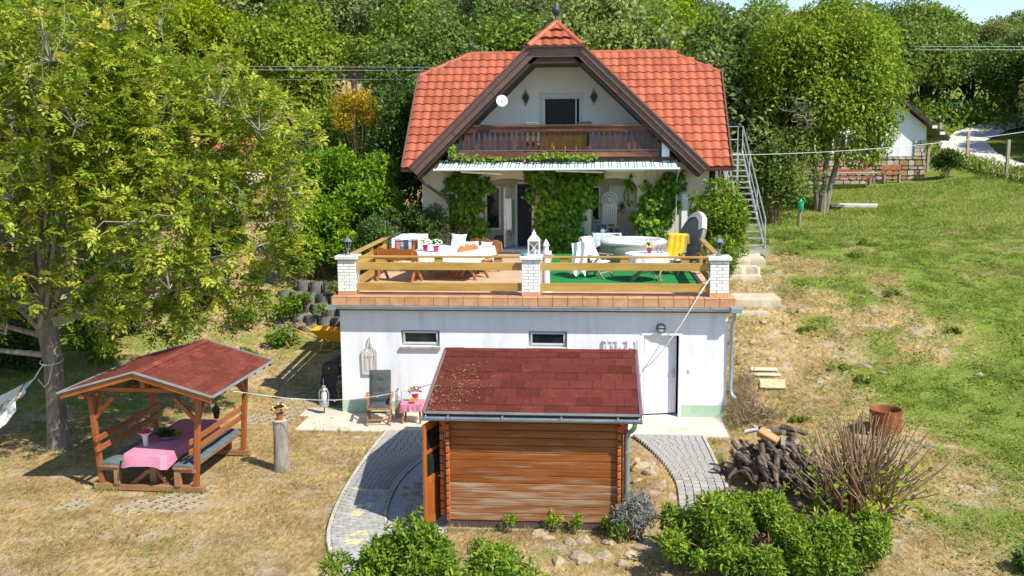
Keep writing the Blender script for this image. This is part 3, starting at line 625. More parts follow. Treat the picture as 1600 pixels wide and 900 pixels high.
# roof deck, tiles
def roof():
    Yr, Zr = 13.66, EZ+4.46*TAN; kY, kZ = EY+3.55, EZ+3.55*TAN
    xl, xr = -.1, 10.62; rl, rr = 1.65, 8.75; by = 2*Yr-EY; bk = 2*Yr-kY; t = .10
    deck = MB()
    def poly(ps, flip=False):
        n = len(ps); deck.add(list(ps)+[(x, y, z-t) for x, y, z in ps], [tuple(range(n)), tuple(range(2*n-1, n-1, -1))]+[(i, i+n, (i+1) % n+n, (i+1) % n) for i in range(n)])
    ziL = (xl, EY, EZ)
    # front slope in two wings, either side of the front gable
    def wing(side):
        f = CL if side < 0 else CR; xe = xl if side < 0 else xr; rx = rl if side < 0 else rr; s = side
        zA, zB = EZ, 9.3
        ps = [(xe, EY, EZ), (f(zA)-s*0.02, EY, EZ), (f(zB)-s*.02, EY+(zB-EZ)/TAN, zB), (4.96, Yr, Zr), (rx, Yr, Zr), (xe, kY, kZ)]
        poly(ps if side < 0 else ps[::-1])
    wing(-1); wing(1)
    poly([(xl, by, EZ), (xl, bk, kZ), (rl, Yr, Zr), (rr, Yr, Zr), (xr, bk, kZ), (xr, by, EZ)])
    poly([(xl, kY, kZ), (rl, Yr, Zr), (xl, bk, kZ)]); poly([(xr, kY, kZ), (xr, bk, kZ), (rr, Yr, Zr)])
    rf = deck.build('roof', 'roof_tile', H)
    # one tile, shared
    w, l = .306, .43; N = 8; top = []
    prof = [(-w/2+w*i/N*1.06, .042*(.5-.5*math.cos(2*math.pi*(i/N)**.9))) for i in range(N+1)]
    tv = [(x, 0, z+.050) for x, z in prof]+[(x, l, z+.006) for x, z in prof]+[(x, -.004, z+.004) for x, z in prof]
    tf = [(i, i+1, N+2+i, N+1+i) for i in range(N)]+[(2*N+2+i, 2*N+3+i, i+1, i) for i in range(N)]
    tile = MB().add(tv, tf).mesh('roof_tile', 'roof_tile', True)
    step = .400; ang = R_(42)
    def place(row0, x, y, z, rx=ang, rz=0, sc=None): return link('roof_tile', tile, rf, (x, y, z), (rx, 0, rz), sc)
    n = 0
    for side in (-1, 1):
        for r in range(15):
            s0 = r*step; y = EY-.05+s0*math.cos(ang); z = EZ+.0+s0*math.sin(ang); zm = z+.5*l*math.sin(ang)
            lim = (CL(zm) if side < 0 else CR(zm)); hipx = 0
            if zm > kZ: hipx = (zm-kZ)/(Zr-kZ)*1.75
            for c in range(20):
                x = (xl+.15+c*.3) if side < 0 else (xr-.15-c*.3)
                if side < 0 and (x > lim+.02 or x < xl+hipx-.05 or x > 4.9): continue
                if side > 0 and (x < lim-.02 or x > xr-hipx+.05 or x < 5.0): continue
                place(0, x, y, z); n += 1
    # small half-hip over the gable
    for r, cols in ((0, (-.6, -.3, 0, .3, .6)), (1, (-.3, 0, .3)), (2, (0,))):
        for c in cols: place(0, 4.96+c, 8.66+r*.28, 9.64+r*.28, R_(45), 0, (1, .72, 1)); n += 1
    # back slope tiles, seen only from behind: one part
    bt = MB()
    for r in range(15):
        s0 = r*step; y = by+.05-s0*math.cos(ang); z = EZ+s0*math.sin(ang)
        bt.obox((5.26, y-.15, z+.16), (10.6-max(0, r-11)*.9, .42, .02), Matrix.Rotation(-ang-.05, 3, 'X'))
    stuff(bt.build('back_tile_rows', 'roof_tile', rf))
    # ridge and hip caps
    def caps(a, b, r=.10, k=None):
        a, b = Vector(a), Vector(b); n = max(2, round((b-a).length/.38)) if k is None else k
        for i in range(n):
            p, q = a.lerp(b, i/n), a.lerp(b, (i+1.12)/n); MB().tube([p, q], [r*1.06, r*.94], 10).build('ridge_cap', 'ridge_tile', rf, True)
    caps((rl, Yr, Zr), (3.9, Yr, Zr)); caps((rr, Yr, Zr), (6.0, Yr, Zr))
    caps((xl, kY, kZ), (rl, Yr, Zr), .095); caps((xr, kY, kZ), (rr, Yr, Zr), .095)
    caps((4.10, 8.66, 9.66), (4.96, 9.50, 10.46), .10, 3); caps((5.82, 8.66, 9.66), (4.96, 9.50, 10.46), .10, 3)
    caps((4.96, 9.5, 10.46), (4.96, 15.2, 10.46), .10)
    # verge boards
    for x in (xl-.03, xr+.03):
        MB().bar((x, EY-.08, EZ-.01), (x, kY, kZ+.04), .05, .20).build('verge_board', 'fascia_brown', H)
    # eave gutters and downpipes
    def gutter(x0, x1, y, z, r=.065):
        pr = [(y+r*math.cos(a), z+r*math.sin(a)) for a in np.linspace(math.pi, 2*math.pi, 9)]+[(y+(r-.012)*math.cos(a), z+(r-.012)*math.sin(a)) for a in np.linspace(2*math.pi, math.pi, 9)]
        return MB().prismx(pr, x0, x1)
    gutter(-.16, .62, EY-.10, EZ-.05).build('gutter', 'fascia_brown', H, True); gutter(9.62, 10.68, EY-.10, EZ-.05).build('gutter', 'fascia_brown', H, True)
    MB().tube([(.42, 9.1, 5.72), (.42, 9.12, 5.5), (.56, 9.3, 5.32), (1.5, 9.62, 4.62), (1.56, 9.68, 4.5), (1.56, 9.72, 3.1)], .05, 10).build('downpipe', 'fascia_brown', H, True)
    MB().tube([(10.26, 9.1, 5.72), (10.24, 9.12, 5.5), (10.05, 9.5, 5.1), (10.0, 9.66, 4.95), (10.0, 9.7, 3.1)], .05, 10).build('downpipe', 'flash_brown', H, True)
    # front gable: roof planes, dark boarded soffit, fascia boards
    g = MB(); yb = 13.6
    oL, oR = (CL(5.84), 5.84), (CR(5.82), 5.82); kL, kR = (4.10, 9.62), (5.84, 9.62); th = .24
    def slab(a, b, d, y0, y1, m):
        n = Vector((b[0]-a[0], b[1]-a[1])).normalized(); q = Vector((n.y, -n.x))*d
        return m.prism([(a[0], a[1]), (b[0], b[1]), (b[0]+q.x, b[1]+q.y), (a[0]+q.x, a[1]+q.y)], y0, y1)
    s = MB(); slab(oL, kL, .44, 8.74, yb, s); slab(kR, oR, .44, 8.74, yb, s); s.box(4.05, 5.9, 8.74, yb, 9.12, 9.58); s.build('gable_soffit', 'soffit', H)
    u = MB(); slab((oL[0]-.05, oL[1]+.05), (kL[0]-.05, kL[1]+.05), .06, 8.72, yb, u); slab((kR[0]+.05, kR[1]+.05), (oR[0]+.05, oR[1]+.05), .06, 8.72, yb, u)
    u.add([(4.10, 8.68, 9.62), (5.82, 8.68, 9.62), (4.96, 9.5, 10.44), (4.10, 9.5, 9.62), (5.82, 9.5, 9.62)], [(0, 1, 2), (0, 2, 3), (1, 4, 2), (0, 3, 4, 1)])
    u.prism([(4.08, 9.6), (5.84, 9.6), (4.96, 10.44)], 9.5, 15.4); u.build('gable_roof', 'roof_tile', H)
    for a, b, sgn in ((oL, kL, -1), (kR, oR, 1)):
        for i in range(3):
            p = (a[0]+(b[0]-a[0])*i/3, a[1]+(b[1]-a[1])*i/3); q = (a[0]+(b[0]-a[0])*((i+1)/3-.004), a[1]+(b[1]-a[1])*((i+1)/3-.004))
            m = MB(); slab(p, q, .33, 8.66, 8.735, m); m.build('fascia_board', 'fascia_brown', H)
        m = MB(); n = Vector((b[0]-a[0], b[1]-a[1])).normalized(); q = Vector((-n.y, n.x))*.02
        slab((a[0]+q.x, a[1]+q.y), (b[0]+q.x, b[1]+q.y), .17, 8.60, 8.655, m); m.build('rake_trim', 'fascia_brown', H)
        m = MB(); q = Vector((-n.y, n.x))*.045
        slab((a[0]+q.x, a[1]+q.y), (b[0]+q.x, b[1]+q.y), .028, 8.55, 8.9, m); m.build('rake_flashing', 'flash_brown', H)
    MB().box(4.12, 5.80, 8.665, 8.735, 9.32, 9.60).build('fascia_board', 'fascia_brown', H)
    gutter(3.95, 5.92, 8.58, 9.66, .07).build('gutter', 'fascia_brown', H, True)
    # finials
    for x, y, z, sc in ((rl, Yr, Zr+.06, .75), (rr, Yr, Zr+.06, .75), (4.96, 9.5, 10.52, .95)):
        f = MB().lathe([(.07*sc, 0), (.05*sc, .05*sc), (.04*sc, .16*sc), (.06*sc, .18*sc), (.13*sc, .26*sc), (.15*sc, .34*sc), (.13*sc, .42*sc), (.06*sc, .49*sc), (.035*sc, .52*sc), (.02*sc, .6*sc), (.008, 1.0*sc)], (x, y, z), 12)
        f.build('finial', 'finial_dark', H, True)
    return n
roof()
# balcony
def balcony():
    y = 8.98; b = MB().box(1.78, 8.28, y-.06, y+.06, 6.15, 6.32, .01).build('balcony', 'balcony_rail', H)
    MB().box(1.70, 8.34, y-.10, y+.12, 7.13, 7.20, .012).build('handrail', 'balcony_rail', b)
    MB().box(1.74, 8.30, y-.055, y+.05, 6.97, 7.125, .008).build('rail_board', 'balcony_rail', b)
    sc = [(1.74+6.56*i/220, 6.965-.028*abs(math.sin(i*math.pi/5.5))) for i in range(221)]
    MB().prism(sc+[(8.30, 7.0), (1.74, 7.0)], y-.085, y-.06).build('scalloped_trim', 'balcony_wood', b)
    MB().box(1.80, 8.26, y-.065, y+.02, 6.36, 6.385).build('lower_flashing', 'flash_brown', b)
    p = [(.060, 0), (.060, .10), (.048, .17), (.066, .25), (.050, .33), (.046, .40), (.066, .5), (.058, .58)]
    out = [(x, z) for x, z in p]+[(-x, z) for x, z in p[::-1]]
    bm = MB().prism(out, -.014, .014).mesh('baluster', 'balcony_wood')
    n = 37
    for i in range(n):
        x = 1.86+6.34*i/(n-1)
        if i % 7 == 3:
            MB().box(x-.045, x+.045, y-.045, y+.04, 6.33, 6.97, .006).build('baluster_post', 'balcony_wood', b)
            MB().box(x-.05, x+.05, y-.075, y-.046, 6.40, 6.60, .006).build('post_block', 'balcony_rail', b)
        else: link('baluster', bm, b, (x, y-.02, 6.385))
    for i in range(7):
        x = 2.1+i*1.0; MB().box(x-.07, x+.07, y-.02, 10.5, 5.97, 6.13).build('joist', 'balcony_wood', b)
balcony()
# porch windows and doors
def windows():
    def win(x0, x1, z0, z1, y, fw=.07, name='window', glass='glass', mull=False):
        f = MB(); f.box(x0, x0+fw, y-.06, y+.02, z0, z1); f.box(x1-fw, x1, y-.06, y+.02, z0, z1); f.box(x0+fw, x1-fw, y-.06, y+.02, z0, z0+fw); f.box(x0+fw, x1-fw, y-.06, y+.02, z1-fw, z1)
        if mull: f.box((x0+x1)/2-.03, (x0+x1)/2+.03, y-.055, y+.015, z0+fw, z1-fw)
        o = f.build(name, 'white_paint', H); MB().box(x0+fw, x1-fw, y-.02, y-.005, z0+fw, z1-fw).build('pane', glass, o); return o
    win(2.42, 2.98, 3.6, 5.12, 11.0)
    d = MB().box(3.55, 4.5, 10.97, 11.02, HF, 5.2).build('front_door', 'dark_blue', H)
    f = MB(); f.box(3.46, 3.55, 10.93, 11.0, HF, 5.26); f.box(4.5, 4.58, 10.93, 11.0, HF, 5.26); f.box(3.46, 4.58, 10.93, 11.0, 5.2, 5.29); f.build('door_frame', 'white_paint', d)
    # grilled gate leaf, standing open
    a = Vector((3.44, 10.9)); bb = Vector((3.18, 10.05)); g = MB()
    for t in np.linspace(0, 1, 7):
        p = a.lerp(bb, t); w = .05 if t in (0, 1) else .025; g.tube([(p.x, p.y, HF+.04), (p.x, p.y, 5.12)], w*.6, 6)
    for z in (HF+.06, HF+.5, 4.2, 5.1): g.bar((a.x, a.y, z), (bb.x, bb.y, z), .03, .045)
    g.build('gate_leaf', 'white_metal', H)
    o = win(6.72, 7.62, 4.30, 5.13, 11.0, .05, 'shuttered_window', 'frost')
    for i in range(9): MB().box(6.78, 7.56, 10.955, 10.975, 4.36+i*.08, 4.425+i*.08).build('shutter_slat', 'white_paint', o)
    o = win(5.75, 6.42, 4.0, 5.12, 11.0, .06, 'serving_hatch', 'dark')
    MB().box(5.6, 6.5, 10.72, 11.0, 3.94, 3.99, .01).build('hatch_shelf', 'cap_stone', o)
    win(1.26, 1.62, 3.55, 5.0, 9.8)
    MB().box(9.10, 9.30, 9.74, 9.80, 3.5, 4.9).build('side_shutter', 'white_paint', H)
windows()
# things on and around the house
def house_things():
    # awning
    A = thing('awning', 'rolled-out striped awning under the dark wooden balcony', 'awning', (4.95, 9.7, 5.9)); n = 26; vs = []; fs = []
    for i in range(n+1):
        x = 1.16+7.68*i/n
        for k in range(5):
            t = k/4; y = 9.2-1.3*t; z = 6.05-.25*t-.05*math.sin(math.pi*t)+.012*math.sin(i*1.7)*t+(-.02 if i % 6 == 0 else 0)*t; vs.append((x, y, z))
    fs = [(i*5+k, i*5+k+1, (i+1)*5+k+1, (i+1)*5+k) for i in range(n) for k in range(4)]
    MB().add(vs, fs).build('fabric', 'awning', A, True)
    MB().tube([(1.12, 7.88, 5.79), (8.88, 7.88, 5.80)], .035, 8).build('front_bar', 'white_metal', A, True)
    MB().tube([(1.12, 9.22, 6.0), (8.88, 9.22, 6.0)], .06, 8).build('roller', 'white_metal', A, True)
    MB().bar((1.95, 8.2, 5.72), (3.25, 8.45, 5.64), .07, .06, .01).build('folding_arm', 'white_metal', A)
    MB().bar((5.0, 8.2, 5.74), (6.5, 8.45, 5.68), .07, .06, .01).build('folding_arm', 'white_metal', A)
    MB().bar((6.6, 8.5, 5.72), (7.8, 8.0, 5.76), .05, .05, .01).build('folding_arm', 'white_metal', A)
    MB().tube([(8.86, 7.95, 5.78), (8.9, 9.4, 5.4), (8.9, 9.66, 3.4)], .018, 6).build('crank_rod', 'wire_white', A)
    # satellite dish
    D = thing('satellite_dish', 'white satellite dish on the left rake of the gable', 'satellite dish', (3.25, 8.5, 7.95))
    rot = Euler((R_(82), 0, R_(14))).to_matrix()
    MB().lathe([(.004, .0), (.09, .008), (.17, .035), (.185, .05), (.17, .045), (.10, .02), (.004, .012)], (3.27, 8.48, 7.95), 20, rot).build('dish', 'white_paint', D, True)
    MB().tube([(3.27, 8.44, 7.78), (3.30, 8.22, 7.90)], .012, 6).build('feed_arm', 'galv', D); MB().tube([(3.27, 8.5, 7.95), (3.10, 8.66, 8.10)], .02, 6).build('bracket', 'galv', D)
    MB().ball((3.30, 8.2, 7.92), .03).build('feed_head', 'lamp_grey', D, True)
    # ornaments
    for x, lb in ((3.88, 'dark wrought iron sunburst left of the balcony door'), (6.18, 'dark wrought iron sunburst right of the balcony door')):
        o = thing('wall_ornament', lb, 'ornament', (x, 10.68, 8.13), 0, 'iron sunbursts on the gable wall')
        rot = Matrix.Rotation(R_(90), 3, 'X'); MB().lathe([(.004, -.01), (.10, -.01), (.11, .01), (.004, .02)], (x, 10.67, 8.13), 14, rot).build('disc', 'black_metal', o, True)
        for k in range(12):
            a = k*math.pi/6; l = .2 if k % 3 else .27; mb = MB().bar((x+.09*math.cos(a)*.7, 10.66, 8.13+.09*math.sin(a)), (x+l*math.cos(a)*.55, 10.65, 8.13+l*math.sin(a)), .03, .015); mb.build('ray', 'black_metal', o)
    c = thing('soffit_lamp', 'small white spotlight under the gable soffit', 'lamp', (5.45, 9.1, 9.3)); MB().lathe([(.06, 0), (.07, .1), (.05, .18), (.004, .2)], (5.45, 9.0, 9.16), 10).build('head', 'cap_stone', c, True); MB().box(5.4, 5.5, 9.0, 9.1, 9.34, 9.42).build('mount', 'cap_stone', c)
    for x, lb in ((4.15, 'green cushioned chair on the balcony, left of the door'), (5.88, 'green cushioned chair on the balcony, right of the door')):
        o = thing('balcony_chair', lb, 'chair', (x, 9.75, 6.14), 0, 'chairs on the balcony')
        MB().box(x-.24, x+.24, 9.5, 9.98, 6.5, 6.62, .04).build('seat', 'cloth_green', o); MB().box(x-.24, x+.24, 9.44, 9.54, 6.62, 7.30, .04).build('backrest', 'cloth_green', o)
        for sx in (-.2, .2):
            for yy in (9.55, 9.93): MB().box(x+sx-.02, x+sx+.02, yy-.02, yy+.02, 6.14, 6.5).build('leg', 'balcony_wood', o)
    def hang(name, lb, cat, x0, x1, z0, z1, y, m, grp=None, nx=10):
        vs = []; 
        for i in range(nx+1):
            for k in range(5): t = k/4; vs.append((x0+(x1-x0)*i/nx, y+.03*math.sin(i*1.9+t)*t, z1+(z0-z1)*t*(1-.04*math.sin(i*2.3))))
        n_ = len(vs); back = [(a, b+.012, c) for a, b, c in vs]
        fs = [(i*5+k, i*5+k+1, (i+1)*5+k+1, (i+1)*5+k) for i in range(nx) for k in range(4)]
        fs += [tuple(q+n_ for q in f[::-1]) for f in fs]
        return tag(MB().add(vs+back, fs).build(name, m, None, True), lb, cat, grp)
    hang('towel', 'yellow towel hung inside the balcony balusters', 'towel', 4.55, 5.85, 6.35, 6.95, 9.12, 'cloth_yellow')
    # dress and robe on the open gate
    hang('robe', 'pale robe hanging on the white gate leaf', 'robe', 3.20, 3.42, 3.7, 4.75, 10.02, 'cloth_white', None, 6); hang('apron', 'dark green apron behind the pale robe on the gate', 'apron', 3.33, 3.52, 3.5, 4.72, 10.10, 'cloth_green', None, 5)
    tag(MB().lathe([(.16, 0), (.22, .15), (.23, .3), (.19, .42), (.17, .42), (.2, .28), (.02, .08)], (3.02, 10.3, HF), 14).build('basket', 'basket', None, True), 'dark wicker basket on the porch floor beside the gate', 'basket')
    # macrame dream catcher
    o = thing('dream_catcher', 'white macrame dream catcher hanging in the right arch', 'wall hanging', (6.73, 9.9, 4.8))
    for r_ in (.25, .16, .07):
        MB().tube([(6.73+r_*math.cos(a), 9.9, 4.72+r_*math.sin(a)) for a in np.linspace(0, 2*math.pi, 25)], .022, 6).build('ring', 'rope', o, True)
    for k in range(8):
        a = k*math.pi/4; MB().tube([(6.73, 9.9, 4.72), (6.73+.25*math.cos(a), 9.9, 4.72+.25*math.sin(a))], .008, 4).build('spoke', 'rope', o)
    for k in range(13):
        x = 6.50+.46*k/12; MB().tube([(x, 9.9, 4.56), (x+.01*math.sin(k*3), 9.9, 4.2), (x, 9.9, 3.62+.2*abs(math.sin(k*1.7)))], [.016, .014, .008], 5).build('fringe', 'rope', o)
    MB().tube([(6.73, 9.9, 4.97), (6.73, 9.9, 5.4)], .006, 4).build('cord', 'rope', o)
    # small wreath on shutter
    o = thing('wall_charm', 'oval wooden charm with dried leaves on the white shutter', 'ornament', (7.3, 10.9, 4.7)); MB().tube([(7.3+.07*math.cos(a), 10.9, 4.78+.22*math.sin(a)) for a in np.linspace(0, 2*math.pi, 17)], .02, 6).build('ring', 'terracotta', o, True)
    n = 90; B = np.array([7.18, 10.88, 4.42])+rng.normal(size=(n, 3))*(.07, .03, .09); link('leaves', leaf_mesh('leaves', B-np.array(ORG[o.name]), rdir(n), rdir(n), np.full(n, .07), .5, rng.uniform(0, .6, n), 'shrub_dark'), o)
    # items in the hatch
    for x, h_, r_, m, lb in ((5.88, .28, .05, 'dark', 'black mug on the serving hatch shelf'), (6.0, .34, .07, 'white_paint', 'white jug on the serving hatch shelf'), (6.14, .42, .03, 'cap_stone', 'tall pale candle on the serving hatch shelf'), (6.3, .22, .07, 'black_metal', 'dark pot on the serving hatch shelf')):
        tag(MB().lathe([(r_*.8, 0), (r_, h_*.3), (r_, h_*.7), (r_*.6, h_), (.004, h_)], (x, 10.82, 3.99), 12).build('vessel', m, None, True), lb, 'vessel')
    o = thing('hanging_bag', 'pale bag and straw hat hanging by the serving hatch', 'bag', (5.85, 10.9, 4.7)); MB().ball((5.85, 10.88, 4.75), .15, 10, 8, (1, .35, 2.0)).build('bag', 'cloth_white', o, True); MB().lathe([(.004, .05), (.09, .04), (.16, 0), (.16, -.01), (.004, .03)], (6.08, 10.86, 4.62), 14, Matrix.Rotation(R_(90), 3, 'X')).build('hat', 'hay', o, True)
    # wall lantern right
    o = thing('wall_lantern', 'black coach lantern on the right end of the house front', 'lamp', (9.8, 9.78, 4.7)); lantern(o, (9.8, 9.62, 4.62), .36, 'black_metal'); MB().box(9.70, 9.82, 9.74, 9.80, 4.45, 4.8).build('back_plate', 'terracotta', o); MB().tube([(9.78, 9.76, 4.6), (9.8, 9.64, 4.55), (9.8, 9.62, 4.62)], .018, 6).build('arm', 'black_metal', o)
    o = thing('pillar_bell', 'dark iron bell on the porch wall by the left vine', 'bell', (1.52, 9.7, 5.35)); MB().lathe([(.004, .16), (.05, .15), (.06, .05), (.09, 0), (.004, .02)], (1.55, 9.68, 5.3), 12).build('bell', 'rust', o, True); MB().bar((1.55, 9.8, 5.5), (1.55, 9.64, 5.5), .03, .03).build('bracket', 'black_metal', o)
def lantern(o, c, h, m, glass='frost'):
    x, y, z = c; k = h/.36
    MB().lathe([(.045*k, 0), (.055*k, .02*k), (.05*k, .03*k)], c, 6).build('lantern_base', m, o)
    MB().lathe([(.05*k, .03*k), (.078*k, .20*k)], c, 6).build('lantern_glass', glass, o)
    for q in range(6):
        a = q*math.pi/3; MB().tube([(x+.052*k*math.cos(a), y+.052*k*math.sin(a), z+.03*k), (x+.08*k*math.cos(a), y+.08*k*math.sin(a), z+.2*k)], .007*k, 4).build('lantern_rib', m, o)
    MB().lathe([(.108*k, .195*k), (.10*k, .215*k), (.05*k, .28*k), (.03*k, .29*k), (.022*k, .33*k), (.004, .36*k)], c, 6).build('lantern_cap', m, o)
house_things()
# galvanised outside stair with handrails
def stair():
    S = thing('metal_stair', 'galvanised steel outside stair climbing beside the house', 'staircase', (11.3, 10.5, 3.1))
    y0, y1, z0, z1 = 9.2, 15.0, 3.12, 6.15; xa, xb = 10.95, 11.75
    xo = lambda t: 0.0*t
    for x in (xa, xb): MB().bar((x, y0, z0), (x, y1, z1), .05, .18).build('stringer', 'galv', S)
    n = 16
    for i in range(n):
        t = (i+.5)/n; y = y0+(y1-y0)*t; z = z0+(z1-z0)*t+.05; MB().box(xa+.03, xb-.03, y-.12, y+.12, z-.02, z+.02).build('tread', 'galv', S)
    MB().box(xa-.3, xb+.03, y1-.1, y1+1.4, z1-.06, z1+.0).build('landing', 'galv', S)
    for x in (xa, xb):
        r = MB(); r.tube([(x, y0, z0), (x, y0, z0+1.0), (x, y1, z1+1.0), (x, y1+1.3, z1+1.0)], .025, 6); r.tube([(x, y0, z0+.5), (x, y1, z1+.5), (x, y1+1.3, z1+.5)], .018, 6); r.build('handrail', 'galv', S)
        for t in (.33, .66, 1.0): p = MB().tube([(x, y0+(y1-y0)*t, z0+(z1-z0)*t), (x, y0+(y1-y0)*t, z0+(z1-z0)*t+1.0)], .022, 6); p.build('baluster', 'galv', S)
    for x in (xa, xb): MB().box(x-.04, x+.04, y1+1.2, y1+1.3, 3.2, 6.1).build('post', 'galv', S)
    r = MB(); r.tube([(xa-.25, y1+1.35, z1), (xa-.25, y1+1.35, z1+1.0), (xb, y1+1.35, z1+1.0), (xb, y1+1.35, z1)], .025, 6); r.tube([(xa-.25, y1+1.35, z1+.5), (xb, y1+1.35, z1+.5)], .018, 6); r.build('landing_rail', 'galv', S)
    MB().box(xa-.1, xb+.1, y0-.55, y0-.05, 3.05, 3.17).build('bottom_step', 'galv', S)
stair()
# ---------------------------------------------------------------- lower building with the terrace on top
TF = 2.95
B = thing('terrace_building', 'low white rendered building carrying the tiled terrace', 'building', (4.73, 4.9, 0))
BW = 9.46
def lower():
    mb = MB(); z0, z1 = -.3, 2.68
    op = [(1.52, 2.48, 1.72, 2.12), (4.67, 5.61, 1.72, 2.12), (7.46, 8.32, .0, 2.08)]
    # front wall with openings
    xs = [0]+[v for o in op for v in o[:2]]+[BW]
    for i in range(0, len(xs), 2): mb.box(xs[i], xs[i+1], 0, .3, z0, z1)
    for x0, x1, a, b in op:
        mb.box(x0, x1, 0, .3, b, z1)
        if a > 0: mb.box(x0, x1, 0, .3, z0, a)
        else: mb.box(x0, x1, 0, .3, z0, .03)
    mb.box(0, .3, .3, 9.7, z0, z1); mb.box(BW-.3, BW, .3, 9.7, z0, z1); mb.box(.3, BW-.3, 9.4, 9.7, z0, z1)
    mb.build('wall', 'stucco_white', B)
    for a, b in ((.0, 1.9), (1.9, 4.2), (4.2, 7.40), (8.40, BW)): MB().box(a, b-.002, -.012, 0, -.1, .33).build('plinth', 'plinth_green', B)
    MB().box(-.012, -.001, 0, 9.5, -.1, .33).build('plinth', 'plinth_green', B)
    MB().box(.3, BW-.3, .8, .85, -.3, 2.6).build('interior', 'dark', B)
    for x0, x1, a, b in op[:2]:
        f = MB(); y = .12; fw = .05
        f.box(x0, x0+fw, y, y+.06, a, b); f.box(x1-fw, x1, y, y+.06, a, b); f.box(x0+fw, x1-fw, y, y+.06, a, a+fw); f.box(x0+fw, x1-fw, y, y+.06, b-fw, b); w = f.build('window', 'grey_frame', B)
        s = MB(); y -= .03; x0 += .05; x1 -= .05; a2, b2 = a+.05, b-.05
        s.bar((x0, y, a2+.02), (x1, y, a2+.02), .04, .04); s.bar((x0, y-.06, b2), (x1, y-.06, b2), .04, .04); s.bar((x0+.02, y, a2+.02), (x0+.02, y-.06, b2), .04, .04); s.bar((x1-.02, y, a2+.02), (x1-.02, y-.06, b2), .04, .04); s.build('sash', 'grey_frame', w)
        MB().add([(x0+.02, y, a2+.02), (x1-.02, y, a2+.02), (x1-.02, y-.06, b2), (x0+.02, y-.06, b2)], [(0, 1, 2, 3)]).build('pane', 'glass', w)
        MB().box(x0-.08, x1+.08, -.07, .10, a-.065, a-.004, .008).build('sill', 'grey_wood', w)
    # door, ajar
    d = thing
    f = MB(); f.box(7.41, 7.47, -.02, .1, .03, 2.12); f.box(8.31, 8.38, -.02, .1, .03, 2.12); f.box(7.47, 8.31, -.02, .1, 2.05, 2.12); fr = f.build('door_frame', 'white_paint', B)
    rot = Matrix.Rotation(R_(12), 3, 'Z'); piv = Vector((7.48, .03, 0)); dl = MB(); c = rot @ Vector((.40, 0, 0)); dl.obox((piv.x+c.x, piv.y+c.y+.02, 1.06), (.80, .04, 1.96), rot, .006); lf = dl.build('door', 'white_metal', B)
    c = rot @ Vector((.74, -.03, 0)); MB().obox((piv.x+c.x, piv.y+c.y, 1.08), (.035, .015, .22), rot).build('handle_plate', 'galv', lf); c2 = rot @ Vector((.69, -.07, 0)); MB().obox((piv.x+c2.x, piv.y+c2.y, 1.12), (.12, .02, .02), rot).build('handle', 'galv', lf)
    MB().box(7.47, 8.31, .1, .3, .0, .04).build('threshold', 'concrete', B)
    # coping: tiled edge all round
    n = 27
    for i in range(n):
        x0 = -.14+9.74*i/n; x1 = -.14+9.74*(i+1)/n-.012; MB().box(x0, x1, -.215, -.19, 2.765, 2.962, .004).build('edge_tile', 'coping_tile', B)
        MB().box(x0, x1, -.22, .35, 2.964, 2.982, .003).build('top_tile', 'coping_tile', B)
    MB().box(-.13, 9.59, -.19, 9.75, 2.70, 2.945).build('terrace_slab', 'grout', B)
    MB().box(-.13, 9.59, .36, 9.71, 2.946, TF).build('terrace_floor', 'terrace_floor', B)
    MB().box(-.16, -.131, -.2, 9.7, 2.765, 2.96).build('edge_tile', 'coping_tile', B); MB().box(9.591, 9.62, -.2, 9.7, 2.765, 2.96).build('edge_tile', 'coping_tile', B)
    # eave gutter
    r = .075; y, z = -.27, 2.755; pr = [(y+r*math.cos(a), z+r*math.sin(a)) for a in np.linspace(math.pi, 2*math.pi, 9)]+[(y+(r-.012)*math.cos(a), z+(r-.012)*math.sin(a)) for a in np.linspace(2*math.pi, math.pi, 9)]
    g = MB().prismx(pr, -.25, 9.70).build('gutter', 'zinc', B, True)
    for i in range(9): MB().bar((.4+i*1.08, -.355, 2.76), (.4+i*1.08, -.19, 2.78), .025, .012).build('gutter_hook', 'zinc', g)
    MB().box(-.28, -.02, -.36, -.19, 2.68, 2.73).build('gutter_end', 'galv_pipe', g); MB().box(9.48, 9.74, -.37, -.19, 2.66, 2.79, .01).build('gutter_end', 'galv_pipe', g)
    MB().box(-.02, BW+.03, -.10, -.001, 2.62, 2.675).build('drip_board', 'fascia_brown', B)
    MB().tube([(9.58, -.27, 2.70), (9.58, -.20, 2.5), (9.55, -.07, 2.35), (9.55, -.06, .75), (9.58, -.12, .62), (9.66, -.2, .55)], .042, 10).build('downpipe', 'galv_pipe', B, True)
    for zz in (2.1, 1.3): MB().lathe([(.052, 0), (.052, .03)], (9.55, -.062, zz), 10).build('pipe_clip', 'zinc', B)
    o = thing('bulkhead_lamp', 'round black and grey bulkhead lamp above the white door', 'lamp', (7.87, 0, 2.23)); rot = Matrix.Rotation(R_(90), 3, 'X')
    MB().lathe([(.11, 0), (.115, .05), (.10, .07)], (7.87, -.001, 2.23), 20, rot).build('ring', 'black_metal', o, True); MB().lathe([(.10, .055), (.085, .085), (.05, .10), (.004, .105)], (7.87, -.001, 2.23), 20, rot).build('glass', 'frost', o, True); MB().box(7.77, 7.97, -.112, -.104, 2.22, 2.25).build('bar', 'black_metal', o)
    tag(MB().box(8.54, 8.60, -.03, -.001, 1.15, 1.22, .008).build('light_switch', 'white_paint'), 'small white switch on the wall right of the white door', 'switch')
    # white grille leaf folded back against the wall left of the door
    G = thing('security_grille', 'white barred security grille folded open against the wall left of the door', 'grille', (6.98, -.08, 0))
    for x in (6.57, 7.39): MB().box(x-.02, x+.02, -.11, -.07, .1, 2.04).build('grille_stile', 'white_metal', G)
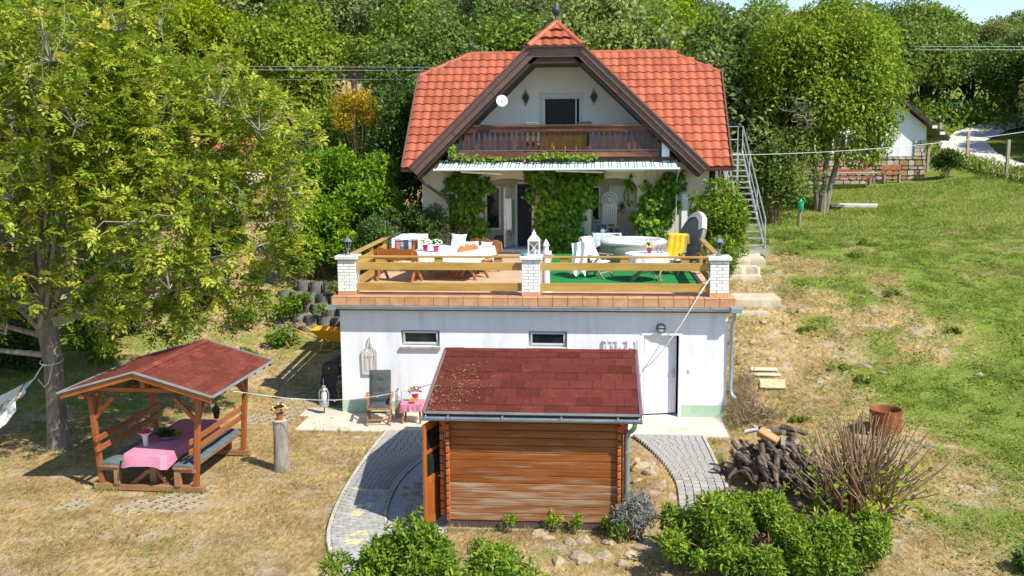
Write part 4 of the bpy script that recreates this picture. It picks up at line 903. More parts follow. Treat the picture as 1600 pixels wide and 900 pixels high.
    for z in (.12, .5, .9, 1.3, 1.66, 2.02): MB().box(6.59, 7.37, -.10, -.08, z-.015, z+.015).build('grille_rail', 'white_metal', G)
    for k in range(6): x = 6.70+k*.114; MB().box(x-.012, x+.012, -.115, -.102, .12, 2.0).build('grille_bar', 'white_metal', G)
    for x in (6.87, 7.12):
        o = thing('storage_box', 'white letter box hung on the security grille, %s one' % ('left' if x < 7 else 'right'), 'box', (x, -.15, 1.8)); MB().box(x-.07, x+.07, -.20, -.12, 1.76, 1.95, .01).build('body', 'white_paint', o); MB().box(x-.02, x+.02, -.21, -.2, 1.72, 1.76).build('catch', 'gz_worn', o)
lower()
# brick pillars
def pillars():
    for i, (x0, x1, lb) in enumerate(((-.03, .41, 'white brick pillar at the left corner of the terrace'), (4.51, 4.95, 'white brick pillar in the middle of the terrace front'), (9.02, 9.46, 'white brick pillar at the right corner of the terrace'))):
        P = thing('brick_pillar', lb, 'pillar', ((x0+x1)/2, .22, TF+.03), 0, 'brick pillars of the terrace')
        y0, y1 = .02, .44; MB().box(x0+.012, x1-.012, y0+.012, y1-.012, 2.975, 3.86).build('core', 'mortar', P)
        MB().box(x0-.004, x1+.004, y0-.004, y1+.004, 2.984, 3.07, .004).build('base_tile', 'coping_tile', P)
        n = 10; hh = (3.85-3.078)/n
        for r in range(n):
            z0 = 3.078+r*hh; z1 = z0+hh-.010; sp = x0+(.285 if r % 2 else .155)
            for a, b in ((x0, sp-.006), (sp+.006, x1)):
                MB().box(a, b, y0, y0+.1, z0, z1, .004).build('brick', 'brick_white', P); MB().box(a, b, y1-.1, y1, z0, z1, .004).build('brick', 'brick_white', P)
            sy = y0+(.26 if r % 2 else .16)
            for a, b in ((y0+.105, sy-.006), (sy+.006, y1-.105)):
                if b-a > .03: MB().box(x0, x0+.1, a, b, z0, z1, .004).build('brick', 'brick_white', P); MB().box(x1-.1, x1, a, b, z0, z1, .004).build('brick', 'brick_white', P)
        MB().box(x0-.06, x1+.06, y0-.06, y1+.06, 3.86, 3.955, .015).build('cap', 'cap_stone', P)
        if i != 1:
            xc = (x0+x1)/2; o = thing('pillar_lantern', 'grey lantern standing on the %s corner pillar' % ('left' if i == 0 else 'right'), 'lantern', (xc, .22, 3.956), 0, 'grey lanterns on the corner pillars')
            MB().lathe([(.08, 0), (.08, .02), (.03, .05), (.025, .12), (.04, .14)], (xc, .22, 3.956), 10).build('foot', 'lamp_grey', o, True); lantern(o, (xc, .22, 4.09), .36, 'lamp_grey', 'glass')
pillars()
def rails():
    def front(x0, x1, lb):
        R = thing('terrace_railing', lb, 'railing', ((x0+x1)/2, .22, TF))
        MB().box(x0-.05, x1+.05, .12, .28, 3.90, 3.94, .006).build('top_board', 'pine', R)
        MB().box(x0-.06, x1+.06, .10, .14, 3.60, 3.79, .006).build('board', 'pine', R); MB().box(x0-.04, x1+.04, .10, .14, 3.09, 3.29, .006).build('board', 'pine', R)
        n = 3
        for i in range(n): x = x0+.55+(x1-x0-1.1)*i/(n-1); MB().box(x-.10, x+.10, .145, .19, 3.79, 3.90).build('post', 'pine', R)
        MB().box(x0+.02, x1-.3, .20, .22, 3.0, 3.03).build('skirting', 'terracotta', R)
    front(.45, 4.47, 'pine railing between the left and middle brick pillars'); front(4.99, 8.98, 'pine railing between the middle and right brick pillars')
    for x, s, lb, y1 in ((.18, 1, 'pine side railing along the left edge of the terrace', 4.7), (9.25, -1, 'pine side railing along the right edge of the terrace', 4.8)):
        R = thing('terrace_railing', lb, 'railing', (x, 2.5, TF))
        MB().box(x-.08, x+.08, .44, y1, 3.90, 3.945, .006).build('top_board', 'pine_y', R); MB().box(x+s*.04, x+s*.075, .44, y1-.05, 3.56, 3.78, .006).build('board', 'pine_y', R); MB().box(x+s*.04, x+s*.075, .44, y1-.05, 3.08, 3.3, .006).build('board', 'pine_y', R)
        for y in (1.3, 2.9, 4.5): MB().box(x-.045, x+.035, y-.045, y+.045, TF, 3.90).build('post', 'pine_y', R)
rails()
# ---------------------------------------------------------------- terrace furniture
def cloth_table(name, lb, cx, cy, hx, hy, z, over, m, round_=False, rot=0, seed=1, parent=None):
    """table cloth: top plus a wavy skirt"""
    r = random.Random(seed); N = 72; ring = []
    for k in range(N):
        a = 2*math.pi*k/N; c, s = math.cos(a), math.sin(a)
        if round_: p = (hx*c, hy*s)
        else:
            q = max(abs(c)/hx, abs(s)/hy); p = (c/q, s/q)
        ring.append(p)
    R2 = Matrix.Rotation(rot, 2); vs = [(cx, cy, z)]; lv = [(1.0, 0, 0), (1.015, -.012, 0), (1.04, -.5, .35), (1.07, -1, 1)]
    for sc, dz, wv in lv:
        for k, (x, y) in enumerate(ring):
            corner = 0 if round_ else max(0, (abs(x)/hx+abs(y)/hy-1.55)/.45)
            w = wv*(.022*math.sin(k*1.35+seed)+.014*math.sin(k*.61+2*seed)); d = math.hypot(x, y); f = sc+w/d
            drop = (dz*over if dz < -.1 else dz)*(1+.28*corner+(.06*math.sin(k*.9) if wv else 0)); q = R2 @ Vector((x*f, y*f)); vs.append((cx+q.x, cy+q.y, z+drop))
    fs = [(0, 1+k, 1+(k+1) % N) for k in range(N)]
    for l in range(3): fs += [(1+l*N+k, 1+(l+1)*N+k, 1+(l+1)*N+(k+1) % N, 1+l*N+(k+1) % N) for k in range(N)]
    o = MB().add(vs, fs).build(name, m, parent, True); return o
def flower_pot(name, lb, x, y, z, pot, petal, s=1, extra=(), n=46, pots=True, grp=None):
    o = thing(name, lb, 'potted flowers', (x, y, z), 0, grp); prof = [(.05*s, 0), (.075*s, .12*s), (.082*s, .125*s), (.082*s, .14*s), (.07*s, .14*s), (.004, .12*s)]
    if pots: MB().lathe(prof, (x, y, z), 14).build('pot', pot, o, True)
    r = np.random.default_rng(int(abs(x*91+y*37)*10) % 9999); c = np.array([0, 0, .21*s]); m = 70
    d = rdir(m, r); d[:, 2] = np.abs(d[:, 2])*.7; Bp = c+d*.05*s; link('leaves', leaf_mesh('leaves', Bp, d, np.tile([0, 0, 1.], (m, 1)), r.uniform(.08, .13, m)*s, .45, r.uniform(.3, .9, m), 'shrub_dark'), o)
    cols = [petal]+list(extra)
    for ci, pm in enumerate(cols):
        mb = MB()
        for k in range(n//len(cols)):
            v = Vector(rdir(1, r)[0]); v.z = abs(v.z)*.8; p = Vector((x, y, z+.20*s))+Vector((v.x*.15*s, v.y*.15*s, v.z*.13*s)); mb.ball(p, .028*s, 6, 4, (1, 1, .7))
        mb.build('blossoms', pm, o)
    return o
def terrace_things():
    # long table with white cloth
    T = thing('terrace_table', 'wooden trestle table under a white cloth on the terrace', 'table', (2.25, 3.85, TF), R_(-8)); M2 = lambda mb, n, m='bench_orange': mb.build(n, m, T, local=True)
    M2(MB().box(-.95, .95, -.9, .9, .70, .74), 'top')
    for s in (-1, 1):
        for k in (-1, 1): M2(MB().bar((s*.55+k*.30, -.6*1, 0), (s*.55-k*.05, -.6, .70), .07, .05, .005), 'leg'); M2(MB().bar((s*.55+k*.30, .6, 0), (s*.55-k*.05, .6, .70), .07, .05, .005), 'leg')
    c = cloth_table('tablecloth', '', 0, 0, .98, 1.15, .752, .20, 'cloth_white', seed=3); c.location = (2.25, 3.85, TF); c.rotation_euler = (0, 0, R_(-8)); tag(c, 'large white tablecloth over the terrace trestle table', 'tablecloth')
    flower_pot('flower_pot', 'white flowers in a magenta pot, left one on the white tablecloth', 1.57, 3.5, TF+.754, 'pot_magenta', 'petal_white', 1.05, grp='magenta pots on the white tablecloth'); flower_pot('flower_pot', 'white flowers in a magenta pot, right one on the white tablecloth', 1.92, 3.2, TF+.754, 'pot_magenta', 'petal_white', 1.1, grp='magenta pots on the white tablecloth')
    def bench(lb, x, y, rz, ln=1.5):
        b = thing('garden_bench', lb, 'bench', (x, y, TF), rz, 'orange wooden terrace benches'); F = lambda mb, n: mb.build(n, 'bench_orange', b, local=True)
        F(MB().box(-ln/2, ln/2, -.2, .2, .42, .46, .008), 'seat'); pr = [(-ln/2, .60), (-ln/2+.05, .86)]+[(-ln/2+.05+(ln-.1)*t, .86+.05*math.sin(t*math.pi*3)**2+.03*math.sin(math.pi*t)) for t in np.linspace(0, 1, 15)]+[(ln/2, .60)]
        F(MB().prism(pr, .20, .235), 'backrest')
        for sx in (-ln/2+.2, ln/2-.2):
            F(MB().bar((sx, -.26, 0), (sx, .02, .43), .05, .07, .005), 'leg'); F(MB().bar((sx, .28, 0), (sx, .06, .43), .05, .07, .005), 'leg'); F(MB().bar((sx, .16, .42), (sx, .25, .82), .05, .05, .005), 'back_post')
        return b
    bench('orange wooden bench beside the left railing, carved back towards the camera', .98, 2.75, R_(158), 1.5); bench('orange wooden bench behind the white tablecloth with cushions on it', 2.95, 4.9, R_(-38), 1.35); 
    b = bench('orange wooden bench in front of the tablecloth near the middle pillar', 2.95, 3.35, R_(62), 1.0)
    for x, y, z, rx, rz, m, lb in ((2.32, 4.75, TF+.74, 75, -25, 'cloth_white', 'big white pillow propped at the back of the table'), (2.8, 4.15, TF+.66, 60, 15, 'cloth_spots', 'small speckled pillow on the bench behind the table'), (3.2, 3.95, TF+.66, 70, -30, 'cloth_white', 'round white cushion on the bench by the middle pillar')):
        big = .25 if 'big' in lb else .19; N = 10; vs = []
        for sg in (1, -1):
            for a in range(N+1):
                for b_ in range(N+1):
                    u, v = 2*a/N-1, 2*b_/N-1; t = max(0, (1-u**4)*(1-v**4))**.55; vs.append((u*big*1.05*(1-.10*(1-v*v)*abs(u)**3), v*big*(1-.10*(1-u*u)*abs(v)**3), sg*big*.36*t*(1+.10*math.sin(4*u+3*v))))
        K = (N+1)**2; f = [(a*(N+1)+b_, (a+1)*(N+1)+b_, (a+1)*(N+1)+b_+1, a*(N+1)+b_+1) for a in range(N) for b_ in range(N)]
        mb = MB().add(vs, f+[tuple(q+K for q in p[::-1]) for p in f])
        o = mb.build('pillow', m, None, True); o.location = (x, y, z+.12); o.rotation_euler = (R_(rx), 0, R_(rz)); tag(o, lb, 'pillow', 'pillows around the terrace table')
    tag(MB().tube([(3.35, 3.6, TF+.52), (3.44, 3.5, TF+.55), (3.5, 3.42, TF+.50)], [.05, .06, .04], 8).build('rolled_cloth', 'cloth_white', None, True), 'small rolled white cloth at the end of the terrace bench', 'cloth')
    # drying rack
    D = thing('drying_rack', 'folding laundry rack full of washing by the left railing', 'drying rack', (.68, 5.3, TF)); r = MB()
    x0, x1, y0, y1, z = .42, 1.16, 4.5, 6.3, TF+.95
    fr = MB(); fr.tube([(x0, y0, z), (x1, y0, z), (x1, y1, z), (x0, y1, z), (x0, y0, z)], .012, 6); fr.build('frame', 'white_metal', D)
    for i in range(7): x = x0+(x1-x0)*i/6; MB().tube([(x, y0, z), (x, y1, z)], .006, 4).build('line', 'white_metal', D)
    for y in (y0+.3, y1-.3):
        MB().tube([(x0, y, z), (x1, y, TF)], .012, 6).build('leg', 'white_metal', D); MB().tube([(x1, y, z), (x0, y, TF)], .012, 6).build('leg', 'white_metal', D)
    vs = []
    for a in range(9):
        for k in range(7): u = k/6; vs.append((x0-.02+(x1-x0+.04)*u, y0+.02+(y1-y0-.1)*a/8, z+.018+.012*math.sin(a*2.1+u*9)))
    tag(MB().add(vs, [(a*7+k, a*7+k+1, (a+1)*7+k+1, (a+1)*7+k) for a in range(8) for k in range(6)]).build('laundry', 'cloth_white', None, True), 'white sheet spread over the top of the laundry rack', 'laundry', 'washing on the rack')
    wash = [('cloth_white', 'white shirt'), ('cloth_pink', 'rose vest'), ('cloth_white', 'white pillow case'), ('cloth_navy', 'navy shirt'), ('cloth_blue', 'pale blue cloth'), ('cloth_orange', 'orange shirt')]
    for i, (m, lb) in enumerate(wash):
        xa = x0+(x1-x0)*i/6.2; w = .10+.02*(i % 2); hh = .42+.25*random.random(); vs = []
        for a in range(7):
            for k in range(5): u = k/4; vs.append((xa+w*a/6, y0-.03-.015*math.sin(a*2.2)*u+.05*(i % 3), z+.01-hh*u*(1-.06*math.sin(a+i))))
        tag(MB().add(vs, [(a*5+k, a*5+k+1, (a+1)*5+k+1, (a+1)*5+k) for a in range(6) for k in range(4)]).build('laundry', m, None, True), lb+' drying on the front of the laundry rack', 'laundry', 'washing on the rack')
    vs = []
    for a in range(15):
        for k in range(5): u = k/4; vs.append((x1+.02+.015*math.sin(a*1.4)*u, y0+(y1-y0)*a/14, z+.02-.62*u))
    tag(MB().add(vs, [(a*5+k, a*5+k+1, (a+1)*5+k+1, (a+1)*5+k) for a in range(14) for k in range(4)]).build('laundry', 'cloth_spots', None, True), 'large speckled sheet over the side of the laundry rack', 'laundry', 'washing on the rack')
    # green carpet
    tag(MB().box(4.9, 9.0, 1.2, 9.3, TF+.001, TF+.012).build('carpet', 'carpet'), 'bright green artificial grass carpet on the terrace', 'carpet')
    # hot tub
    t = thing('hot_tub', 'round grey inflatable hot tub with white rim on the carpet', 'hot tub', (7.45, 7.6, TF+.012)); c = (7.45, 7.6, TF+.012); N = 36
    MB().lathe([(.98, 0), (1.03, .06), (1.05, .3), (1.03, .5), (.99, .58), (.80, .58), (.78, .3), (.76, .1)], c, N).build('wall', 'tub', t, True)
    MB().lathe([(1.03, .53), (1.05, .60), (.99, .66), (.86, .67), (.79, .62), (.78, .55)], c, N).build('rim', 'tub_top', t, True)
    for k in range(28):
        a = 2*math.pi*k/28; MB().tube([(c[0]+.785*math.cos(a), c[1]+.785*math.sin(a), c[2]+.12), (c[0]+.785*math.cos(a), c[1]+.785*math.sin(a), c[2]+.60)], .055, 6).build('rib', 'tub_top', t, True)
    MB().lathe([(.77, .40), (.4, .405), (.004, .405)], c, N).build('water', 'water', t, True)
    # lid leaning
    L = thing('spa_cover', 'round grey hot tub lid leaning upright at the right railing', 'lid', (8.95, 5.2, TF+.01)); rot = Vector((-.90, -.26, .38)).to_track_quat('Z', 'Y').to_matrix()
    cc = Vector((8.98, 5.2, TF+.86)); MB().lathe([(.70, -.07), (.84, -.06), (.875, 0), (.86, .06), (.72, .09), (.3, .115), (.004, .12)], cc, 36, rot).build('cover', 'tub_lid', L, True)
    vs = []; 
    for i in range(9):
        a = R_(30+13*i)
        for k, (rr, zz) in enumerate(((.80, -.09), (.885, -.04), (.90, .03), (.86, .085), (.70, .115))):
            v = rot @ Vector((rr*math.cos(a), rr*math.sin(a), zz+.012+.012*math.sin(i*2.1))); vs.append(tuple(cc+v))
    mb = MB().add(vs, [(i*5+k, i*5+k+1, (i+1)*5+k+1, (i+1)*5+k) for i in range(8) for k in range(4)]); tag(mb.build('cover_cloth', 'cloth_cream', None, True), 'beige cloth draped over the top edge of the hot tub lid', 'cloth')
    # round table
    T = thing('garden_table', 'small round folding table under a white cloth on the carpet', 'table', (7.65, 3.0, TF+.012)); z = TF+.012
    MB().lathe([(.55, .70), (.55, .73), (.004, .73)], (7.65, 3.0, z), 24).build('top', 'grey_wood', T)
    for s in (-.22, .22):
        MB().bar((7.65-.42, 3.0+s, z), (7.65+.38, 3.0+s, z+.70), .03, .05).build('leg', 'grey_wood', T); MB().bar((7.65+.42, 3.0+s*.8, z), (7.65-.38, 3.0+s*.8, z+.70), .03, .05).build('leg', 'grey_wood', T)
    MB().bar((7.3, 2.78, z+.12), (7.3, 3.22, z+.12), .03, .03).build('brace', 'grey_wood', T); MB().bar((8.0, 2.78, z+.12), (8.0, 3.22, z+.12), .03, .03).build('brace', 'grey_wood', T)
    tag(cloth_table('tablecloth', '', 7.65, 3.0, .57, .57, z+.742, .22, 'cloth_white', True, 0, 5), 'round white lace tablecloth on the small folding table', 'tablecloth')
    flower_pot('flower_pot', 'white flowers in a magenta pot on the round white table', 7.72, 2.95, z+.744, 'pot_magenta', 'petal_white', .95, ('petal_yellow',))
    for x, lb in ((7.95, 'left small dark lantern on the round white table'), (8.06, 'right small dark lantern on the round white table')):
        o = thing('table_lantern', lb, 'lantern', (x, 3.05, z+.744), 0, 'small lanterns on the round table'); lantern(o, (x, 3.05, z+.744), .2, 'lamp_grey')
    # folding armchairs
    def folding(lb, x, y, rz, m, towel=None):
        c = thing('folding_armchair', lb, 'chair', (x, y, TF+.012), rz, 'folding armchairs on the carpet'); F = lambda mb, n, mm='grey_wood': mb.build(n, mm, c, local=True)
        for s in (-.26, .26):
            F(MB().bar((s, -.34, 0), (s, .22, .62), .03, .05), 'front_leg'); F(MB().bar((s*.92, .30, 0), (s*.92, -.18, .60), .03, .05), 'rear_leg'); F(MB().bar((s, .10, .40), (s, .48, 1.08), .03, .045), 'back_stile'); F(MB().bar((s*1.1, -.30, .62), (s*1.1, .24, .63), .055, .025, .005), 'armrest')
        F(MB().bar((-.26, -.2, .15), (.26, -.2, .15), .03, .03), 'brace'); F(MB().bar((-.26, .2, .15), (.26, .2, .15), .03, .03), 'brace')
        F(MB().bar((0, -.26, .43), (0, .22, .42), .50, .07, .03), 'seat_cushion', m); F(MB().bar((0, .12, .46), (0, .46, 1.06), .50, .07, .03), 'back_cushion', m); return c
    folding('cream cushioned folding armchair left of the round table, draped with a towel', 6.35, 3.6, R_(58), 'cloth_cream'); folding('cream cushioned folding armchair right of the round table under a yellow towel', 8.45, 4.3, R_(-25), 'cloth_cream')
    def drape(lb, x, y, rz, z0, z1, w, m, dpt, lean):
        vs = []; nx = 12
        prof = [(-dpt-.03, z0), (-dpt+lean*.4, (z0+z1)/2), (lean*.8, z1-.05), (lean, z1), (lean+.06, z1-.02), (lean+.10, z1-.3)]
        for i in range(nx+1):
            for k, (yy, zz) in enumerate(prof): vs.append((-w/2+w*i/nx, yy+.015*math.sin(i*1.8+k), zz+(.012*math.sin(i*1.1) if k in (0, 5) else 0)))
        mb = MB().add(vs, [(i*6+k, i*6+k+1, (i+1)*6+k+1, (i+1)*6+k) for i in range(nx) for k in range(5)]); o = mb.build('towel', m, None, True); o.location = (x, y, TF); o.rotation_euler = (0, 0, rz); tag(o, lb, 'towel')
    drape('bright yellow towel over the back of the folding armchair', 8.45, 4.3, R_(-25), .48, 1.13, .56, 'cloth_yellow', -.08, .43)
    drape('white towel hanging from the back of the left folding armchair to the carpet', 6.35+.0, 3.6, R_(58), .5, 1.12, .5, 'cloth_white', -.10, .43)
    vs = []
    for i in range(9):
        for k in range(6): u = k/5; vs.append((5.62+.42*i/8+.03*math.sin(k), 3.55-.25*u+.05*math.sin(i*1.6+u*2)-.1*(i/8), TF+1.02-.86*u*(1-.08*math.sin(i*1.3))-.1*abs(i/8-.7)))
    tag(MB().add(vs, [(i*6+k, i*6+k+1, (i+1)*6+k+1, (i+1)*6+k) for i in range(8) for k in range(5)]).build('bathrobe', 'cloth_white', None, True), 'long white bathrobe hanging behind the left folding armchair', 'bathrobe')
    # blue tea table by the house
    T = thing('tea_table', 'small table under a pale blue cloth by the right arch', 'table', (6.6, 9.1, TF)); 
    for sx in (-.35, .35):
        for sy in (-.22, .22): MB().box(6.6+sx-.02, 6.6+sx+.02, 9.1+sy-.02, 9.1+sy+.02, TF, TF+.7).build('leg', 'grey_wood', T)
    MB().box(6.15, 7.05, 8.8, 9.4, TF+.7, TF+.73).build('top', 'grey_wood', T)
    tag(cloth_table('tablecloth', '', 6.6, 9.1, .47, .32, TF+.742, .42, 'cloth_blue', False, R_(8), 9), 'pale blue patterned cloth on the tea table', 'tablecloth')
    tag(MB().box(6.30, 6.62, 9.26, 9.31, TF+.75, TF+.98, .008).build('tray', 'cloth_navy'), 'dark blue tray standing on the tea table', 'tray')
    o = thing('teapot', 'white teapot on the blue tea table', 'teapot', (6.5, 9.0, TF+.745)); MB().lathe([(.05, 0), (.08, .05), (.075, .11), (.03, .13), (.015, .15), (.004, .15)], (6.5, 9.0, TF+.745), 14).build('body', 'white_paint', o, True); MB().tube([(6.58, 9.0, TF+.79), (6.64, 9.0, TF+.85)], [.018, .01], 6).build('spout', 'white_paint', o, True)
    flower_pot('green_plant_pot', 'leafy green plant in a dark pot on the blue tea table', 6.78, 9.15, TF+.745, 'black_metal', 'petal_white', .95, n=3)
    o = thing('ornament_jar', 'dark jar with red lid on the blue tea table', 'jar', (6.98, 9.05, TF+.745)); MB().lathe([(.06, 0), (.08, .07), (.05, .14)], (6.98, 9.05, TF+.745), 12).build('body', 'black_metal', o, True); MB().lathe([(.055, .14), (.05, .19), (.01, .22), (.004, .22)], (6.98, 9.05, TF+.745), 12).build('lid', 'terracotta', o, True)
    # middle pillar: white lantern, bowl; white column candle holder behind
    o = thing('white_lantern', 'white house-shaped lantern with crossed bars on the middle pillar', 'lantern', (4.8, .2, 3.956)); x, y, z = 4.8, .2, 3.956; w = .13
    MB().box(x-w-.02, x+w+.02, y-w-.02, y+w+.02, z, z+.03).build('base', 'white_paint', o)
    for sx in (-1, 1):
        for sy in (-1, 1): MB().box(x+sx*w-.012, x+sx*w+.012, y+sy*w-.012, y+sy*w+.012, z+.03, z+.36).build('corner_post', 'white_paint', o)
    for sy in (-1, 1): MB().bar((x-w, y+sy*w, z+.04), (x+w, y+sy*w, z+.35), .012, .014).bar((x+w, y+sy*w+.004, z+.04), (x-w, y+sy*w+.004, z+.35), .012, .014).build('cross_bars', 'white_paint', o)
    for sx in (-1, 1): MB().bar((x+sx*w, y-w, z+.04), (x+sx*w, y+w, z+.35), .012, .014).bar((x+sx*w, y+w, z+.04), (x+sx*w, y-w, z+.35), .012, .014).build('cross_bars', 'white_paint', o)
    MB().lathe([(.21, .36), (.20, .385), (.13, .46), (.07, .50), (.06, .56), (.03, .58), (.02, .62), (.004, .63)], (x, y, z), 4, Matrix.Rotation(R_(45), 3, 'Z')).build('roof', 'white_paint', o); MB().lathe([(.04, .03), (.04, .15), (.004, .15)], (x, y, z), 10).build('candle', 'cloth_cream', o)
    tag(MB().lathe([(.07, 0), (.10, .05), (.11, .08), (.10, .08), (.08, .02), (.004, .015)], (4.60, .13, 3.956), 16).build('bowl', 'teal', None, True), 'small teal bowl on the middle pillar', 'bowl')
    o = thing('lighthouse_lantern', 'tall white lighthouse-shaped lantern behind the middle pillar', 'lantern', (5.05, 1.0, TF)); MB().lathe([(.16, 0), (.15, .05), (.10, .10), (.085, .9), (.14, .95), (.14, 1.0), (.07, 1.02), (.065, 1.14), (.09, 1.16), (.05, 1.26), (.02, 1.30), (.004, 1.33)], (5.05, 1.0, TF), 16).build('tower', 'white_paint', o, True); MB().lathe([(.14, 1.0), (.14, 1.03), (.13, 1.03), (.13, 1.0)], (5.05, 1.0, TF), 16).build('gallery', 'cap_stone', o)
    # string from the right pillar to the grille
    tag(MB().tube([(9.08, -.01, 3.55), (8.75, -.25, 3.1), (8.35, -.42, 2.45), (7.95, -.45, 1.85), (7.70, -.35, 1.50), (7.42, -.2, 1.22)], .013, 6).build('washing_line', 'wire_white', None, True), 'white cord slung from the right terrace pillar past the door', 'cord')
terrace_things()
# ---------------------------------------------------------------- log cabin
def cabin():
    C = thing('log_cabin', 'small weathered log cabin with red shingle roof', 'cabin', (5.25, -5.0, 0))
    x0, x1, yf, yb = 3.74, 6.76, -7.4, -2.75; zb, zt = .17, 2.08; n = 14; hh = (zt-zb)/n; ez, rz, ey, ry = 2.15, 2.70, -7.62, -5.0
    MB().box(x0-.02, x1+.02, yf-.02, yb+.02, -.1, zb-.005).build('base_frame', 'cabin_base', C)
    MB().box(x0-.06, x1+.1, yf-.10, yf-.025, -.1, .03).build('base_sill', 'grey_wood', C)
    def logboard(p, q, z):   # rounded board
        a = Vector((*p, 0)); b = Vector((*q, 0)); d = (b-a).normalized(); nn = Vector((d.y, -d.x, 0)); h = hh-.004
        pr = [(-.03, 0), (.027, 0), (.037, h*.06), (.038, h*.5), (.037, h*.94), (.027, h), (-.03, h)]; vs = [tuple(a+nn*u+Vector((0, 0, z+w))) for u, w in pr]+[tuple(b+nn*u+Vector((0, 0, z+w))) for u, w in pr]; k = len(pr)
        return MB().add(vs, [tuple(range(k))[::-1], tuple(range(k, 2*k))]+[(i, (i+1) % k, (i+1) % k+k, i+k) for i in range(k)])
    for i in range(n):
        z = zb+i*hh; m = 'log_wood_low' if i < 5 else 'log_wood'
        logboard((x0, yf), (x1, yf), z).build('log_board', m, C, True)
        logboard((x1, yb), (x0, yb), z).build('log_board', m, C, True)
        logboard((x1, yf+.05), (x1, yb), z).build('log_board', m, C, True)
        for a, b in ((-2.75, -5.6), (-6.75, -7.35)) if z < 1.85 else ((-2.75, -7.35),): logboard((x0, a), (x0, b), z).build('log_board', m, C, True)
        for x in (x0+.03, x1-.03): MB().box(x-.032, x+.032, yf-.125, yf-.043, z+.008, z+hh-.014, .01).build('log_end', 'log_end', C)
        MB().box(x0-.12, x0-.043, yf-.03, yf+.03, z+hh*.5, z+hh*1.4, .01).build('log_end', 'log_end', C); MB().box(x1+.043, x1+.12, yf-.03, yf+.03, z+hh*.5, z+hh*1.4, .01).build('log_end', 'log_end', C)
    for x in (x0, x1):   # gable boards
        for k in range(4):
            za = zt+k*.15; t = (rz-.12-za)/(rz-ez); dy = 2.6*max(0, t-.02)
            if dy > .1: MB().box(x-.03, x+.03, ry-dy, ry+dy, za, za+.145).build('gable_board', 'log_wood', C)
    MB().box(x0+.05, x1-.05, yf+.05, yf+.06, 0.1, 2.0).build('inner_wall', 'dark', C)
    # roof
    xa, xb = 3.40, 7.08; t = .05; sl = math.atan2(rz-ez, ry-ey); SL = math.hypot(rz-ez, ry-ey); yb2 = 2*ry-ey
    d = MB(); d.prismx([(ey, ez-t), (ey, ez), (ry, rz), (yb2, ez), (yb2, ez-t), (ry, rz-t)][::-1], xa, xb); R = d.build('roof', 'gz_wood', C)
    rows = 8; st = SL/rows; cols = 9; w = (xb-xa)/cols
    sh = MB().obox((0, .5, 0), (1, 1.12, .012), None, 0).mesh('shingle', 'shingle')
    for s in (1, -1):
        for r in range(rows):
            off = (r % 3)*.37*w
            for c in range(-1, cols+1):
                a = max(xa-.01, xa+c*w+off); b = min(xb+.01, xa+(c+1)*w+off)
                if b-a < .06: continue
                u = r*st; lift = .012+.004*(r % 2)
                y = ey-.03+u*math.cos(sl); z = ez+u*math.sin(sl)+lift
                if s < 0: y = 2*ry-y
                o = link('shingle', sh, R, ((a+b)/2, y, z), (s*(sl-.018), 0, 0) if s > 0 else (-(sl-.018), 0, math.pi*0), (b-a-.006, st*(1 if s > 0 else -1), 1))
    k = 14
    for i in range(k):
        a, b = xa+(xb-xa)*i/k, xa+(xb-xa)*(i+1.05)/k
        mb = MB(); 
        for s in (-1, 1): mb.add([(a, ry, rz+.038), (b, ry, rz+.036), (b, ry+s*.13, rz+.002), (a, ry+s*.13, rz+.004)], [(0, 1, 2, 3) if s < 0 else (3, 2, 1, 0)])
        mb.build('ridge_shingle', 'shingle', R)
    for x in (xa-.012, xb+.012):
        MB().bar((x, ey-.05, ez-.03), (x, ry, rz-.03), .02, .14).build('barge_board', 'gz_wood', C); MB().bar((x, yb2+.05, ez-.03), (x, ry, rz-.03), .02, .14).build('barge_board', 'gz_wood', C)
        MB().bar((x, ey-.06, ez+.022), (x, ry, rz+.022), .06, .012).build('edge_strip', 'zinc', C)
    MB().bar((xa, ey-.05, ez+.018), (xb, ey-.05, ez+.018), .05, .03).build('eave_strip', 'zinc', C)
    MB().box(xa+.03, xb-.03, ey, ey+.02, ez-.12, ez-.03).build('eave_board', 'cabin_base', C)
    y, z, r = ey-.085, ez-.06, .062; pr = [(y+r*math.cos(a), z+r*math.sin(a)) for a in np.linspace(math.pi, 2*math.pi, 9)]+[(y+(r-.01)*math.cos(a), z+(r-.01)*math.sin(a)) for a in np.linspace(2*math.pi, math.pi, 9)]
    g = MB().prismx(pr, xa-.06, xb+.03).build('gutter', 'zinc', C, True)
    for x in (3.82, 4.75, 5.75, 6.7): MB().bar((x, y-r-.004, z+.0), (x, y-r-.004, z+.03), .03, .012).bar((x, y-r, z+.02), (x, y+r, z+.04), .03, .01).build('gutter_hook', 'zinc', g)
    MB().tube([(6.98, y, z-.05), (6.98, y+.01, z-.12), (6.95, y+.10, z-.20), (6.88, y+.2, z-.28), (6.87, y+.23, z-.36), (6.87, y+.23, .05)], .04, 10).build('downpipe', 'galv_pipe', C, True)
    MB().lathe([(.05, 0), (.05, .03)], (6.87, y+.23, 1.45), 10).build('pipe_clip', 'zinc', C)
    for x in (x0-.02, x1+.02): MB().bar((x, yf-.02, 1.78), (x, ey+.0, ez-.06), .06, .10).build('eave_bracket', 'log_end', C)
    # door leaf, open
    p, q = Vector((3.60, -7.0)), Vector((3.385, -7.72)); dv = (q-p).normalized(); L = (q-p).length
    def dbar(u0, u1, z0, z1, th=.045):
        a = p+dv*u0; b = p+dv*u1; return MB().bar((a.x, a.y, (z0+z1)/2), (b.x, b.y, (z0+z1)/2), th, z1-z0, .004)
    D = dbar(0, .09, .1, 1.95).build('door', 'door_wood', C)
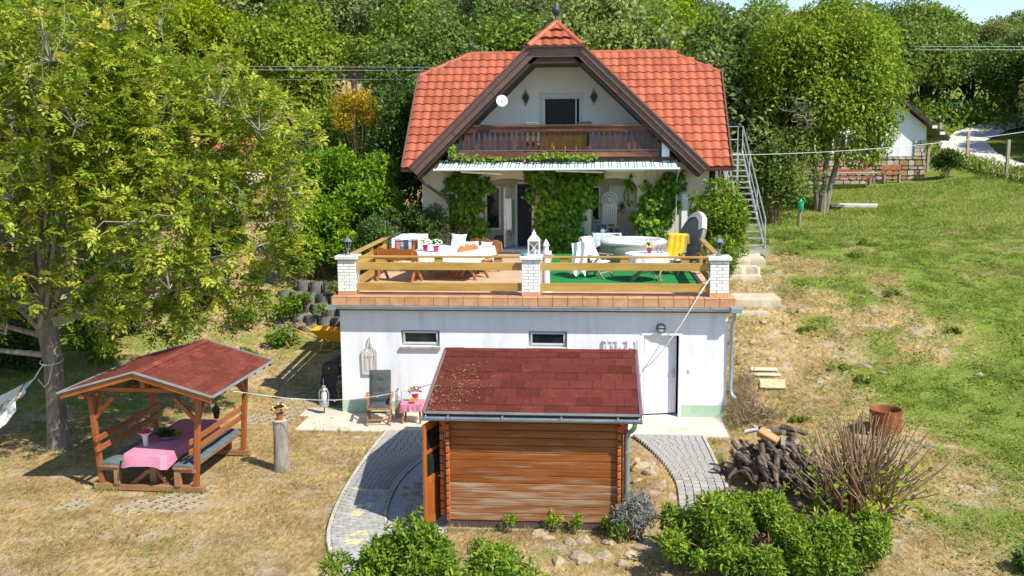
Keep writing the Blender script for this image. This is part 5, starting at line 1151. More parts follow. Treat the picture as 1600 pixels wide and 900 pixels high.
    for a in ((L-.09, L, .1, 1.95), (.09, L-.09, .1, .24), (.09, L-.09, .85, .98), (.09, L-.09, 1.82, 1.95), (.09, L-.09, 1.40, 1.46)): dbar(*a).build('door_rail', 'door_wood', D)
    dbar(.09, L-.09, .24, .85, .02).build('door_panel', 'door_wood', D); dbar(.09, L-.09, .98, 1.40, .008).build('pane', 'glass', D); dbar(.09, L-.09, 1.46, 1.82, .008).build('pane', 'glass', D)
    a = p+dv*.3; MB().bar((a.x+.05, a.y, .92), (a.x+.2, a.y-.02, .93), .02, .02).build('door_hook', 'galv', D)
    MB().box(3.66, 3.70, -6.70, -5.62, .1, .16).box(3.66, 3.74, -6.76, -6.70, .1, 1.98).box(3.66, 3.74, -5.66, -5.6, .1, 1.98).build('door_frame', 'door_wood', C)
    vs = []
    for i in range(8):
        for k in range(8): u = k/7; vs.append((3.36+.16*i/7+.0, -7.60+.45*i/7+.03*math.sin(i*2.2), 1.92-.92*u*(1-.1*(i/7))-.0))
    tag(MB().add(vs, [(i*8+k, i*8+k+1, (i+1)*8+k+1, (i+1)*8+k) for i in range(7) for k in range(7)]).build('curtain', 'gingham', None, True), 'red and white checked curtain on the open cabin door', 'curtain')
    # dry leaves on the roof
    r = np.random.default_rng(5); m = 460; u = np.clip(r.normal(.95, .55, m), .05, SL-.1); x = np.clip(3.85+r.normal(size=m)*.30+.25*(u-1), 3.45, 5.2)
    yy = ey-.03+u*math.cos(sl); zz = ez+u*math.sin(sl)+.045; Bp = np.stack([x, yy, zz], 1); dd = rdir(m, r)*(1, 1, .2); N = np.tile([0, -math.sin(sl), math.cos(sl)], (m, 1))+rdir(m, r)*.4
    lo = stuff(link('fallen_leaves', leaf_mesh('fallen_leaves', Bp, dd, N, r.uniform(.02, .06, m), .3, r.uniform(.1, .8, m), 'straw'))); tag(lo, 'dry leaves scattered on the cabin roof', 'leaves')
cabin()
# ---------------------------------------------------------------- gazebo with table and benches
def gazebo():
    G = thing('gazebo', 'wooden picnic shelter with red shingle roof on the dry lawn', 'gazebo', (-2.32, -4.72, .02), R_(-2.5)); F = lambda mb, n, m='gz_wood', p=None: mb.build(n, m, p or G, local=True)
    xf, yf = .97, 1.18
    F(MB().box(-1.13, 1.13, -yf-.06, -yf+.06, 0, .12, .008), 'base_beam', 'gz_worn'); F(MB().box(-1.13, 1.13, yf-.06, yf+.06, 0, .12, .008), 'base_beam', 'gz_worn')
    for s in (-1, 1):
        for y in (-yf, yf):
            F(MB().bar((s*xf, y, .12), (s*1.10, y, 1.88), .10, .10, .008, (0, 1, 0)), 'post'); F(MB().bar((s*1.07, y*1, 1.42), (s*1.10, y-math.copysign(.42, y), 1.88), .06, .08, .006), 'brace'); F(MB().bar((s*1.06, y, 1.40), (s*.62, y, 1.86), .06, .08, .006), 'brace')
        F(MB().box(s*1.12-.05, s*1.12+.05, -1.5, 1.5, 1.88, 1.98, .006), 'eave_beam', 'gz_wood_y')
        # bench: seat slats, front supports, back boards
        for k in range(4): x = s*(.60+k*.105); F(MB().box(x-.046, x+.046, -1.30, 1.30, .47, .51, .006), 'seat_slat', 'gz_worn' if k < 3 else 'gz_wood_y')
        for y in (-1.22, 1.22): F(MB().box(s*.62-.06, s*.62+.06, y-.05, y+.05, .0 if abs(y) > 2 else .12, .43, .006), 'bench_leg', 'gz_worn'); F(MB().box(s*.56, s*1.0, y-.04, y+.04, .40, .47, .006), 'bench_rail', 'gz_worn')
        for z in (.78, .98): x = s*(xf+.10*(z-.12)/1.8-.06); F(MB().box(x-.02, x+.02, -1.34, 1.34, z, z+.11, .006), 'back_board', 'gz_wood_y')
    for y in (-yf, yf): F(MB().box(-1.2, 1.2, y-.045, y+.045, 1.98, 2.06, .006), 'tie_beam'); F(MB().box(-.05, .05, y-.04, y+.04, 2.06, 2.32), 'king_post')
    F(MB().box(-.04, .04, -1.5, 1.5, 2.30, 2.38), 'ridge_beam', 'gz_wood_y')
    # table
    for y in (-.95, .95):
        F(MB().box(-.07, .07, y-.07, y+.07, .0, .70, .006), 'table_leg', 'gz_worn'); 
        for s in (-1, 1): F(MB().bar((s*.42, y-.20, .06), (s*.07, y-.05, .35), .05, .08, .005), 'table_brace', 'gz_worn')
    for k in range(5): F(MB().box(-.42+k*.17, -.26+k*.17, -1.2, 1.2, .70, .74, .005), 'table_board', 'gz_wood_y')
    # roof
    ex, ez, rz = 1.52, 1.99, 2.42; y0, y1 = -1.55, 1.62; sl = math.atan2(rz-ez, ex); SL = math.hypot(ex, rz-ez)
    R = F(MB().prism([(-ex, ez-.03), (-ex, ez), (0, rz), (ex, ez), (ex, ez-.03), (0, rz-.035)], y0, y1), 'roof', 'gz_wood')
    rows, cols = 7, 9; st = SL/rows; w = (y1-y0)/cols; me = MB().obox((0, .5, 0), (1, 1.12, .012)).mesh('shingle', 'shingle_g')
    for s in (-1, 1):
        for r in range(rows):
            for c in range(-1, cols+1):
                a = max(y0-.01, y0+c*w+(r % 2)*.5*w); b = min(y1+.01, y0+(c+1)*w+(r % 2)*.5*w)
                if b-a < .06: continue
                u = r*st; x = s*(ex+.02-u*math.cos(sl)); z = ez+u*math.sin(sl)+.013
                o = link('shingle', me, R, (x, (a+b)/2, z), None, (b-a-.006, st, 1), world=False); o.rotation_euler = (sl-.018, 0, s*R_(90))
    for i in range(9):
        a, b = y0+(y1-y0)*i/9, y0+(y1-y0)*(i+1.04)/9
        for s in (-1, 1): F(MB().add([(0, a, rz+.04), (0, b, rz+.038), (s*.14, b, rz+.0), (s*.14, a, rz+.002)], [(0, 1, 2, 3) if s < 0 else (3, 2, 1, 0)]), 'ridge_shingle', 'shingle_g', R)
    for s in (-1, 1):
        F(MB().bar((s*(ex+.03), y0, ez+.012), (s*(ex+.03), y1, ez+.012), .05, .03), 'edge_strip', 'galv_pipe')
        for y in (y0-.015, y1+.015): F(MB().bar((s*(ex+.04), y, ez+.016), (0, y, rz+.03), .03, .035), 'edge_strip', 'galv_pipe'); F(MB().bar((s*ex, y+math.copysign(.04, -y), ez-.06), (0, y+math.copysign(.04, -y), rz-.06), .03, .09), 'barge_board')
    for s in (-1, 1):
        for y in np.linspace(-1.3, 1.3, 6): F(MB().bar((s*(ex-.03), y, ez-.065), (0, y, rz-.07), .05, .07), 'rafter')
    L = lambda mb, n, m, lb, cat, grp=None: place_local(mb.build(n, m, None, True), lb, cat, grp)
    def place_local(o, lb, cat, grp=None): o.location = (-2.32, -4.72, .02); o.rotation_euler = (0, 0, R_(-2.5)); return tag(o, lb, cat, grp)
    place_local(cloth_table('tablecloth', '', 0, -.05, .44, 1.30, .752, .20, 'cloth_pink', False, 0, 11), 'pink checked tablecloth on the shelter table', 'tablecloth')
    for s, lb in ((-1, 'grey seat pad on the left bench of the shelter'), (1, 'grey seat pad on the right bench of the shelter')):
        vs = []; nx, ny = 5, 24
        for i in range(nx+1):
            for k in range(ny+1): u, v = i/nx, k/ny; vs.append((s*(.50+.46*u), -1.28+2.5*v, .565+.012*math.sin(v*19)-.03*(abs(u-.5)*2)**4-(.05 if u < .08 and v < .3 else 0)))
        n_ = len(vs); vs += [(a, b, .512) for a, b, c in vs]; f = [(i*(ny+1)+k, (i+1)*(ny+1)+k, (i+1)*(ny+1)+k+1, i*(ny+1)+k+1) for i in range(nx) for k in range(ny)]
        if s < 0: f = [q[::-1] for q in f]
        rim = [i*(ny+1) for i in range(nx+1)]+[nx*(ny+1)+k for k in range(1, ny+1)]+[i*(ny+1)+ny for i in range(nx-1, -1, -1)]+[k for k in range(ny-1, 0, -1)]
        f += [(rim[i], rim[(i+1) % len(rim)], rim[(i+1) % len(rim)]+n_, rim[i]+n_) for i in range(len(rim))]
        L(MB().add(vs, f), 'seat_pad', 'cushion_blue', lb, 'seat pad', 'seat pads in the shelter')
    x, y, z = -2.36, -5.02, .775
    o = thing('plant_bowl', 'bowl of dark heather with yellow leaves on the pink tablecloth', 'potted plant', (x, y, z)); MB().lathe([(.09, 0), (.17, .06), (.18, .09), (.16, .09), (.004, .05)], (x, y, z), 18).build('bowl', 'lamp_grey', o, True)
    n = 420; d = rdir(n); d[:, 2] = np.abs(d[:, 2])*.8+.1; Bp = d*rng.uniform(.03, .15, (n, 1))*(1, 1, .6)+np.array([0, 0, .10]); link('foliage', leaf_mesh('foliage', Bp, d, rdir(n), rng.uniform(.05, .12, n), .25, rng.uniform(0, .6, n), 'shrub_dark'), o)
    n = 60; d = rdir(n); d[:, 2] = np.abs(d[:, 2])*.6; Bp = d*(.08, .08, .08)+np.array([.20, .02, .08]); link('yellow_leaves', leaf_mesh('yellow_leaves', Bp, d, rdir(n), rng.uniform(.05, .1, n), .4, rng.uniform(.2, .9, n), 'shrub_bright'), o)
    x, y, z = -2.62, -5.42, .775
    o = thing('flower_vase', 'glass vase of red roses in white paper on the pink tablecloth', 'vase', (x, y, z)); MB().lathe([(.05, 0), (.052, .12), (.06, .16), (.045, .17), (.045, .03), (.004, .02)], (x, y, z), 14).build('vase', 'frost', o, True); MB().lathe([(.03, .15), (.10, .24), (.15, .27), (.14, .275), (.05, .2)], (x, y, z), 14).build('paper', 'cloth_white', o, True)
    mb = MB()
    for k in range(14): a = k*2.4; rr = .03+.09*(k/14); mb.ball((x+rr*math.cos(a), y+rr*math.sin(a), z+.30-.3*rr), .035, 7, 5)
    mb.build('roses', 'pot_magenta', o, True)
    o = thing('hanging_lantern', 'black lantern hanging from the back right brace of the shelter', 'lantern', (-1.62, -4.2, 1.05)); lantern(o, (-1.62, -4.2, 1.0), .34, 'black_metal', 'glass'); MB().tube([(-1.62, -4.2, 1.36), (-1.62, -4.2, 1.92)], .006, 4).build('hook', 'black_metal', o)
gazebo()
# ---------------------------------------------------------------- stump, patio things, barrow, grill
def yard():
    x, y = -.16, -4.5; z = h1(x, y)-.02; S = MB(); prof = [(.185, 0), (.165, .08), (.155, .3), (.145, .7), (.15, 1.06), (.14, 1.09)]; N = 28
    S.lathe(prof+[(.004, 1.09)], (0, 0, 0), N); rr = random.Random(3)
    S.v = [(a*(1+.05*math.sin(k*1.7)+.03*math.sin(5*math.atan2(b, a))), b*(1+.05*math.sin(k*1.7)+.03*math.sin(5*math.atan2(b, a))), c) for k, (a, b, c) in enumerate(S.v)]
    st = thing('tree_stump', 'tall bare tree stump carrying a flower pot', 'stump', (x, y, z)); S.build('trunk', 'bark_grey', st, True, local=True); MB().lathe([(.135, 1.089), (.13, 1.10), (.004, 1.10)], (0, 0, 0), 20).build('cut_face', 'cut_end', st, local=True)
    flower_pot('flower_pot', 'mixed bright flowers in a terracotta pot on the stump', x, y, z+1.105, 'terracotta', 'petal_white', 1.05, ('petal_yellow', 'petal_pink', 'petal_orange'), 44)
    # reclining chair
    C = thing('reclining_chair', 'wooden reclining chair with dark grey cushion against the white wall', 'chair', (1.12, -.82, .03), R_(8)); F = lambda mb, n, m='teak': mb.build(n, m, C, True, True) if m == 'cushion' else mb.build(n, m, C, local=True)
    for s in (-.27, .27):
        F(MB().bar((s, -.42, 0), (s, .02, .64), .028, .05, .004), 'front_leg'); F(MB().bar((s, .34, 0), (s, -.16, .42), .028, .05, .004), 'rear_leg'); F(MB().bar((s*.92, .12, .36), (s*.92, .42, 1.16), .028, .05, .004), 'back_stile'); F(MB().bar((s*1.1, -.36, .64), (s*1.1, .24, .66), .065, .028, .006), 'armrest'); F(MB().bar((s, -.4, .42), (s, .16, .38), .028, .05, .004), 'seat_rail'); F(MB().bar((s, -.40, .12), (s, .34, .10), .024, .04), 'side_rail')
    for yy, zz in ((-.38, .14), (.30, .14), (-.4, .41)): F(MB().bar((-.27, yy, zz), (.27, yy, zz), .03, .04), 'stretcher')
    for k in range(4): F(MB().bar((-.24, -.32+k*.14, .41-.01*k), (.24, -.32+k*.14, .41-.01*k), .08, .015), 'seat_slat')
    def pad(p, q, w, th, nseg, name):
        p, q = Vector(p), Vector(q); d = (q-p); n = Vector((1, 0, 0)).cross(d).normalized(); vs = []; NX, NL = 8, nseg*4
        if n.z < 0 and abs(d.z) < abs(d.y): n = -n
        if abs(d.z) > abs(d.y) and n.y > 0: n = -n
        for i in range(NX+1):
            for k in range(NL+1):
                u, v = i/NX, k/NL; e = (1-(2*u-1)**6)*(1-(2*v-1)**10); b = .55+.45*abs(math.sin(math.pi*nseg*v))**.5*(.8+.2*abs(math.sin(math.pi*3*u))**.5); vs.append(p+d*v+Vector(((u-.5)*w, 0, 0))+n*th*(e*b))
        m = len(vs); vs += [p+d*(k/NL)+Vector(((i/NX-.5)*w, 0, 0))-n*.005 for i in range(NX+1) for k in range(NL+1)]
        f = [(i*(NL+1)+k, (i+1)*(NL+1)+k, (i+1)*(NL+1)+k+1, i*(NL+1)+k+1) for i in range(NX) for k in range(NL)]; f2 = [tuple(a+m for a in q[::-1]) for q in f]
        F(MB().add(vs, f+f2), name, 'cushion')
    pad((0, -.36, .43), (0, .12, .41), .52, .07, 2, 'seat_cushion'); pad((0, .12, .42), (0, .40, 1.18), .52, .07, 3, 'back_cushion')
    T = thing('side_table', 'low wooden side table under a pink cloth on the patio', 'table', (1.92, -.80, .03)); z = .03
    for sx in (-.22, .22):
        for sy in (-.2, .2): MB().bar((1.92+sx, -.8+sy, z), (1.92+sx*.9, -.8+sy*.9, z+.46), .035, .035).build('leg', 'teak', T)
    MB().box(1.66, 2.18, -1.04, -.56, z+.46, z+.48).build('top', 'teak', T)
    tag(cloth_table('tablecloth', '', 1.92, -.8, .27, .25, z+.488, .17, 'cloth_pink', False, R_(4), 13), 'pink cloth on the low patio side table', 'tablecloth')
    flower_pot('flower_pot', 'pink and orange flowers in a red vase on the patio side table', 1.96, -.66, z+.49, 'pot_magenta', 'petal_pink', 1.05, ('petal_orange', 'petal_white'), 40)
    flower_pot('flower_pot', 'small bunch of yellow flowers lying on the patio side table', 1.97, -.93, z+.43, 'pot_magenta', 'petal_yellow', .62, ('petal_orange',), 40, False)
    o = thing('storm_lantern', 'silver storm lantern between the reclining chair and side table', 'lantern', (1.50, -.45, .5)); storm(o, (1.50, -.42, .42), .36)
    MB().box(1.42, 1.58, -.5, -.34, .03, .42).build('stand', 'grey_wood', o)
    # lantern hanging over the corner from a shepherd hook
    o = thing('storm_lantern', 'silver storm lantern on a short post at the patio corner', 'lantern', (-.42, -.2, .03)); MB().tube([(-.42, -.2, .03), (-.42, -.2, .22)], .015, 6).build('post', 'rust', o); storm(o, (-.42, -.2, .22), .56); MB().tube([(-.42, -.2, .76), (-.42, -.2, .92)], .006, 4).build('hook', 'galv', o)
    # cord with festoon lights from the shelter to the cabin
    a, b = Vector((-2.35, -6.2, 2.45)), Vector((-.75, -5.0, 1.78)); pts = [a+(b-a)*t-Vector((0, 0, .05*math.sin(math.pi*t))) for t in np.linspace(0, 1, 10)]; c = Vector((3.42, -4.8, 2.05)); pts += [b+(c-b)*t-Vector((0, 0, .28*math.sin(math.pi*t))) for t in np.linspace(.1, 1, 14)]
    o = thing('light_string', 'white cord strung from the shelter roof to the cabin roof', 'cord', tuple(b)); MB().tube(pts, .007, 5).build('cord', 'wire_white', o)
    for k in range(3, len(pts)-1, 3): MB().tube([pts[k], pts[k]-Vector((0, 0, .03))], .014, 5).build('bulb', 'frost', o)
    # wall hanging
    o = thing('wall_hanging', 'carved white lattice ornament hung on the wall above the reclining chair', 'ornament', (.72, -.03, 1.2)); pr = [(.55, 1.02), (.90, 1.02), (.91, 1.55), (.86, 1.66), (.78, 1.70), (.745, 1.85), (.73, 1.93), (.715, 1.85), (.68, 1.70), (.59, 1.66), (.54, 1.55)]
    for i in range(len(pr)): p, q = pr[i], pr[(i+1) % len(pr)]; MB().bar((p[0], -.04, p[1]), (q[0], -.04, q[1]), .03, .03).build('frame', 'lattice', o)
    for k in range(9): xx = .575+k*.038; MB().bar((xx, -.04, 1.03), (xx+.012*math.sin(k*2), -.04, 1.58), .014, .014).build('bar', 'lattice', o)
    for k in range(10): MB().tube([(.60+.05*(k % 5)+.03*math.cos(a_), -.045, 1.50+.09*(k//5)+.035*math.sin(a_)) for a_ in np.linspace(0, 6.28, 9)], .009, 4).build('scroll', 'lattice', o)
    # wheelbarrow
    x, y = -1.35, 4.5; z = h1(x, y); Wb = thing('wheelbarrow', 'yellow wheelbarrow parked against the left wall of the building', 'wheelbarrow', (x, y, z), R_(-4)); F = lambda mb, n, m, s=False: mb.build(n, m, Wb, s, True)
    def tray():
        t0 = [(-.62, -.34, .62), (.55, -.30, .58), (.55, .30, .58), (-.62, .34, .62)]; b0 = [(-.38, -.20, .34), (.30, -.16, .30), (.30, .16, .30), (-.38, .20, .34)]; vs = t0+b0; f = [(4, 5, 6, 7), (0, 1, 5, 4), (1, 2, 6, 5), (2, 3, 7, 6), (3, 0, 4, 7)]
        v2 = [(a*.97, b_*.95, c+.015) for a, b_, c in vs]; return MB().add(vs, [q[::-1] for q in f]).add(v2, f)
    F(tray(), 'tray', 'wb_yellow')
    rim = [(-.62, -.34, .62), (.55, -.30, .58), (.55, .30, .58), (-.62, .34, .62), (-.62, -.34, .62)]; F(MB().tube(rim, .018, 6), 'rim', 'wb_yellow')
    for s in (-1, 1):
        F(MB().tube([(.75, s*.06, .20), (.1, s*.20, .30), (-.5, s*.26, .40), (-1.05, s*.30, .62)], .02, 6), 'handle', 'wb_yellow', True); F(MB().tube([(-.95, s*.295, .585), (-1.12, s*.305, .645)], .028, 6), 'grip', 'terracotta'); F(MB().tube([(-.25, s*.22, .36), (-.38, s*.22, .02), (-.22, s*.22, 0), (-.02, s*.22, .04), (.05, s*.2, .30)], .017, 6), 'leg', 'wb_yellow', True)
    F(MB().lathe([(.06, -.03), (.17, -.045), (.2, 0), (.17, .045), (.06, .03)], (.78, 0, .20), 18, Matrix.Rotation(R_(90), 3, 'X')), 'wheel', 'rubber', True)
    # barrel grill
    x, y = -.42, 1.2; z = h1(x, y); Gr = thing('barrel_grill', 'black barrel barbecue beside the left corner of the building', 'grill', (x, y, z), R_(80)); F = lambda mb, n, m, s=False: mb.build(n, m, Gr, s, True); rx = Matrix.Rotation(R_(90), 3, 'Y')
    F(MB().lathe([(.004, -.5), (.20, -.5), (.235, -.48), (.24, -.44), (.24, .44), (.235, .48), (.2, .5), (.004, .5)], (0, 0, .80), 22, rx), 'barrel', 'black_metal', True); F(MB().bar((-.4, -.25, .92), (.4, -.25, .92), .03, .03), 'handle', 'galv'); F(MB().ball((-.52, 0, .86), .03), 'vent', 'galv', True)
    for sx in (-.4, .4):
        F(MB().tube([(sx, -.22, 0), (sx, -.12, .62)], .017, 6), 'leg', 'galv'); F(MB().tube([(sx, .22, 0), (sx, .12, .62)], .017, 6), 'leg', 'galv')
    F(MB().box(-.6, -.3, -.55, -.25, .58, .60), 'side_shelf', 'black_metal'); F(MB().obox((-.62, .0, .35), (.03, .45, .75), Matrix.Rotation(R_(20), 3, 'Y'), .01), 'front_tray', 'black_metal')
    # rusty ring
    x, y = 12.72, -1.85; z = h1(x, y); tag(MB().lathe([(.335, -.08), (.345, .46), (.355, .48), (.33, .48), (.32, .46), (.31, -.08)], (x, y, z), 32).build('fire_ring', 'rust', None, True), 'open rusty steel drum standing on the grass', 'drum')
    # planks on the slope
    for i, (x, y, w, l, lb) in enumerate(((10.72, .95, .62, .42, 'wide pale board lying lowest on the slope by the building corner'), (10.66, 1.42, .66, .13, 'narrow pale board, middle of three on the slope'), (10.62, 1.70, .66, .14, 'narrow pale board, uppermost of three on the slope'))):
        z = h1(x, y); dz = math.atan2(h1(x, y+.3)-h1(x, y-.3), .6); o = MB().obox((0, 0, 0), (w, l, .035), None, .006).build('plank', 'slab' if i else 'cut_end'); o.location = (x, y, z+.05); o.rotation_euler = (dz, 0, R_(-5+i*2)); tag(o, lb, 'plank')
    # concrete steps beside the terrace
    S = thing('concrete_steps', 'rough pale concrete steps climbing beside the terrace', 'steps', (10.6, 6, 2.2))
    for x0, x1, y0, y1, zt, hh in ((10.0, 11.45, 4.4, 6.0, 2.29, .14), (10.15, 11.1, 3.9, 4.3, 1.96, .12), (10.05, 11.2, 6.2, 6.62, 2.66, .17), (10.1, 11.2, 6.72, 7.25, 2.86, .17), (10.2, 11.5, 7.4, 8.9, 3.05, .18)):
        rs = random.Random(int(y0*100)); ring = []
        for (xa, ya), (xb, yb_) in zip(((x0, y0), (x1, y0), (x1, y1), (x0, y1)), ((x1, y0), (x1, y1), (x0, y1), (x0, y0))):
            for q in range(6): ring.append((xa+(xb-xa)*q/6+rs.gauss(0, .025), ya+(yb_-ya)*q/6+rs.gauss(0, .025)))
        cxm, cym = (x0+x1)/2, (y0+y1)/2; n_ = len(ring); lv = [(1.03, zt-hh-.25), (1.02, zt-hh*.5), (1.0, zt-.03), (.975, zt)]
        vs = [(cxm+(a-cxm)*s, cym+(b-cym)*s, zz+(rs.gauss(0, .008) if s < 1 else 0)) for s, zz in lv for a, b in ring]+[(cxm, cym, zt+.01)]
        fs = [(l*n_+k, l*n_+(k+1) % n_, (l+1)*n_+(k+1) % n_, (l+1)*n_+k) for l in range(3) for k in range(n_)]+[(3*n_+k, 3*n_+(k+1) % n_, 4*n_) for k in range(n_)]
        MB().add(vs, fs).build('step_slab', 'slab', S)
    tag(MB().obox((10.0, -1.05, .06), (.10, .55, .16), Matrix.Rotation(R_(14), 3, 'Z'), .015).build('loose_kerb', 'kerb'), 'loose concrete kerb piece at the right end of the patio', 'kerb')
def storm(o, c, h):
    x, y, z = c; k = h/.36
    MB().lathe([(.075*k, 0), (.08*k, .02*k), (.075*k, .06*k), (.04*k, .085*k), (.03*k, .09*k)], c, 14).build('tank', 'galv', o, True); MB().lathe([(.035*k, .09*k), (.052*k, .14*k), (.052*k, .19*k), (.035*k, .24*k)], c, 14).build('globe', 'frost', o, True); MB().lathe([(.04*k, .24*k), (.045*k, .27*k), (.03*k, .29*k), (.035*k, .33*k), (.004, .345*k)], c, 14).build('chimney', 'galv', o, True)
    for s in (-1, 1): MB().tube([(x+s*.07*k, y, z+.05*k), (x+s*.08*k, y, z+.2*k), (x+s*.05*k, y, z+.28*k), (x+s*.03*k, y, z+.29*k)], .009*k, 6).build('side_tube', 'galv', o, True)
yard()
# ---------------------------------------------------------------- rocks, firewood, planters
def rock_mesh(seed):
    r = np.random.default_rng(seed); mb = MB().ball((0, 0, 0), .5, 9, 7); a = r.uniform(0, 6, 6)
    out = []
    for x, y, z in mb.v:
        d = 1+.22*math.sin(3*x*2+a[0])*math.cos(2.5*y*2+a[1])+.15*math.sin(5*z+a[2]+4*x)+.1*math.sin(7*y+a[3])+r.normal()*.07; out.append((x*d, y*d*.85, max(-.25, z*d*.7)))
    mb.v = out; me = mb.mesh('rock', 'rock', True); me.set_sharp_from_angle(angle=R_(18)); return me
ROCK = [rock_mesh(s) for s in range(5)]
def rocks():
    def put(x, y, s, lb, grp, k): 
        o = link('rock', ROCK[k % 5], None, (x, y, h1(x, y)-.08*s), (random.uniform(-.2, .2), random.uniform(-.2, .2), random.uniform(0, 6)), (s*random.uniform(.8, 1.3), s, s*random.uniform(.6, 1.0))); tag(o, lb, 'rock', grp)
    front = [(5.35, -7.75, .36), (5.55, -7.95, .22), (6.15, -8.05, .40), (5.95, -8.3, .3), (6.55, -8.15, .34), (6.45, -8.75, .33), (6.1, -8.85, .42), (5.75, -9.0, .3), (6.9, -8.6, .3), (5.9, -8.0, .2), (6.75, -8.95, .26), (6.3, -9.2, .3), (5.4, -9.25, .28), (5.15, -8.1, .26), (7.15, -8.35, .2), (5.25, -8.75, .2)]
    for k, (x, y, s) in enumerate(front[:11]): put(x, y, s*.95, 'pale limestone rock in the bed in front of the log cabin', 'rocks in the bed before the cabin', k)
    side = [(7.25, -4.2, .42), (7.4, -4.75, .36), (7.15, -5.1, .25), (7.5, -5.45, .34), (7.35, -5.95, .42), (7.2, -6.15, .22), (7.62, -5.2, .24), (7.15, -3.6, .3), (7.75, -5.75, .3), (7.28, -6.6, .24), (7.45, -3.9, .2)]
    for k, (x, y, s) in enumerate(side): put(x, y, s, 'sandstone rock on the bank between the cabin and the paved path', 'rocks beside the cabin', k+2)
    slope = [(10.0, 3.1, .4), (10.5, 2.9, .3), (10.9, 3.7, .35), (10.1, 2.2, .3), (9.9, .4, .3), (9.9, -.1, .34), (10.2, .1, .28), (10.9, 2.2, .3), (12.0, 4.2, .4), (13.2, 1.8, .45), (13.5, 1.4, .4), (12.4, 5.8, .35), (14.5, 3.0, .35), (12.8, 2.6, .4), (15.8, 1.2, .3), (11.8, 7.0, .35), (13.9, 5.2, .3), (12.1, 1.1, .25), (10.3, 1.9, .2), (11.4, 3.2, .26)]
    for k, (x, y, s) in enumerate(slope): put(x, y, s*.75, 'pale stone half buried in the grassy slope right of the building', 'stones on the slope', k+1)
rocks()
def firewood():
    rr = random.Random(11); mes = []
    for k in range(7):
        r0 = .022+.0075*k; q = [rr.gauss(0, .020) for _ in range(8)]; mb = MB().tube([(-.25, q[0], q[1]), (-.12, q[2], q[3]), (.05, q[4], q[5]), (.18, q[6], q[7]), (.25, q[0]*.5, q[7]*1.3)], [r0, r0*1.15, r0*.9, r0*1.0, r0*.7], 8); me = mb.mesh('log', 'log_bark', True); me.materials.append(MT['log_cut'])
        for p in me.polygons:
            if len(p.vertices) > 4: p.material_index = 1
        mes.append(me)
    for i in range(210):
        t = rr.random(); a = rr.gauss(0, .55); x = 9.92+rr.gauss(0, .40); y = -4.65+rr.gauss(0, .55); top = max(0, 1-((x-9.92)/1.1)**2-((y+4.6)/1.4)**2)
        z = .08+.68*top*rr.random()**.5; o = link('firewood_log', mes[i % 7], None, (x, y, z+h1(x, y)*.5), (rr.gauss(0, .3), rr.uniform(.1, 1.0) if i % 3 else rr.gauss(0, .3), R_(-70)+rr.gauss(0, .5)), (rr.uniform(.6, 1.5), rr.uniform(.7, 1.2), rr.uniform(.8, 1.2))); tag(o, 'grey weathered log in the firewood heap beside the paved path', 'log', 'logs of the firewood heap')
    for k in range(6):
        x, y = 10.2+.22*math.cos(k*1.3), -3.5+.2*math.sin(k*1.9); o = link('firewood_log', mes[3+k % 4], None, (x, y, .75-.1*(k % 3)), (0, .2, k*.3), (1.1, 1.3, 1.3)); tag(o, 'dark thick log on the back top of the firewood heap', 'log', 'dark logs at the back of the heap')
    o = MB().obox((0, 0, 0), (.42, .20, .15), None, .02).build('split_block', 'split_wood'); o.location = (9.72, -4.55, .92); o.rotation_euler = (.3, .42, R_(-28)); tag(o, 'split block with bright yellow wood on top of the firewood heap', 'log')
    o = MB().box(-.04, .04, -.04, .04, -.4, .4).build('squared_post', 'grey_wood'); o.location = (9.98, -4.7, .55); o.rotation_euler = (-.5, .08, 0); tag(o, 'squared grey post leaning in the firewood heap', 'post')
    o = thing('pipe_elbow', 'white plastic pipe with an open end on top of the firewood heap', 'pipe', (9.75, -3.75, .95)); MB().tube([(9.4, -3.65, .74), (9.6, -3.7, .80), (9.8, -3.85, .84)], .045, 12, False).build('pipe', 'cap_stone', o, True); MB().lathe([(.055, 0), (.085, 0), (.085, .12), (.055, .12)], (9.78, -3.95, .82), 16, Matrix.Rotation(R_(75), 3, 'X')).build('socket', 'cap_stone', o, True)
firewood()
def planters():
    prof = []; N = 10; out = [(.21*math.cos(a), -.21*math.sin(a)) for a in np.linspace(0, math.pi, N)]; inn = [(.15*math.cos(a), -.15*math.sin(a)) for a in np.linspace(math.pi, 0, N)]
    me = MB().prismz((out+inn)[::-1], 0, .34).prismz([(.15, 0), (.15, .02), (-.15, .02), (-.15, 0)], 0, .34).mesh('planter_block', 'planter', True); soil = MB().prismz([(.15*math.cos(a), -.15*math.sin(a)) for a in np.linspace(0, math.pi, N)][::-1], 0, .27).mesh('soil', 'bark_dark')
    k = 0
    for t in range(5):
        for c in range(6-t//2):
            x = -1.30-.44*c-.22*(t % 2)-.12*t; y = 5.75+.38*t+.06*c; z = .80+.30*t+.02*c-.1
            if x < -4.2: continue
            o = thing('planter_block', 'half-round grey concrete planter block in the stepped retaining wall', 'planter', (x, y, z), R_(-8+4*math.sin(k)), 'planter blocks of the retaining wall'); link('shell', me, o); link('soil', soil, o); k += 1
    tag(MB().prismz([(-3.9, 7.75), (-.2, 7.2), (-.1, 9.4), (-3.9, 9.4)], .2, 2.05).build('earth_bank', 'bark_dark'), 'earth bank behind the planter blocks', 'bank')
planters()
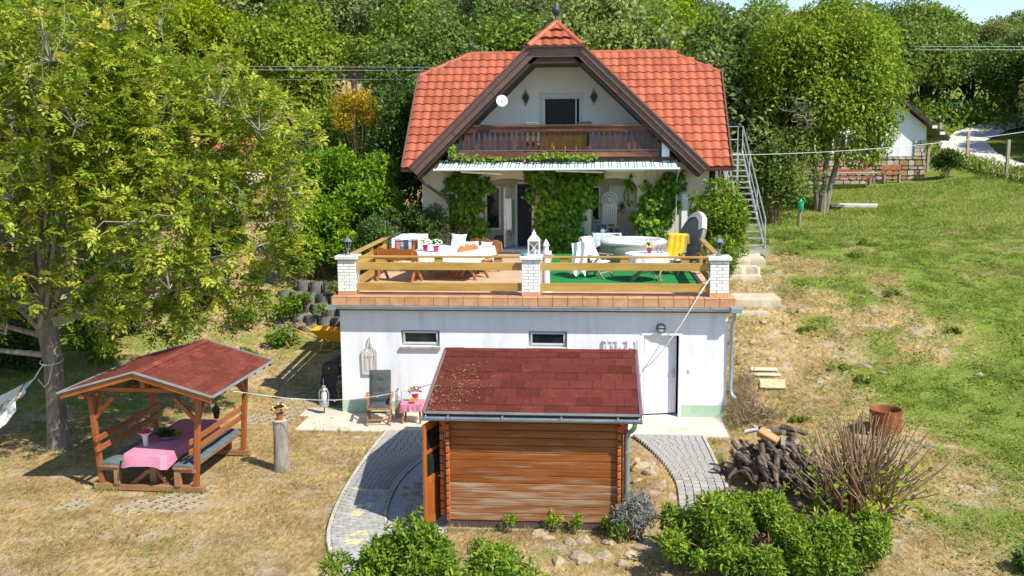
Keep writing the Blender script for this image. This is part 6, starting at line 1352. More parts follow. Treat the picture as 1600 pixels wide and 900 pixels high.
# ---------------------------------------------------------------- vegetation
def lump_cloud(n, lumps, r, inner=.2, up=.15):
    """leaf positions and outward directions spread over a set of clumps (x, y, z, radius)"""
    L = np.array(lumps); w = L[:, 3]**2; k = r.choice(len(L), n, p=w/w.sum()); d = rdir(n, r); d[:, 2] += up; d = unit(d)
    s = np.where(r.uniform(size=n) < inner, r.uniform(.25, .8, n), r.uniform(.78, 1.08, n)); return L[k, :3]+d*(L[k, 3]*s)[:, None], d
def tree_lumps(r, n, c, rad, rl, flat=.0):
    out = []; c = np.array(c); rad = np.array(rad)
    while len(out) < n:
        d = rdir(1, r)[0]; q = r.uniform(.35, 1)**.6
        if d[2] < -.55: continue
        p = c+d*rad*q*r.uniform(.8, 1.05); out.append((*p, r.uniform(*rl)))
    return out
def limb_tubes(r, base, fork, lumps, r0, n=10, wob=.25):
    mb = MB()
    for i in range(n):
        t = lumps[int(r.integers(len(lumps)))]; a = Vector(fork)+Vector((r.normal()*.1, r.normal()*.1, r.uniform(-.4, .3))); b = Vector(t[:3]); m1 = a.lerp(b, .35)+Vector((r.normal()*wob, r.normal()*wob, .3)); m2 = a.lerp(b, .7)+Vector((r.normal()*wob, r.normal()*wob, .2))
        mb.tube([a, m1, m2, b], [r0, r0*.7, r0*.42, r0*.12], 6)
        for k in range(2):
            e = b+Vector((r.normal(), r.normal(), r.normal()*.6))*t[3]*.7; mb.tube([m2, m2.lerp(e, .5)+Vector((0, 0, .15)), e], [r0*.35, r0*.22, r0*.06], 5)
    return mb
def make_tree(seed, h, rad, mat, n, leaf, trunk_r, bark='bark_dark', crown_base=.28, nl=34, wr=.6, rl=(.16, .30), limbs=9):
    r = np.random.default_rng(seed); cz = h*(crown_base+(1-crown_base)/2); lum = tree_lumps(r, nl, (0, 0, cz), (rad, rad, h*(1-crown_base)/2*.92), (rl[0]*rad*1.6, rl[1]*rad*1.6))
    B, d = lump_cloud(n, lum, r); D = unit(d*.5+rdir(n, r)*.8+np.array([0, 0, -.35])); N = unit(d*.8+np.array([0, 0, .5])+rdir(n, r)*.6)
    lumt = r.uniform(-.12, .12, n); T = np.clip(.48+r.normal(size=n)*.17+lumt, 0, 1)
    crown = leaf_mesh('crown', B, D, N, leaf*r.uniform(.6, 1.35, n), wr, T, mat)
    fork = (0, 0, h*crown_base*.9); mb = MB().tube([(0, 0, -.3), (.05, 0, h*.12), (-.04, .03, h*.25), (0, 0, h*.45), (.05, 0, h*.8)], [trunk_r*1.25, trunk_r, trunk_r*.85, trunk_r*.6, trunk_r*.15], 9)
    lb = limb_tubes(r, (0, 0, 0), fork, lum, trunk_r*.45, limbs); mb.add(lb.v, lb.f)
    return mb.mesh('trunk', bark, True), crown
def plant(name, label, cat, loc, meshes, group=None, rotz=0, sc=1, names=('trunk', 'crown')):
    o = thing(name, label, cat, loc, rotz, group); o.scale = (sc, sc, sc) if not isinstance(sc, tuple) else sc
    for nm, me in zip(names, meshes): link(nm, me, o)
    return o
# --- woodland on the hillside
def woodland():
    P = [make_tree(101, 9, 3.0, 'forest_a', 15000, .26, .22), make_tree(102, 10, 3.2, 'forest_c', 15000, .25, .22), make_tree(103, 11, 3.0, 'forest_b', 15000, .25, .22), make_tree(104, 8, 3.3, 'forest_a', 15000, .27, .2, crown_base=.15), make_tree(105, 9.5, 3.1, 'forest_c', 14000, .27, .2, crown_base=.2), make_tree(106, 6, 2.8, 'forest_b', 12000, .24, .14, crown_base=.08)]
    r = random.Random(5); names = ['dense green woodland tree on the hillside behind the house', 'yellow-green woodland tree on the hillside behind the house', 'pale grey-green woodland tree on the hillside behind the house']
    kind = [0, 1, 2, 0, 1, 2]; spots = []
    # x, y, proto, scale : front row then rows climbing the hill
    for x in np.arange(-46, 3, 5.2): spots.append((x+r.uniform(-1, 1), 27+r.uniform(-1.5, 2)+.12*abs(x), r.choice((0, 1, 3, 4)), r.uniform(.85, 1.05)))
    for x in np.arange(-1, 15, 3.6): spots.append((x+r.uniform(-.6, .6), 24+r.uniform(-1, 1.5), r.choice((0, 1, 2, 3)), r.uniform(.78, .95)))
    for x in np.arange(-50, 62, 5.6): spots.append((x+r.uniform(-1.4, 1.4), 38+r.uniform(-2, 2)+(9 if x > 20 else 0), r.choice((0, 1, 2, 3, 4)), r.uniform(.9, 1.1)))
    for x in np.arange(-56, 76, 6.2): spots.append((x+r.uniform(-1.6, 1.6), 52+r.uniform(-2, 2)+(7 if x > 22 else 0), r.choice((0, 1, 2, 3, 4)), r.uniform(.95, 1.15)))
    for x in np.arange(-66, 70, 7): spots.append((x+r.uniform(-2, 2), 68+r.uniform(-2, 2), r.choice((0, 1, 2, 4)), r.uniform(1.0, 1.2) if x < 18 else r.uniform(.75, .95)))
    for x in np.arange(-80, 30, 8): spots.append((x+r.uniform(-2, 2), 88+r.uniform(-3, 3), r.choice((0, 1, 2)), r.uniform(1.0, 1.25)))
    for x, y, p, s in ((12.5, 27, 5, 1.35), (10.8, 21.5, 5, 1.15), (13.4, 22.5, 3, .72), (27.5, 52, 2, 1.1), (33, 50, 2, 1.05), (38, 47, 0, 1.0), (35.5, 41, 5, 1.25), (33.0, 34, 5, 1.15), (31.5, 28, 5, .8), (38, 33, 3, .85), (41, 40, 0, .95), (23.5, 40, 4, .82), (26, 43, 5, 1.2), (20, 37, 1, .9), (30, 58, 2, 1.1), (46, 52, 0, 1.1), (36, 52, 3, 1.0), (40, 56, 4, 1.0), (44, 60, 3, 1.1), (48, 56, 3, 1.1), (52, 60, 5, 1.5), (56, 56, 3, 1.2), (33, 62, 3, 1.1), (37, 64, 5, 1.6), (41, 66, 3, 1.2), (46, 67, 5, 1.7), (28, 62, 3, 1.1), (24, 60, 5, 1.5), (43, 47, 5, 1.3), (47, 46, 3, 1.0), (38, 45.5, 5, 1.2), (42, 36, 5, 1.2), (45, 40, 3, 1.0), (36.5, 36.5, 5, 1.0), (50, 50, 3, 1.1), (34.5, 30, 5, .8), (37, 28, 3, .7)): spots.append((x, y, p, s))
    HH = [9, 10, 11, 8, 9.5, 6]
    for x, y, p, s in spots:
        if x > 9 and y > 30:
            dist = y+24.4; tx = (x-6.35)/dist*1595+935; base = h1(x, y)
            if tx > 1060:
                s = min(s, (6.8+dist*(.122+.010*math.sin(x*1.7)-(.018 if tx > 1480 else 0))-base)/HH[p])
                if s < .42: continue
        if 8.0 < x < 9.5 and y < 20: continue
        if 23.2 < x < 32-.12*(y-20) and 12 < y < 44: continue
        if 29 < x < 36 and 44 < y < 59: continue
        lb = names[kind[p]]
        if y < 33 and x < -4: lb = lb.replace('on the hillside behind the house', 'at the wood edge left of the house')
        elif x > 19: lb = lb.replace('on the hillside behind the house', 'in the wood beyond the stone shed')
        elif y < 33: lb = lb.replace('on the hillside behind the house', 'close behind the orange roof')
        plant('woodland_tree', lb, 'tree', (x, y, h1(x, y)-.2), P[p], 'trees: '+lb, r.uniform(0, 6), (s*r.uniform(.95, 1.1), s*r.uniform(.95, 1.1), s))
    # undergrowth closing the foot of the wood
    rr = np.random.default_rng(9); n = 70000; x = rr.uniform(-60, 62, n); y = np.where(x < 12, rr.uniform(21, 46, n), rr.uniform(33, 66, n)); k = ~((x > 25) & (x < 36) & (y < 46)) & ~((x > -14) & (x < -3) & (y < 30)); x, y = x[k], y[k]; n = len(x)
    B = np.stack([x, y, hz(x, y)+rr.uniform(0, 1, n)**1.5*(.5+2.2*fbm(x*.3, y*.3, 8))], 1); stf = stuff(link('undergrowth', leaf_mesh('undergrowth', B, rdir(n, rr)+np.array([0, -.2, .1]), unit(rdir(n, rr)+np.array([0, -.5, .8])), rr.uniform(.2, .42, n), .6, np.clip(rr.normal(.4, .2, n), 0, 1), 'forest_a'))); tag(stf, 'low green undergrowth at the foot of the wood', 'undergrowth')
woodland()
# --- walnut in the left foreground
def walnut():
    r = np.random.default_rng(21); base = Vector((-5.64, -3.3, h1(-5.64, -3.3))); fork = Vector((-.05, 0, 3.0))
    lum = tree_lumps(r, 112, (-1.0, .4, 6.4), (5.9, 4.6, 4.1), (.75, 1.3))
    extra = [(2.2, .2, 3.0, .8), (3.2, .5, 3.5, .8), (4.4, 1.6, 4.3, .9), (5.0, 1.4, 5.2, .9), (3.0, 1.2, 5.8, 1.1), (1.5, -.3, 3.6, .9), (-1.5, -.4, 3.2, .9), (-3, 0, 3.2, 1.0), (-4, .6, 3.6, 1.1), (.2, .2, 4.0, 1.0), (4.6, .6, 6.6, 1.0), (3.9, .4, 7.8, 1.0), (2.6, .2, 3.9, .8), (-2.4, .2, 2.9, .7), (3.0, 2.4, 2.9, .8), (2.0, 2.2, 2.7, .7)]
    lum = [l for l in lum if not (l[0] > 1.6 and l[2] < 4.4)]+extra
    lum += [(2.0, 1.5, 7.2, 1.1), (3.4, 2.0, 6.2, 1.1), (1.2, 2.4, 5.4, 1.1), (2.6, 2.6, 4.6, 1.0), (4.4, 1.4, 7.0, 1.0), (.4, 1.6, 6.6, 1.2), (4.6, 2.4, 5.2, .9), (-1.0, 2.8, 5.0, 1.2), (.4, 3.2, 4.2, 1.0), (3.4, -.6, 6.2, 1.0), (4.2, .2, 5.6, .9), (2.2, -1.0, 6.6, 1.0), (4.0, -.4, 4.6, .8), (5.2, .6, 6.0, .8), (3.2, -1.0, 4.0, .8), (1.8, -1.2, 3.2, .7), (2.8, .3, 2.7, .6), (4.9, .0, 7.2, .9), (1.0, -1.6, 5.8, 1.0), (-2.2, -1.6, 3.4, .8), (-.4, -1.0, 3.0, .7), (-3.4, -1.4, 3.6, .9), (3.8, 1.8, 3.4, .7), (-4.6, -.6, 4.4, 1.0), (0, -1.8, 7.2, 1.1), (-2.4, -1.8, 7.0, 1.1), (2.6, -.8, 8.2, 1.0), (-1.0, -1.2, 3.7, .8), (.6, -1.4, 3.9, .8), (1.6, -1.2, 4.6, .8), (-2.6, -1.3, 4.0, .9), (-.2, -1.8, 4.8, .9), (-1.8, -1.8, 5.2, .9), (2.6, -.8, 5.0, .9), (-3.6, -1.0, 5.2, 1.0)]
    tips = 5500; Tp, td = lump_cloud(tips, lum, r, .35, .25); q = 5; m = tips*q
    B = np.repeat(Tp, q, 0); a = unit(np.repeat(td, q, 0)*.45+rdir(m, r)*.95+np.array([0, 0, .12])); D = a; N = unit(np.array([0, 0, 1.])+rdir(m, r)*.35); S = unit(np.cross(D, N)); N = np.cross(S, D)
    bs, ds, ns, ls, ts = [], [], [], [], []; T0 = np.clip(np.repeat(r.normal(.50, .16, tips), q)+r.normal(size=m)*.10, 0, 1); RL = r.uniform(.16, .28, m)
    for k in range(7):
        t = .25+.27*(k//2) if k < 6 else 1.0; sgn = 1 if k % 2 else -1
        P = B+D*(RL*t)[:, None]-np.array([0, 0, 1])*(RL*t*t*.28)[:, None]; dd = D*.6+(S*sgn*.95 if k < 6 else D)-np.array([0, 0, .12]); bs.append(P); ds.append(dd); ns.append(N+rdir(m, r)*.35); ls.append(r.uniform(.085, .14, m)*(1.15 if k == 6 else 1)); ts.append(np.clip(T0+r.normal(size=m)*.10, 0, 1))
    crown = leaf_mesh('crown', np.concatenate(bs), np.concatenate(ds), np.concatenate(ns), np.concatenate(ls), .48, np.concatenate(ts), 'walnut', .08)
    tr = MB().tube([(0, 0, -.2), (.0, 0, .25), (.02, 0, 1.2), (.0, .02, 2.0), (-.06, .03, 2.6), (-.3, .1, 4.2), (-.6, .2, 6.5), (-.8, .3, 8.6)], [.30, .23, .205, .20, .22, .16, .10, .04], 16)
    T = thing('walnut_tree', 'large walnut tree with yellowing leaves beside the picnic shelter', 'tree', tuple(base)); link('trunk', tr.mesh('trunk', 'bark', True), T)
    br = limb_tubes(r, (0, 0, 0), fork, lum, .055, 30, .4)
    for a, b in (((.1, 0, 2.8), (5.0, 1.2, 4.6)), ((0, 0, 2.5), (-3.6, .3, 3.3)), ((0, 0, 2.9), (3.2, .2, 3.6)), ((0, 0, 2.1), (-4.0, -.4, 2.6))):
        a, b = Vector(a), Vector(b); br.tube([a, a.lerp(b, .3)+Vector((0, .1, -.05)), a.lerp(b, .6)+Vector((.1, -.1, .15)), b], [.075, .055, .04, .018], 7)
    L4 = np.array(lum)
    for k in range(0, tips, 5):
        e = Vector(Tp[k]); j = int(np.argmin(((L4[:, :3]-Tp[k])**2).sum(1))); c = Vector(L4[j, :3])-Vector((0, 0, .25)); mid = c.lerp(e, .55)+Vector(r.normal(size=3))*.10; br.tube([c, mid, e], [.016, .011, .005], 4, False)
    link('branches', br.mesh('branches', 'bark_grey', True), T); link('crown', crown, T)
walnut()
# --- the two shrubs in front, and the shrubs round the house
def bush(name, label, loc, rad, n, leaf, mat, seed, wr=.42, lumps=26, stems=14, six=True, rl=(.28, .5), cz=.55, cat='shrub', bark='stem_brown', low=-.1):
    r = np.random.default_rng(seed); R3 = np.array(rad); lum = []
    while len(lum) < lumps:
        d = rdir(1, r)[0]
        if d[2] < low: continue
        p = d*R3*r.uniform(.45, .85)+np.array([0, 0, R3[2]*cz]); lum.append((*p, r.uniform(*rl)*min(R3)))
    B, d = lump_cloud(n, lum, r, .15, .3); B[:, 2] = np.maximum(B[:, 2], .03); up = np.array([0, 0, 1.]); D = unit(d*.6+rdir(n, r)*.85+up*.15); N = unit(up*.8+d*.5+rdir(n, r)*.6)
    ns = n//240; sh = []
    if ns:
        kk = r.integers(0, n, ns); tip = unit(d[kk]*.7+rdir(ns, r)*.5+up*.6); ln = r.uniform(.15, .55, ns)**1.2*min(min(R3), .9)*.9; per = 16
        t = np.tile(np.linspace(.1, 1, per), ns); b0 = np.repeat(B[kk], per, 0)+np.repeat(tip, per, 0)*(np.repeat(ln, per)*t)[:, None]; B = np.concatenate([B, b0]); D = np.concatenate([D, unit(np.repeat(tip, per, 0)*.6+rdir(ns*per, r)*.8)]); N = np.concatenate([N, unit(rdir(ns*per, r)*.7+up)]); d = np.concatenate([d, np.repeat(tip, per, 0)]); n = len(B); sh = [(B[i], B[i]+tip[j]*ln[j]) for j, i in enumerate(kk)]
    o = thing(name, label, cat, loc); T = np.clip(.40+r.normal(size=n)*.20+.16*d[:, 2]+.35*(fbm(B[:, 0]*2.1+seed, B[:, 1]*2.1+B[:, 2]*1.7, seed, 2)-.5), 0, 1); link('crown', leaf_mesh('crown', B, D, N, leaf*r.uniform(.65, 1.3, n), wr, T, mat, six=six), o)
    mb = MB()
    for k in range(stems):
        t = lum[k % len(lum)]; e = Vector(t[:3])+Vector(rdir(1, r)[0])*t[3]; s = Vector((r.normal()*R3[0]*.15, r.normal()*R3[1]*.15, -.05)); mb.tube([s, s.lerp(e, .5)+Vector((0, 0, .1)), e], [.02, .014, .005], 5)
    for a, b in sh: mb.tube([tuple(a), tuple(b)], [.008, .003], 4, False)
    link('stems', mb.mesh('stems', bark, True), o); return o
g = lambda x, y: (x, y, h1(x, y)-.03)
bush('leafy_shrub', 'low green shrub left of the cabin front, cut by the lower frame edge', g(4.1, -10.4), (2.0, 1.0, .70), 14500, .085, 'bush', 31, lumps=40, stems=60, rl=(.2, .46))
bush('leafy_shrub', 'broad green shrub in front of the firewood heap', g(8.95, -8.85), (2.35, 1.35, .74), 30000, .085, 'bush', 32, lumps=46, stems=90, rl=(.16, .46))
bush('house_shrub', 'tall glossy green shrub between the terrace corner and the metal stair', g(10.12, 7.9), (.95, 1.1, 1.35), 15000, .12, 'bush', 33, lumps=60, stems=16, rl=(.3, .5), cz=.85, low=-.75)
bush('house_shrub', 'narrow leafy shrub hanging down beside the right terrace edge', g(9.92, 6.1), (.42, 1.0, .95), 5200, .11, 'bush', 133, lumps=26, stems=8, rl=(.5, .8), cz=.8, low=-.75)
bush('bright_shrub', 'big bright green shrub left of the house', g(-2.3, 10.6), (2.3, 1.8, 2.6), 15000, .16, 'shrub_bright', 34, lumps=50, wr=.5, rl=(.25, .45), cz=.5, low=-.4)
bush('bright_shrub', 'yellow-green shrub beside the left terrace pillar', g(-3.0, 8.4), (1.5, 1.1, 1.7), 9000, .14, 'shrub_bright', 35, lumps=34, wr=.5, rl=(.28, .5), cz=.6, low=-.3)
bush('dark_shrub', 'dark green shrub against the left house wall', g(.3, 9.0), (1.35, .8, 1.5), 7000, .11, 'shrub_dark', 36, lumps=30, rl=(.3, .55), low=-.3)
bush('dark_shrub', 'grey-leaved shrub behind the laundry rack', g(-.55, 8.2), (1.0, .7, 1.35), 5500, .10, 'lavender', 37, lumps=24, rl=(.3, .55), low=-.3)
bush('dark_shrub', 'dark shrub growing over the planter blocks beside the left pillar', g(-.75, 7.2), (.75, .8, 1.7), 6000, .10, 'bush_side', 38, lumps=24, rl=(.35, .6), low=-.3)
bush('yellow_shrub', 'golden yellow flowering shrub standing tall left of the roof', g(-2.75, 14.2), (1.35, .8, .85), 3000, .12, 'yellow_shrub', 39, lumps=30, rl=(.16, .5), six=False, low=-.7, cz=5.0, stems=30)
bush('dark_shrub', 'olive green shrub behind the bright shrub left of the house', g(-3.6, 16.4), (2.4, 1.6, 3.2), 11000, .2, 'forest_a', 40, lumps=34, wr=.55, six=False, rl=(.3, .5), low=-.4)
bush('dark_shrub', 'tall dark shrub in the gap beside the left house wall', g(-.9, 13.8), (1.5, 1.6, 4.2), 11000, .17, 'shrub_dark', 41, lumps=40, wr=.5, six=False, rl=(.35, .6), low=-.5)
bush('round_shrub', 'small round dark shrub at the corner of the stone shed', g(22.6, 25.6), (.85, .7, .95), 3500, .13, 'shrub_dark', 42, lumps=16, six=False)
bush('dark_shrub', 'sprawling green shrub behind the metal stair', g(13.2, 17.5), (2.0, 2.0, 2.2), 9000, .16, 'forest_a', 43, lumps=36, six=False, wr=.55)
bush('lavender_bush', 'dry grey lavender bush at the right corner of the log cabin', g(6.98, -7.75), (.34, .3, .52), 3200, .10, 'lavender', 44, wr=.16, lumps=22, stems=30, rl=(.4, .7), six=False)
bush('sage_shrub', 'silvery plant hanging over the planter blocks', (-.55, 5.75, 1.25), (.55, .35, .5), 2600, .10, 'lavender', 45, lumps=14, rl=(.4, .7), six=False)
bush('marigold', 'small orange flowering plant in a planter block', (-1.25, 6.2, 1.9), (.17, .14, .2), 500, .06, 'yellow_shrub', 46, lumps=8, rl=(.4, .7), six=False, stems=4)
o = bush('planter_plant', 'small green plant growing in the planter block wall', (-2.1, 6.0, 1.45), (.2, .16, .2), 420, .07, 'bush', 480, lumps=8, rl=(.4, .7), six=False, stems=4); o['group'] = 'plants in the planter blocks'
o = bush('planter_plant', 'small green plant growing in the planter block wall', (-2.7, 6.3, 1.75), (.2, .16, .2), 420, .07, 'bush', 481, lumps=8, rl=(.4, .7), six=False, stems=4); o['group'] = 'plants in the planter blocks'
o = bush('planter_plant', 'small green plant growing in the planter block wall', (-1.9, 6.7, 2.0), (.2, .16, .2), 420, .07, 'bush', 482, lumps=8, rl=(.4, .7), six=False, stems=4); o['group'] = 'plants in the planter blocks'
bush('weed', 'dark green weed clump in the lower right corner', g(13.25, -8.6), (.42, .35, .22), 700, .10, 'bush_side', 47, lumps=12, rl=(.4, .7), stems=6)
for i, (x, y, s) in enumerate(((12.5, 1.6, .35), (12.9, .9, .32), (11.0, -.9, .3), (12.0, 3.3, .4), (14.8, 5.5, .4), (15.8, 3.2, .35), (12.6, 9.5, .5), (13.6, 10.2, .55), (14.6, 9.3, .5), (13.0, 12.0, .5), (11.9, 11.0, .45), (15.5, 11.0, .5))):
    o = bush('weed', 'low leafy weed rosette on the slope right of the building', g(x, y), (s*.9, s*.8, s*.22), 240, .08, 'grass_green', 60+i, lumps=9, rl=(.4, .7), stems=2); o['group'] = 'weeds on the slope'
for i, (x, y, s) in enumerate(((-5.9, 1.6, .4), (-3.5, 3.0, .4), (-2.9, 4.6, .45), (-4.3, 5.8, .6), (-3.3, 6.3, .5), (-7.6, 2.4, .5))):
    o = bush('weed', 'loose leafy plant on the shady ground behind the walnut', g(x, y), (s, s, s*.8), 500, .14, 'shrub_bright', 90+i, lumps=9, rl=(.4, .7), stems=3); o['group'] = 'plants behind the walnut'
for i, (x, y, sx, sz) in enumerate(((-9.5, 7.5, 1.4, 1.3), (-12.5, 9.0, 1.8, 2.0), (-15.5, 7.0, 1.8, 2.0), (-7.2, 10.5, 1.2, 1.3), (-11.5, 4.0, 1.3, 1.2), (-14, 13, 2.0, 2.4), (-17, 11, 2.0, 2.4), (-9.3, 16.5, 1.6, 1.8), (-6.2, 18.8, 1.5, 1.7), (-8.4, 4.6, 1.0, 1.0), (-6.3, 6.6, 1.0, .9), (-10.2, 2.2, 1.0, .9))):  # some of these are added: dark foliage standing in for the walnut's shadow
    o = bush('shade_shrub', 'dark green shrub, some added as shade, behind the walnut tree', g(x, y), (sx, sx*.9, sz), 5200, .15, 'shrub_dark', 300+i, lumps=26, six=False, wr=.55, low=-.4); o['group'] = 'shrubs behind the walnut'
# yucca
def yucca():
    x, y = -8.0, 2.6; r = np.random.default_rng(4); n = 150; d = rdir(n, r); d[:, 2] = np.abs(d[:, 2])*.9+.15; o = thing('yucca', 'spiky yucca plant behind the walnut trunk', 'plant', g(x, y)); link('leaves', leaf_mesh('leaves', np.tile([0, 0, .35], (n, 1))+r.normal(size=(n, 3))*.05, d, rdir(n, r)+np.array([0, 0, 1]), r.uniform(.6, 1.0, n), .06, r.uniform(.2, .8, n), 'shrub_dark', .25), o); MB().tube([(0, 0, -.1), (0, 0, .45)], [.1, .07], 8).build('stem', 'bark', o, local=True)
yucca()
# spruce and the red-roofed house far left
def far_left():
    r = np.random.default_rng(8); h = 8.5; o = thing('blue_spruce', 'blue spruce seen through the walnut crown', 'tree', g(-11.5, 12.5)); MB().tube([(0, 0, -.2), (0, 0, h)], [.2, .02], 8).build('trunk', 'bark_dark', o, local=True)
    Bs, Ds = [], []
    for k in range(900):
        t = r.uniform(.06, .98); a = r.uniform(0, 6.28); ln = (1-t)*2.6+.15; m = 26; u = r.uniform(.2, 1, m); dr = np.array([math.cos(a), math.sin(a), -.28]); Bs.append(np.array([0, 0, t*h])+dr*(u*ln)[:, None]+r.normal(size=(m, 3))*.05); Ds.append(dr*.6+rdir(m, r)*.6)
    B = np.concatenate(Bs); n = len(B); link('crown', leaf_mesh('crown', B, np.concatenate(Ds), rdir(n, r)+np.array([0, 0, .8]), r.uniform(.10, .2, n), .28, r.uniform(.2, .9, n), 'spruce'), o)
    x, y = -13.2, 23.5; z = h1(x, y)-1.0; Hs = thing('neighbour_house', 'neighbouring house with red roof glimpsed through the walnut', 'house', (x, y, z)); MB().box(x-3, x+3, y-2, y+2.5, z-.5, z+2.1).build('wall', 'stucco_cream', Hs); rf = MB().prismx([(y-2.6, z+1.9), (y+.25, z+3.4), (y+3.1, z+1.9), (y+.25, z+3.2)][::-1], x-3.4, x+3.4).build('roof', 'roof_tile', Hs); MB().box(x-.3, x+.3, y+.3, y+.8, z+2.9, z+3.9).build('chimney', 'terracotta', rf); MB().box(x-1.6, x-.6, y-2.04, y-1.98, z+.8, z+1.7).build('window', 'glass', Hs); MB().box(x+.8, x+1.8, y-2.04, y-1.98, z+.8, z+1.7).build('window', 'glass', Hs)
far_left()
# vines
def vine(label, x0, x1, z0, z1, y, n, seed, depth=.35, top=.25, wid=None, grp=None):
    r = np.random.default_rng(seed); xm = (x0+x1)/2; o = thing('climbing_vine', label, 'vine', (xm, y, z0), 0, grp); W, Hh = x1-x0, z1-z0; lum = []
    for k in range(int(34*W*Hh/2.6)):
        v = r.uniform()**.9; sp = 1+top*float(sstep(.7, 1, np.array(v)))-.22*float(sstep(.25, .5, np.array(v))*(1-sstep(.5, .75, np.array(v))))*r.uniform(); u = r.uniform(-.5, .5); rad = r.uniform(.12, .27); lum.append((u*W*sp*.88+.12*math.sin(v*7+seed), -.06-r.uniform(0, depth*.6), v*Hh*.97, rad))
    for k in range(7): v = r.uniform(.55, 1.0); s = r.choice((-1, 1)); lum.append((s*(W/2+r.uniform(.05, .28)), -.08, v*Hh, r.uniform(.08, .15)))
    B, d = lump_cloud(n, lum, r, .12, 0); B[:, 1] = np.minimum(B[:, 1], -.02); nr = n//12; B[:nr] += r.normal(size=(nr, 3))*(.10, .05, .10)
    N = unit(d*.7+np.array([0, -.7, .5])+r.normal(size=(n, 3))*.45); D = unit(np.array([0, -.2, -.8])+r.normal(size=(n, 3))*.5+d*.3); v = B[:, 2]/Hh
    link('leaves', leaf_mesh('leaves', B, D, N, r.uniform(.07, .185, n), .85, np.clip(r.normal(.56, .20, n)-.22*sstep(.7, 1, v)+.4*(fbm(B[:, 0]*3+seed, B[:, 2]*3, seed, 2)-.5), 0, .84)+(r.uniform(size=n) < .01)*.2, 'vine', six=True), o)  # tint lowered towards the top: awning shade put into the leaf colour
    mb = MB()
    for k in range(8): xx = (r.uniform()-.5)*W*.8; mb.tube([(xx, -.04, -.1), (xx+r.normal()*.1, -.08, Hh*.4), (xx+r.normal()*.18, -.10, Hh*.8), (xx+r.normal()*.3, -.16, Hh*1.02)], [.025, .018, .010, .004], 5)
    link('stems', mb.mesh('stems', 'stem_brown', True), o)
V_ = 'vines on the arcade pillars'
vine('green vine covering the left arcade pillar', 1.42, 2.62, 3.2, 5.75, 9.78, 2500, 51, .38, .3, grp=V_); vine('broad green vine covering the middle arcade pillar', 4.2, 6.05, 3.0, 5.80, 9.78, 4600, 52, .55, .38, grp=V_); vine('green vine covering the right arcade pillar', 7.62, 8.82, 3.0, 5.75, 9.78, 3000, 53, .4, .35, grp=V_)
def vine_strip(label, pts, n, seed, s=.11):
    r = np.random.default_rng(seed); o = thing('vine_tendril', label, 'vine', pts[0]); P = np.array(pts); k = r.integers(0, len(P)-1, n); t = r.uniform(0, 1, (n, 1)); B = P[k]*(1-t)+P[k+1]*t+r.normal(size=(n, 3))*(.08, .05, .045)-np.array(pts[0]); link('leaves', leaf_mesh('leaves', B, rdir(n, r)+np.array([0, -.3, -.4]), rdir(n, r)*.5+np.array([0, -.8, .7]), r.uniform(.6, 1.2, n)*s, .8, np.clip(r.normal(.6, .18, n), 0, 1), 'vine', six=True), o)
    MB().tube([Vector(p)-Vector(pts[0]) for p in pts], .01, 5).build('stem', 'stem_brown', o, local=True)
vine_strip('vine climbing the left end of the balcony', [(1.62, 8.9, 7.0), (1.55, 8.85, 6.6), (1.60, 8.82, 6.25), (2.1, 8.8, 6.13), (2.6, 8.8, 6.12)], 190, 54); vine_strip('vine trailing along the awning below the balcony', [(2.7, 8.85, 6.12), (4.3, 8.82, 6.14), (5.0, 8.8, 6.24), (5.5, 8.8, 6.16), (6.3, 8.85, 6.14)], 330, 55)
# multi-stemmed tree right of the house
def right_tree():
    r = np.random.default_rng(71); x, y = 15.6, 19.6; z = h1(x, y); o = thing('garden_tree', 'bushy tree with several stems in front of the stone shed', 'tree', (x, y, z)); lum = tree_lumps(r, 84, (-.15, .3, 5.2), (3.0, 2.5, 3.1), (.65, 1.1))+[(-2.6, 0, 2.2, .7), (-2.0, .2, 2.6, .8), (1.6, 0, 2.4, .6), (2.3, .2, 3.0, .7), (2.2, 0, 2.5, .6), (2.4, .2, 3.4, .8), (2.5, 0, 4.4, .9), (2.7, .3, 5.4, .9), (2.0, -.4, 3.8, .8), (.8, -.6, 2.9, .8), (-.6, -.8, 2.8, .8)]
    n = 62000; B, d = lump_cloud(n, lum, r, .2); link('crown', leaf_mesh('crown', B, unit(d*.6+rdir(n, r)*.7+np.array([0, 0, -.4])), unit(d*.7+np.array([0, 0, .6])+rdir(n, r)*.5), r.uniform(.11, .24, n), .52, np.clip(r.normal(.52, .2, n), 0, 1), 'garden_leaf'), o)
    mb = MB()
    for a, b in (((0, 0), (-.5, 3.2)), ((.25, .1), (.9, 3.0)), ((.1, -.1), (.3, 3.4))): mb.tube([(a[0], a[1], -.1), (a[0]+b[0]*.3, a[1], 1.2), (a[0]+b[0]*.8, a[1]+.1, b[1])], [.17, .13, .08], 9)
    lb = limb_tubes(r, (0, 0, 0), (.2, 0, 2.6), lum, .07, 16); mb.add(lb.v, lb.f); link('trunk', mb.mesh('trunk', 'bark', True), o)
    mb = MB()
    for k in range(70): c = Vector((-1.3, -2.3, 4.0))+Vector(r.normal(size=3))*.38; e = c+Vector(r.normal(size=3))*.28; mb.tube([c, c.lerp(e, .5)+Vector(r.normal(size=3))*.06, e], [.014, .010, .004], 4)
    stuff(link('dead_twigs', mb.mesh('dead_twigs', 'bark_grey'), o))
right_tree()
bush('young_tree', 'dark slender shrub beside the green watering can', g(13.2, 16.4), (.9, .8, 2.2), 5500, .13, 'shrub_dark', 77, lumps=26, six=False, low=-.2, cz=.7)
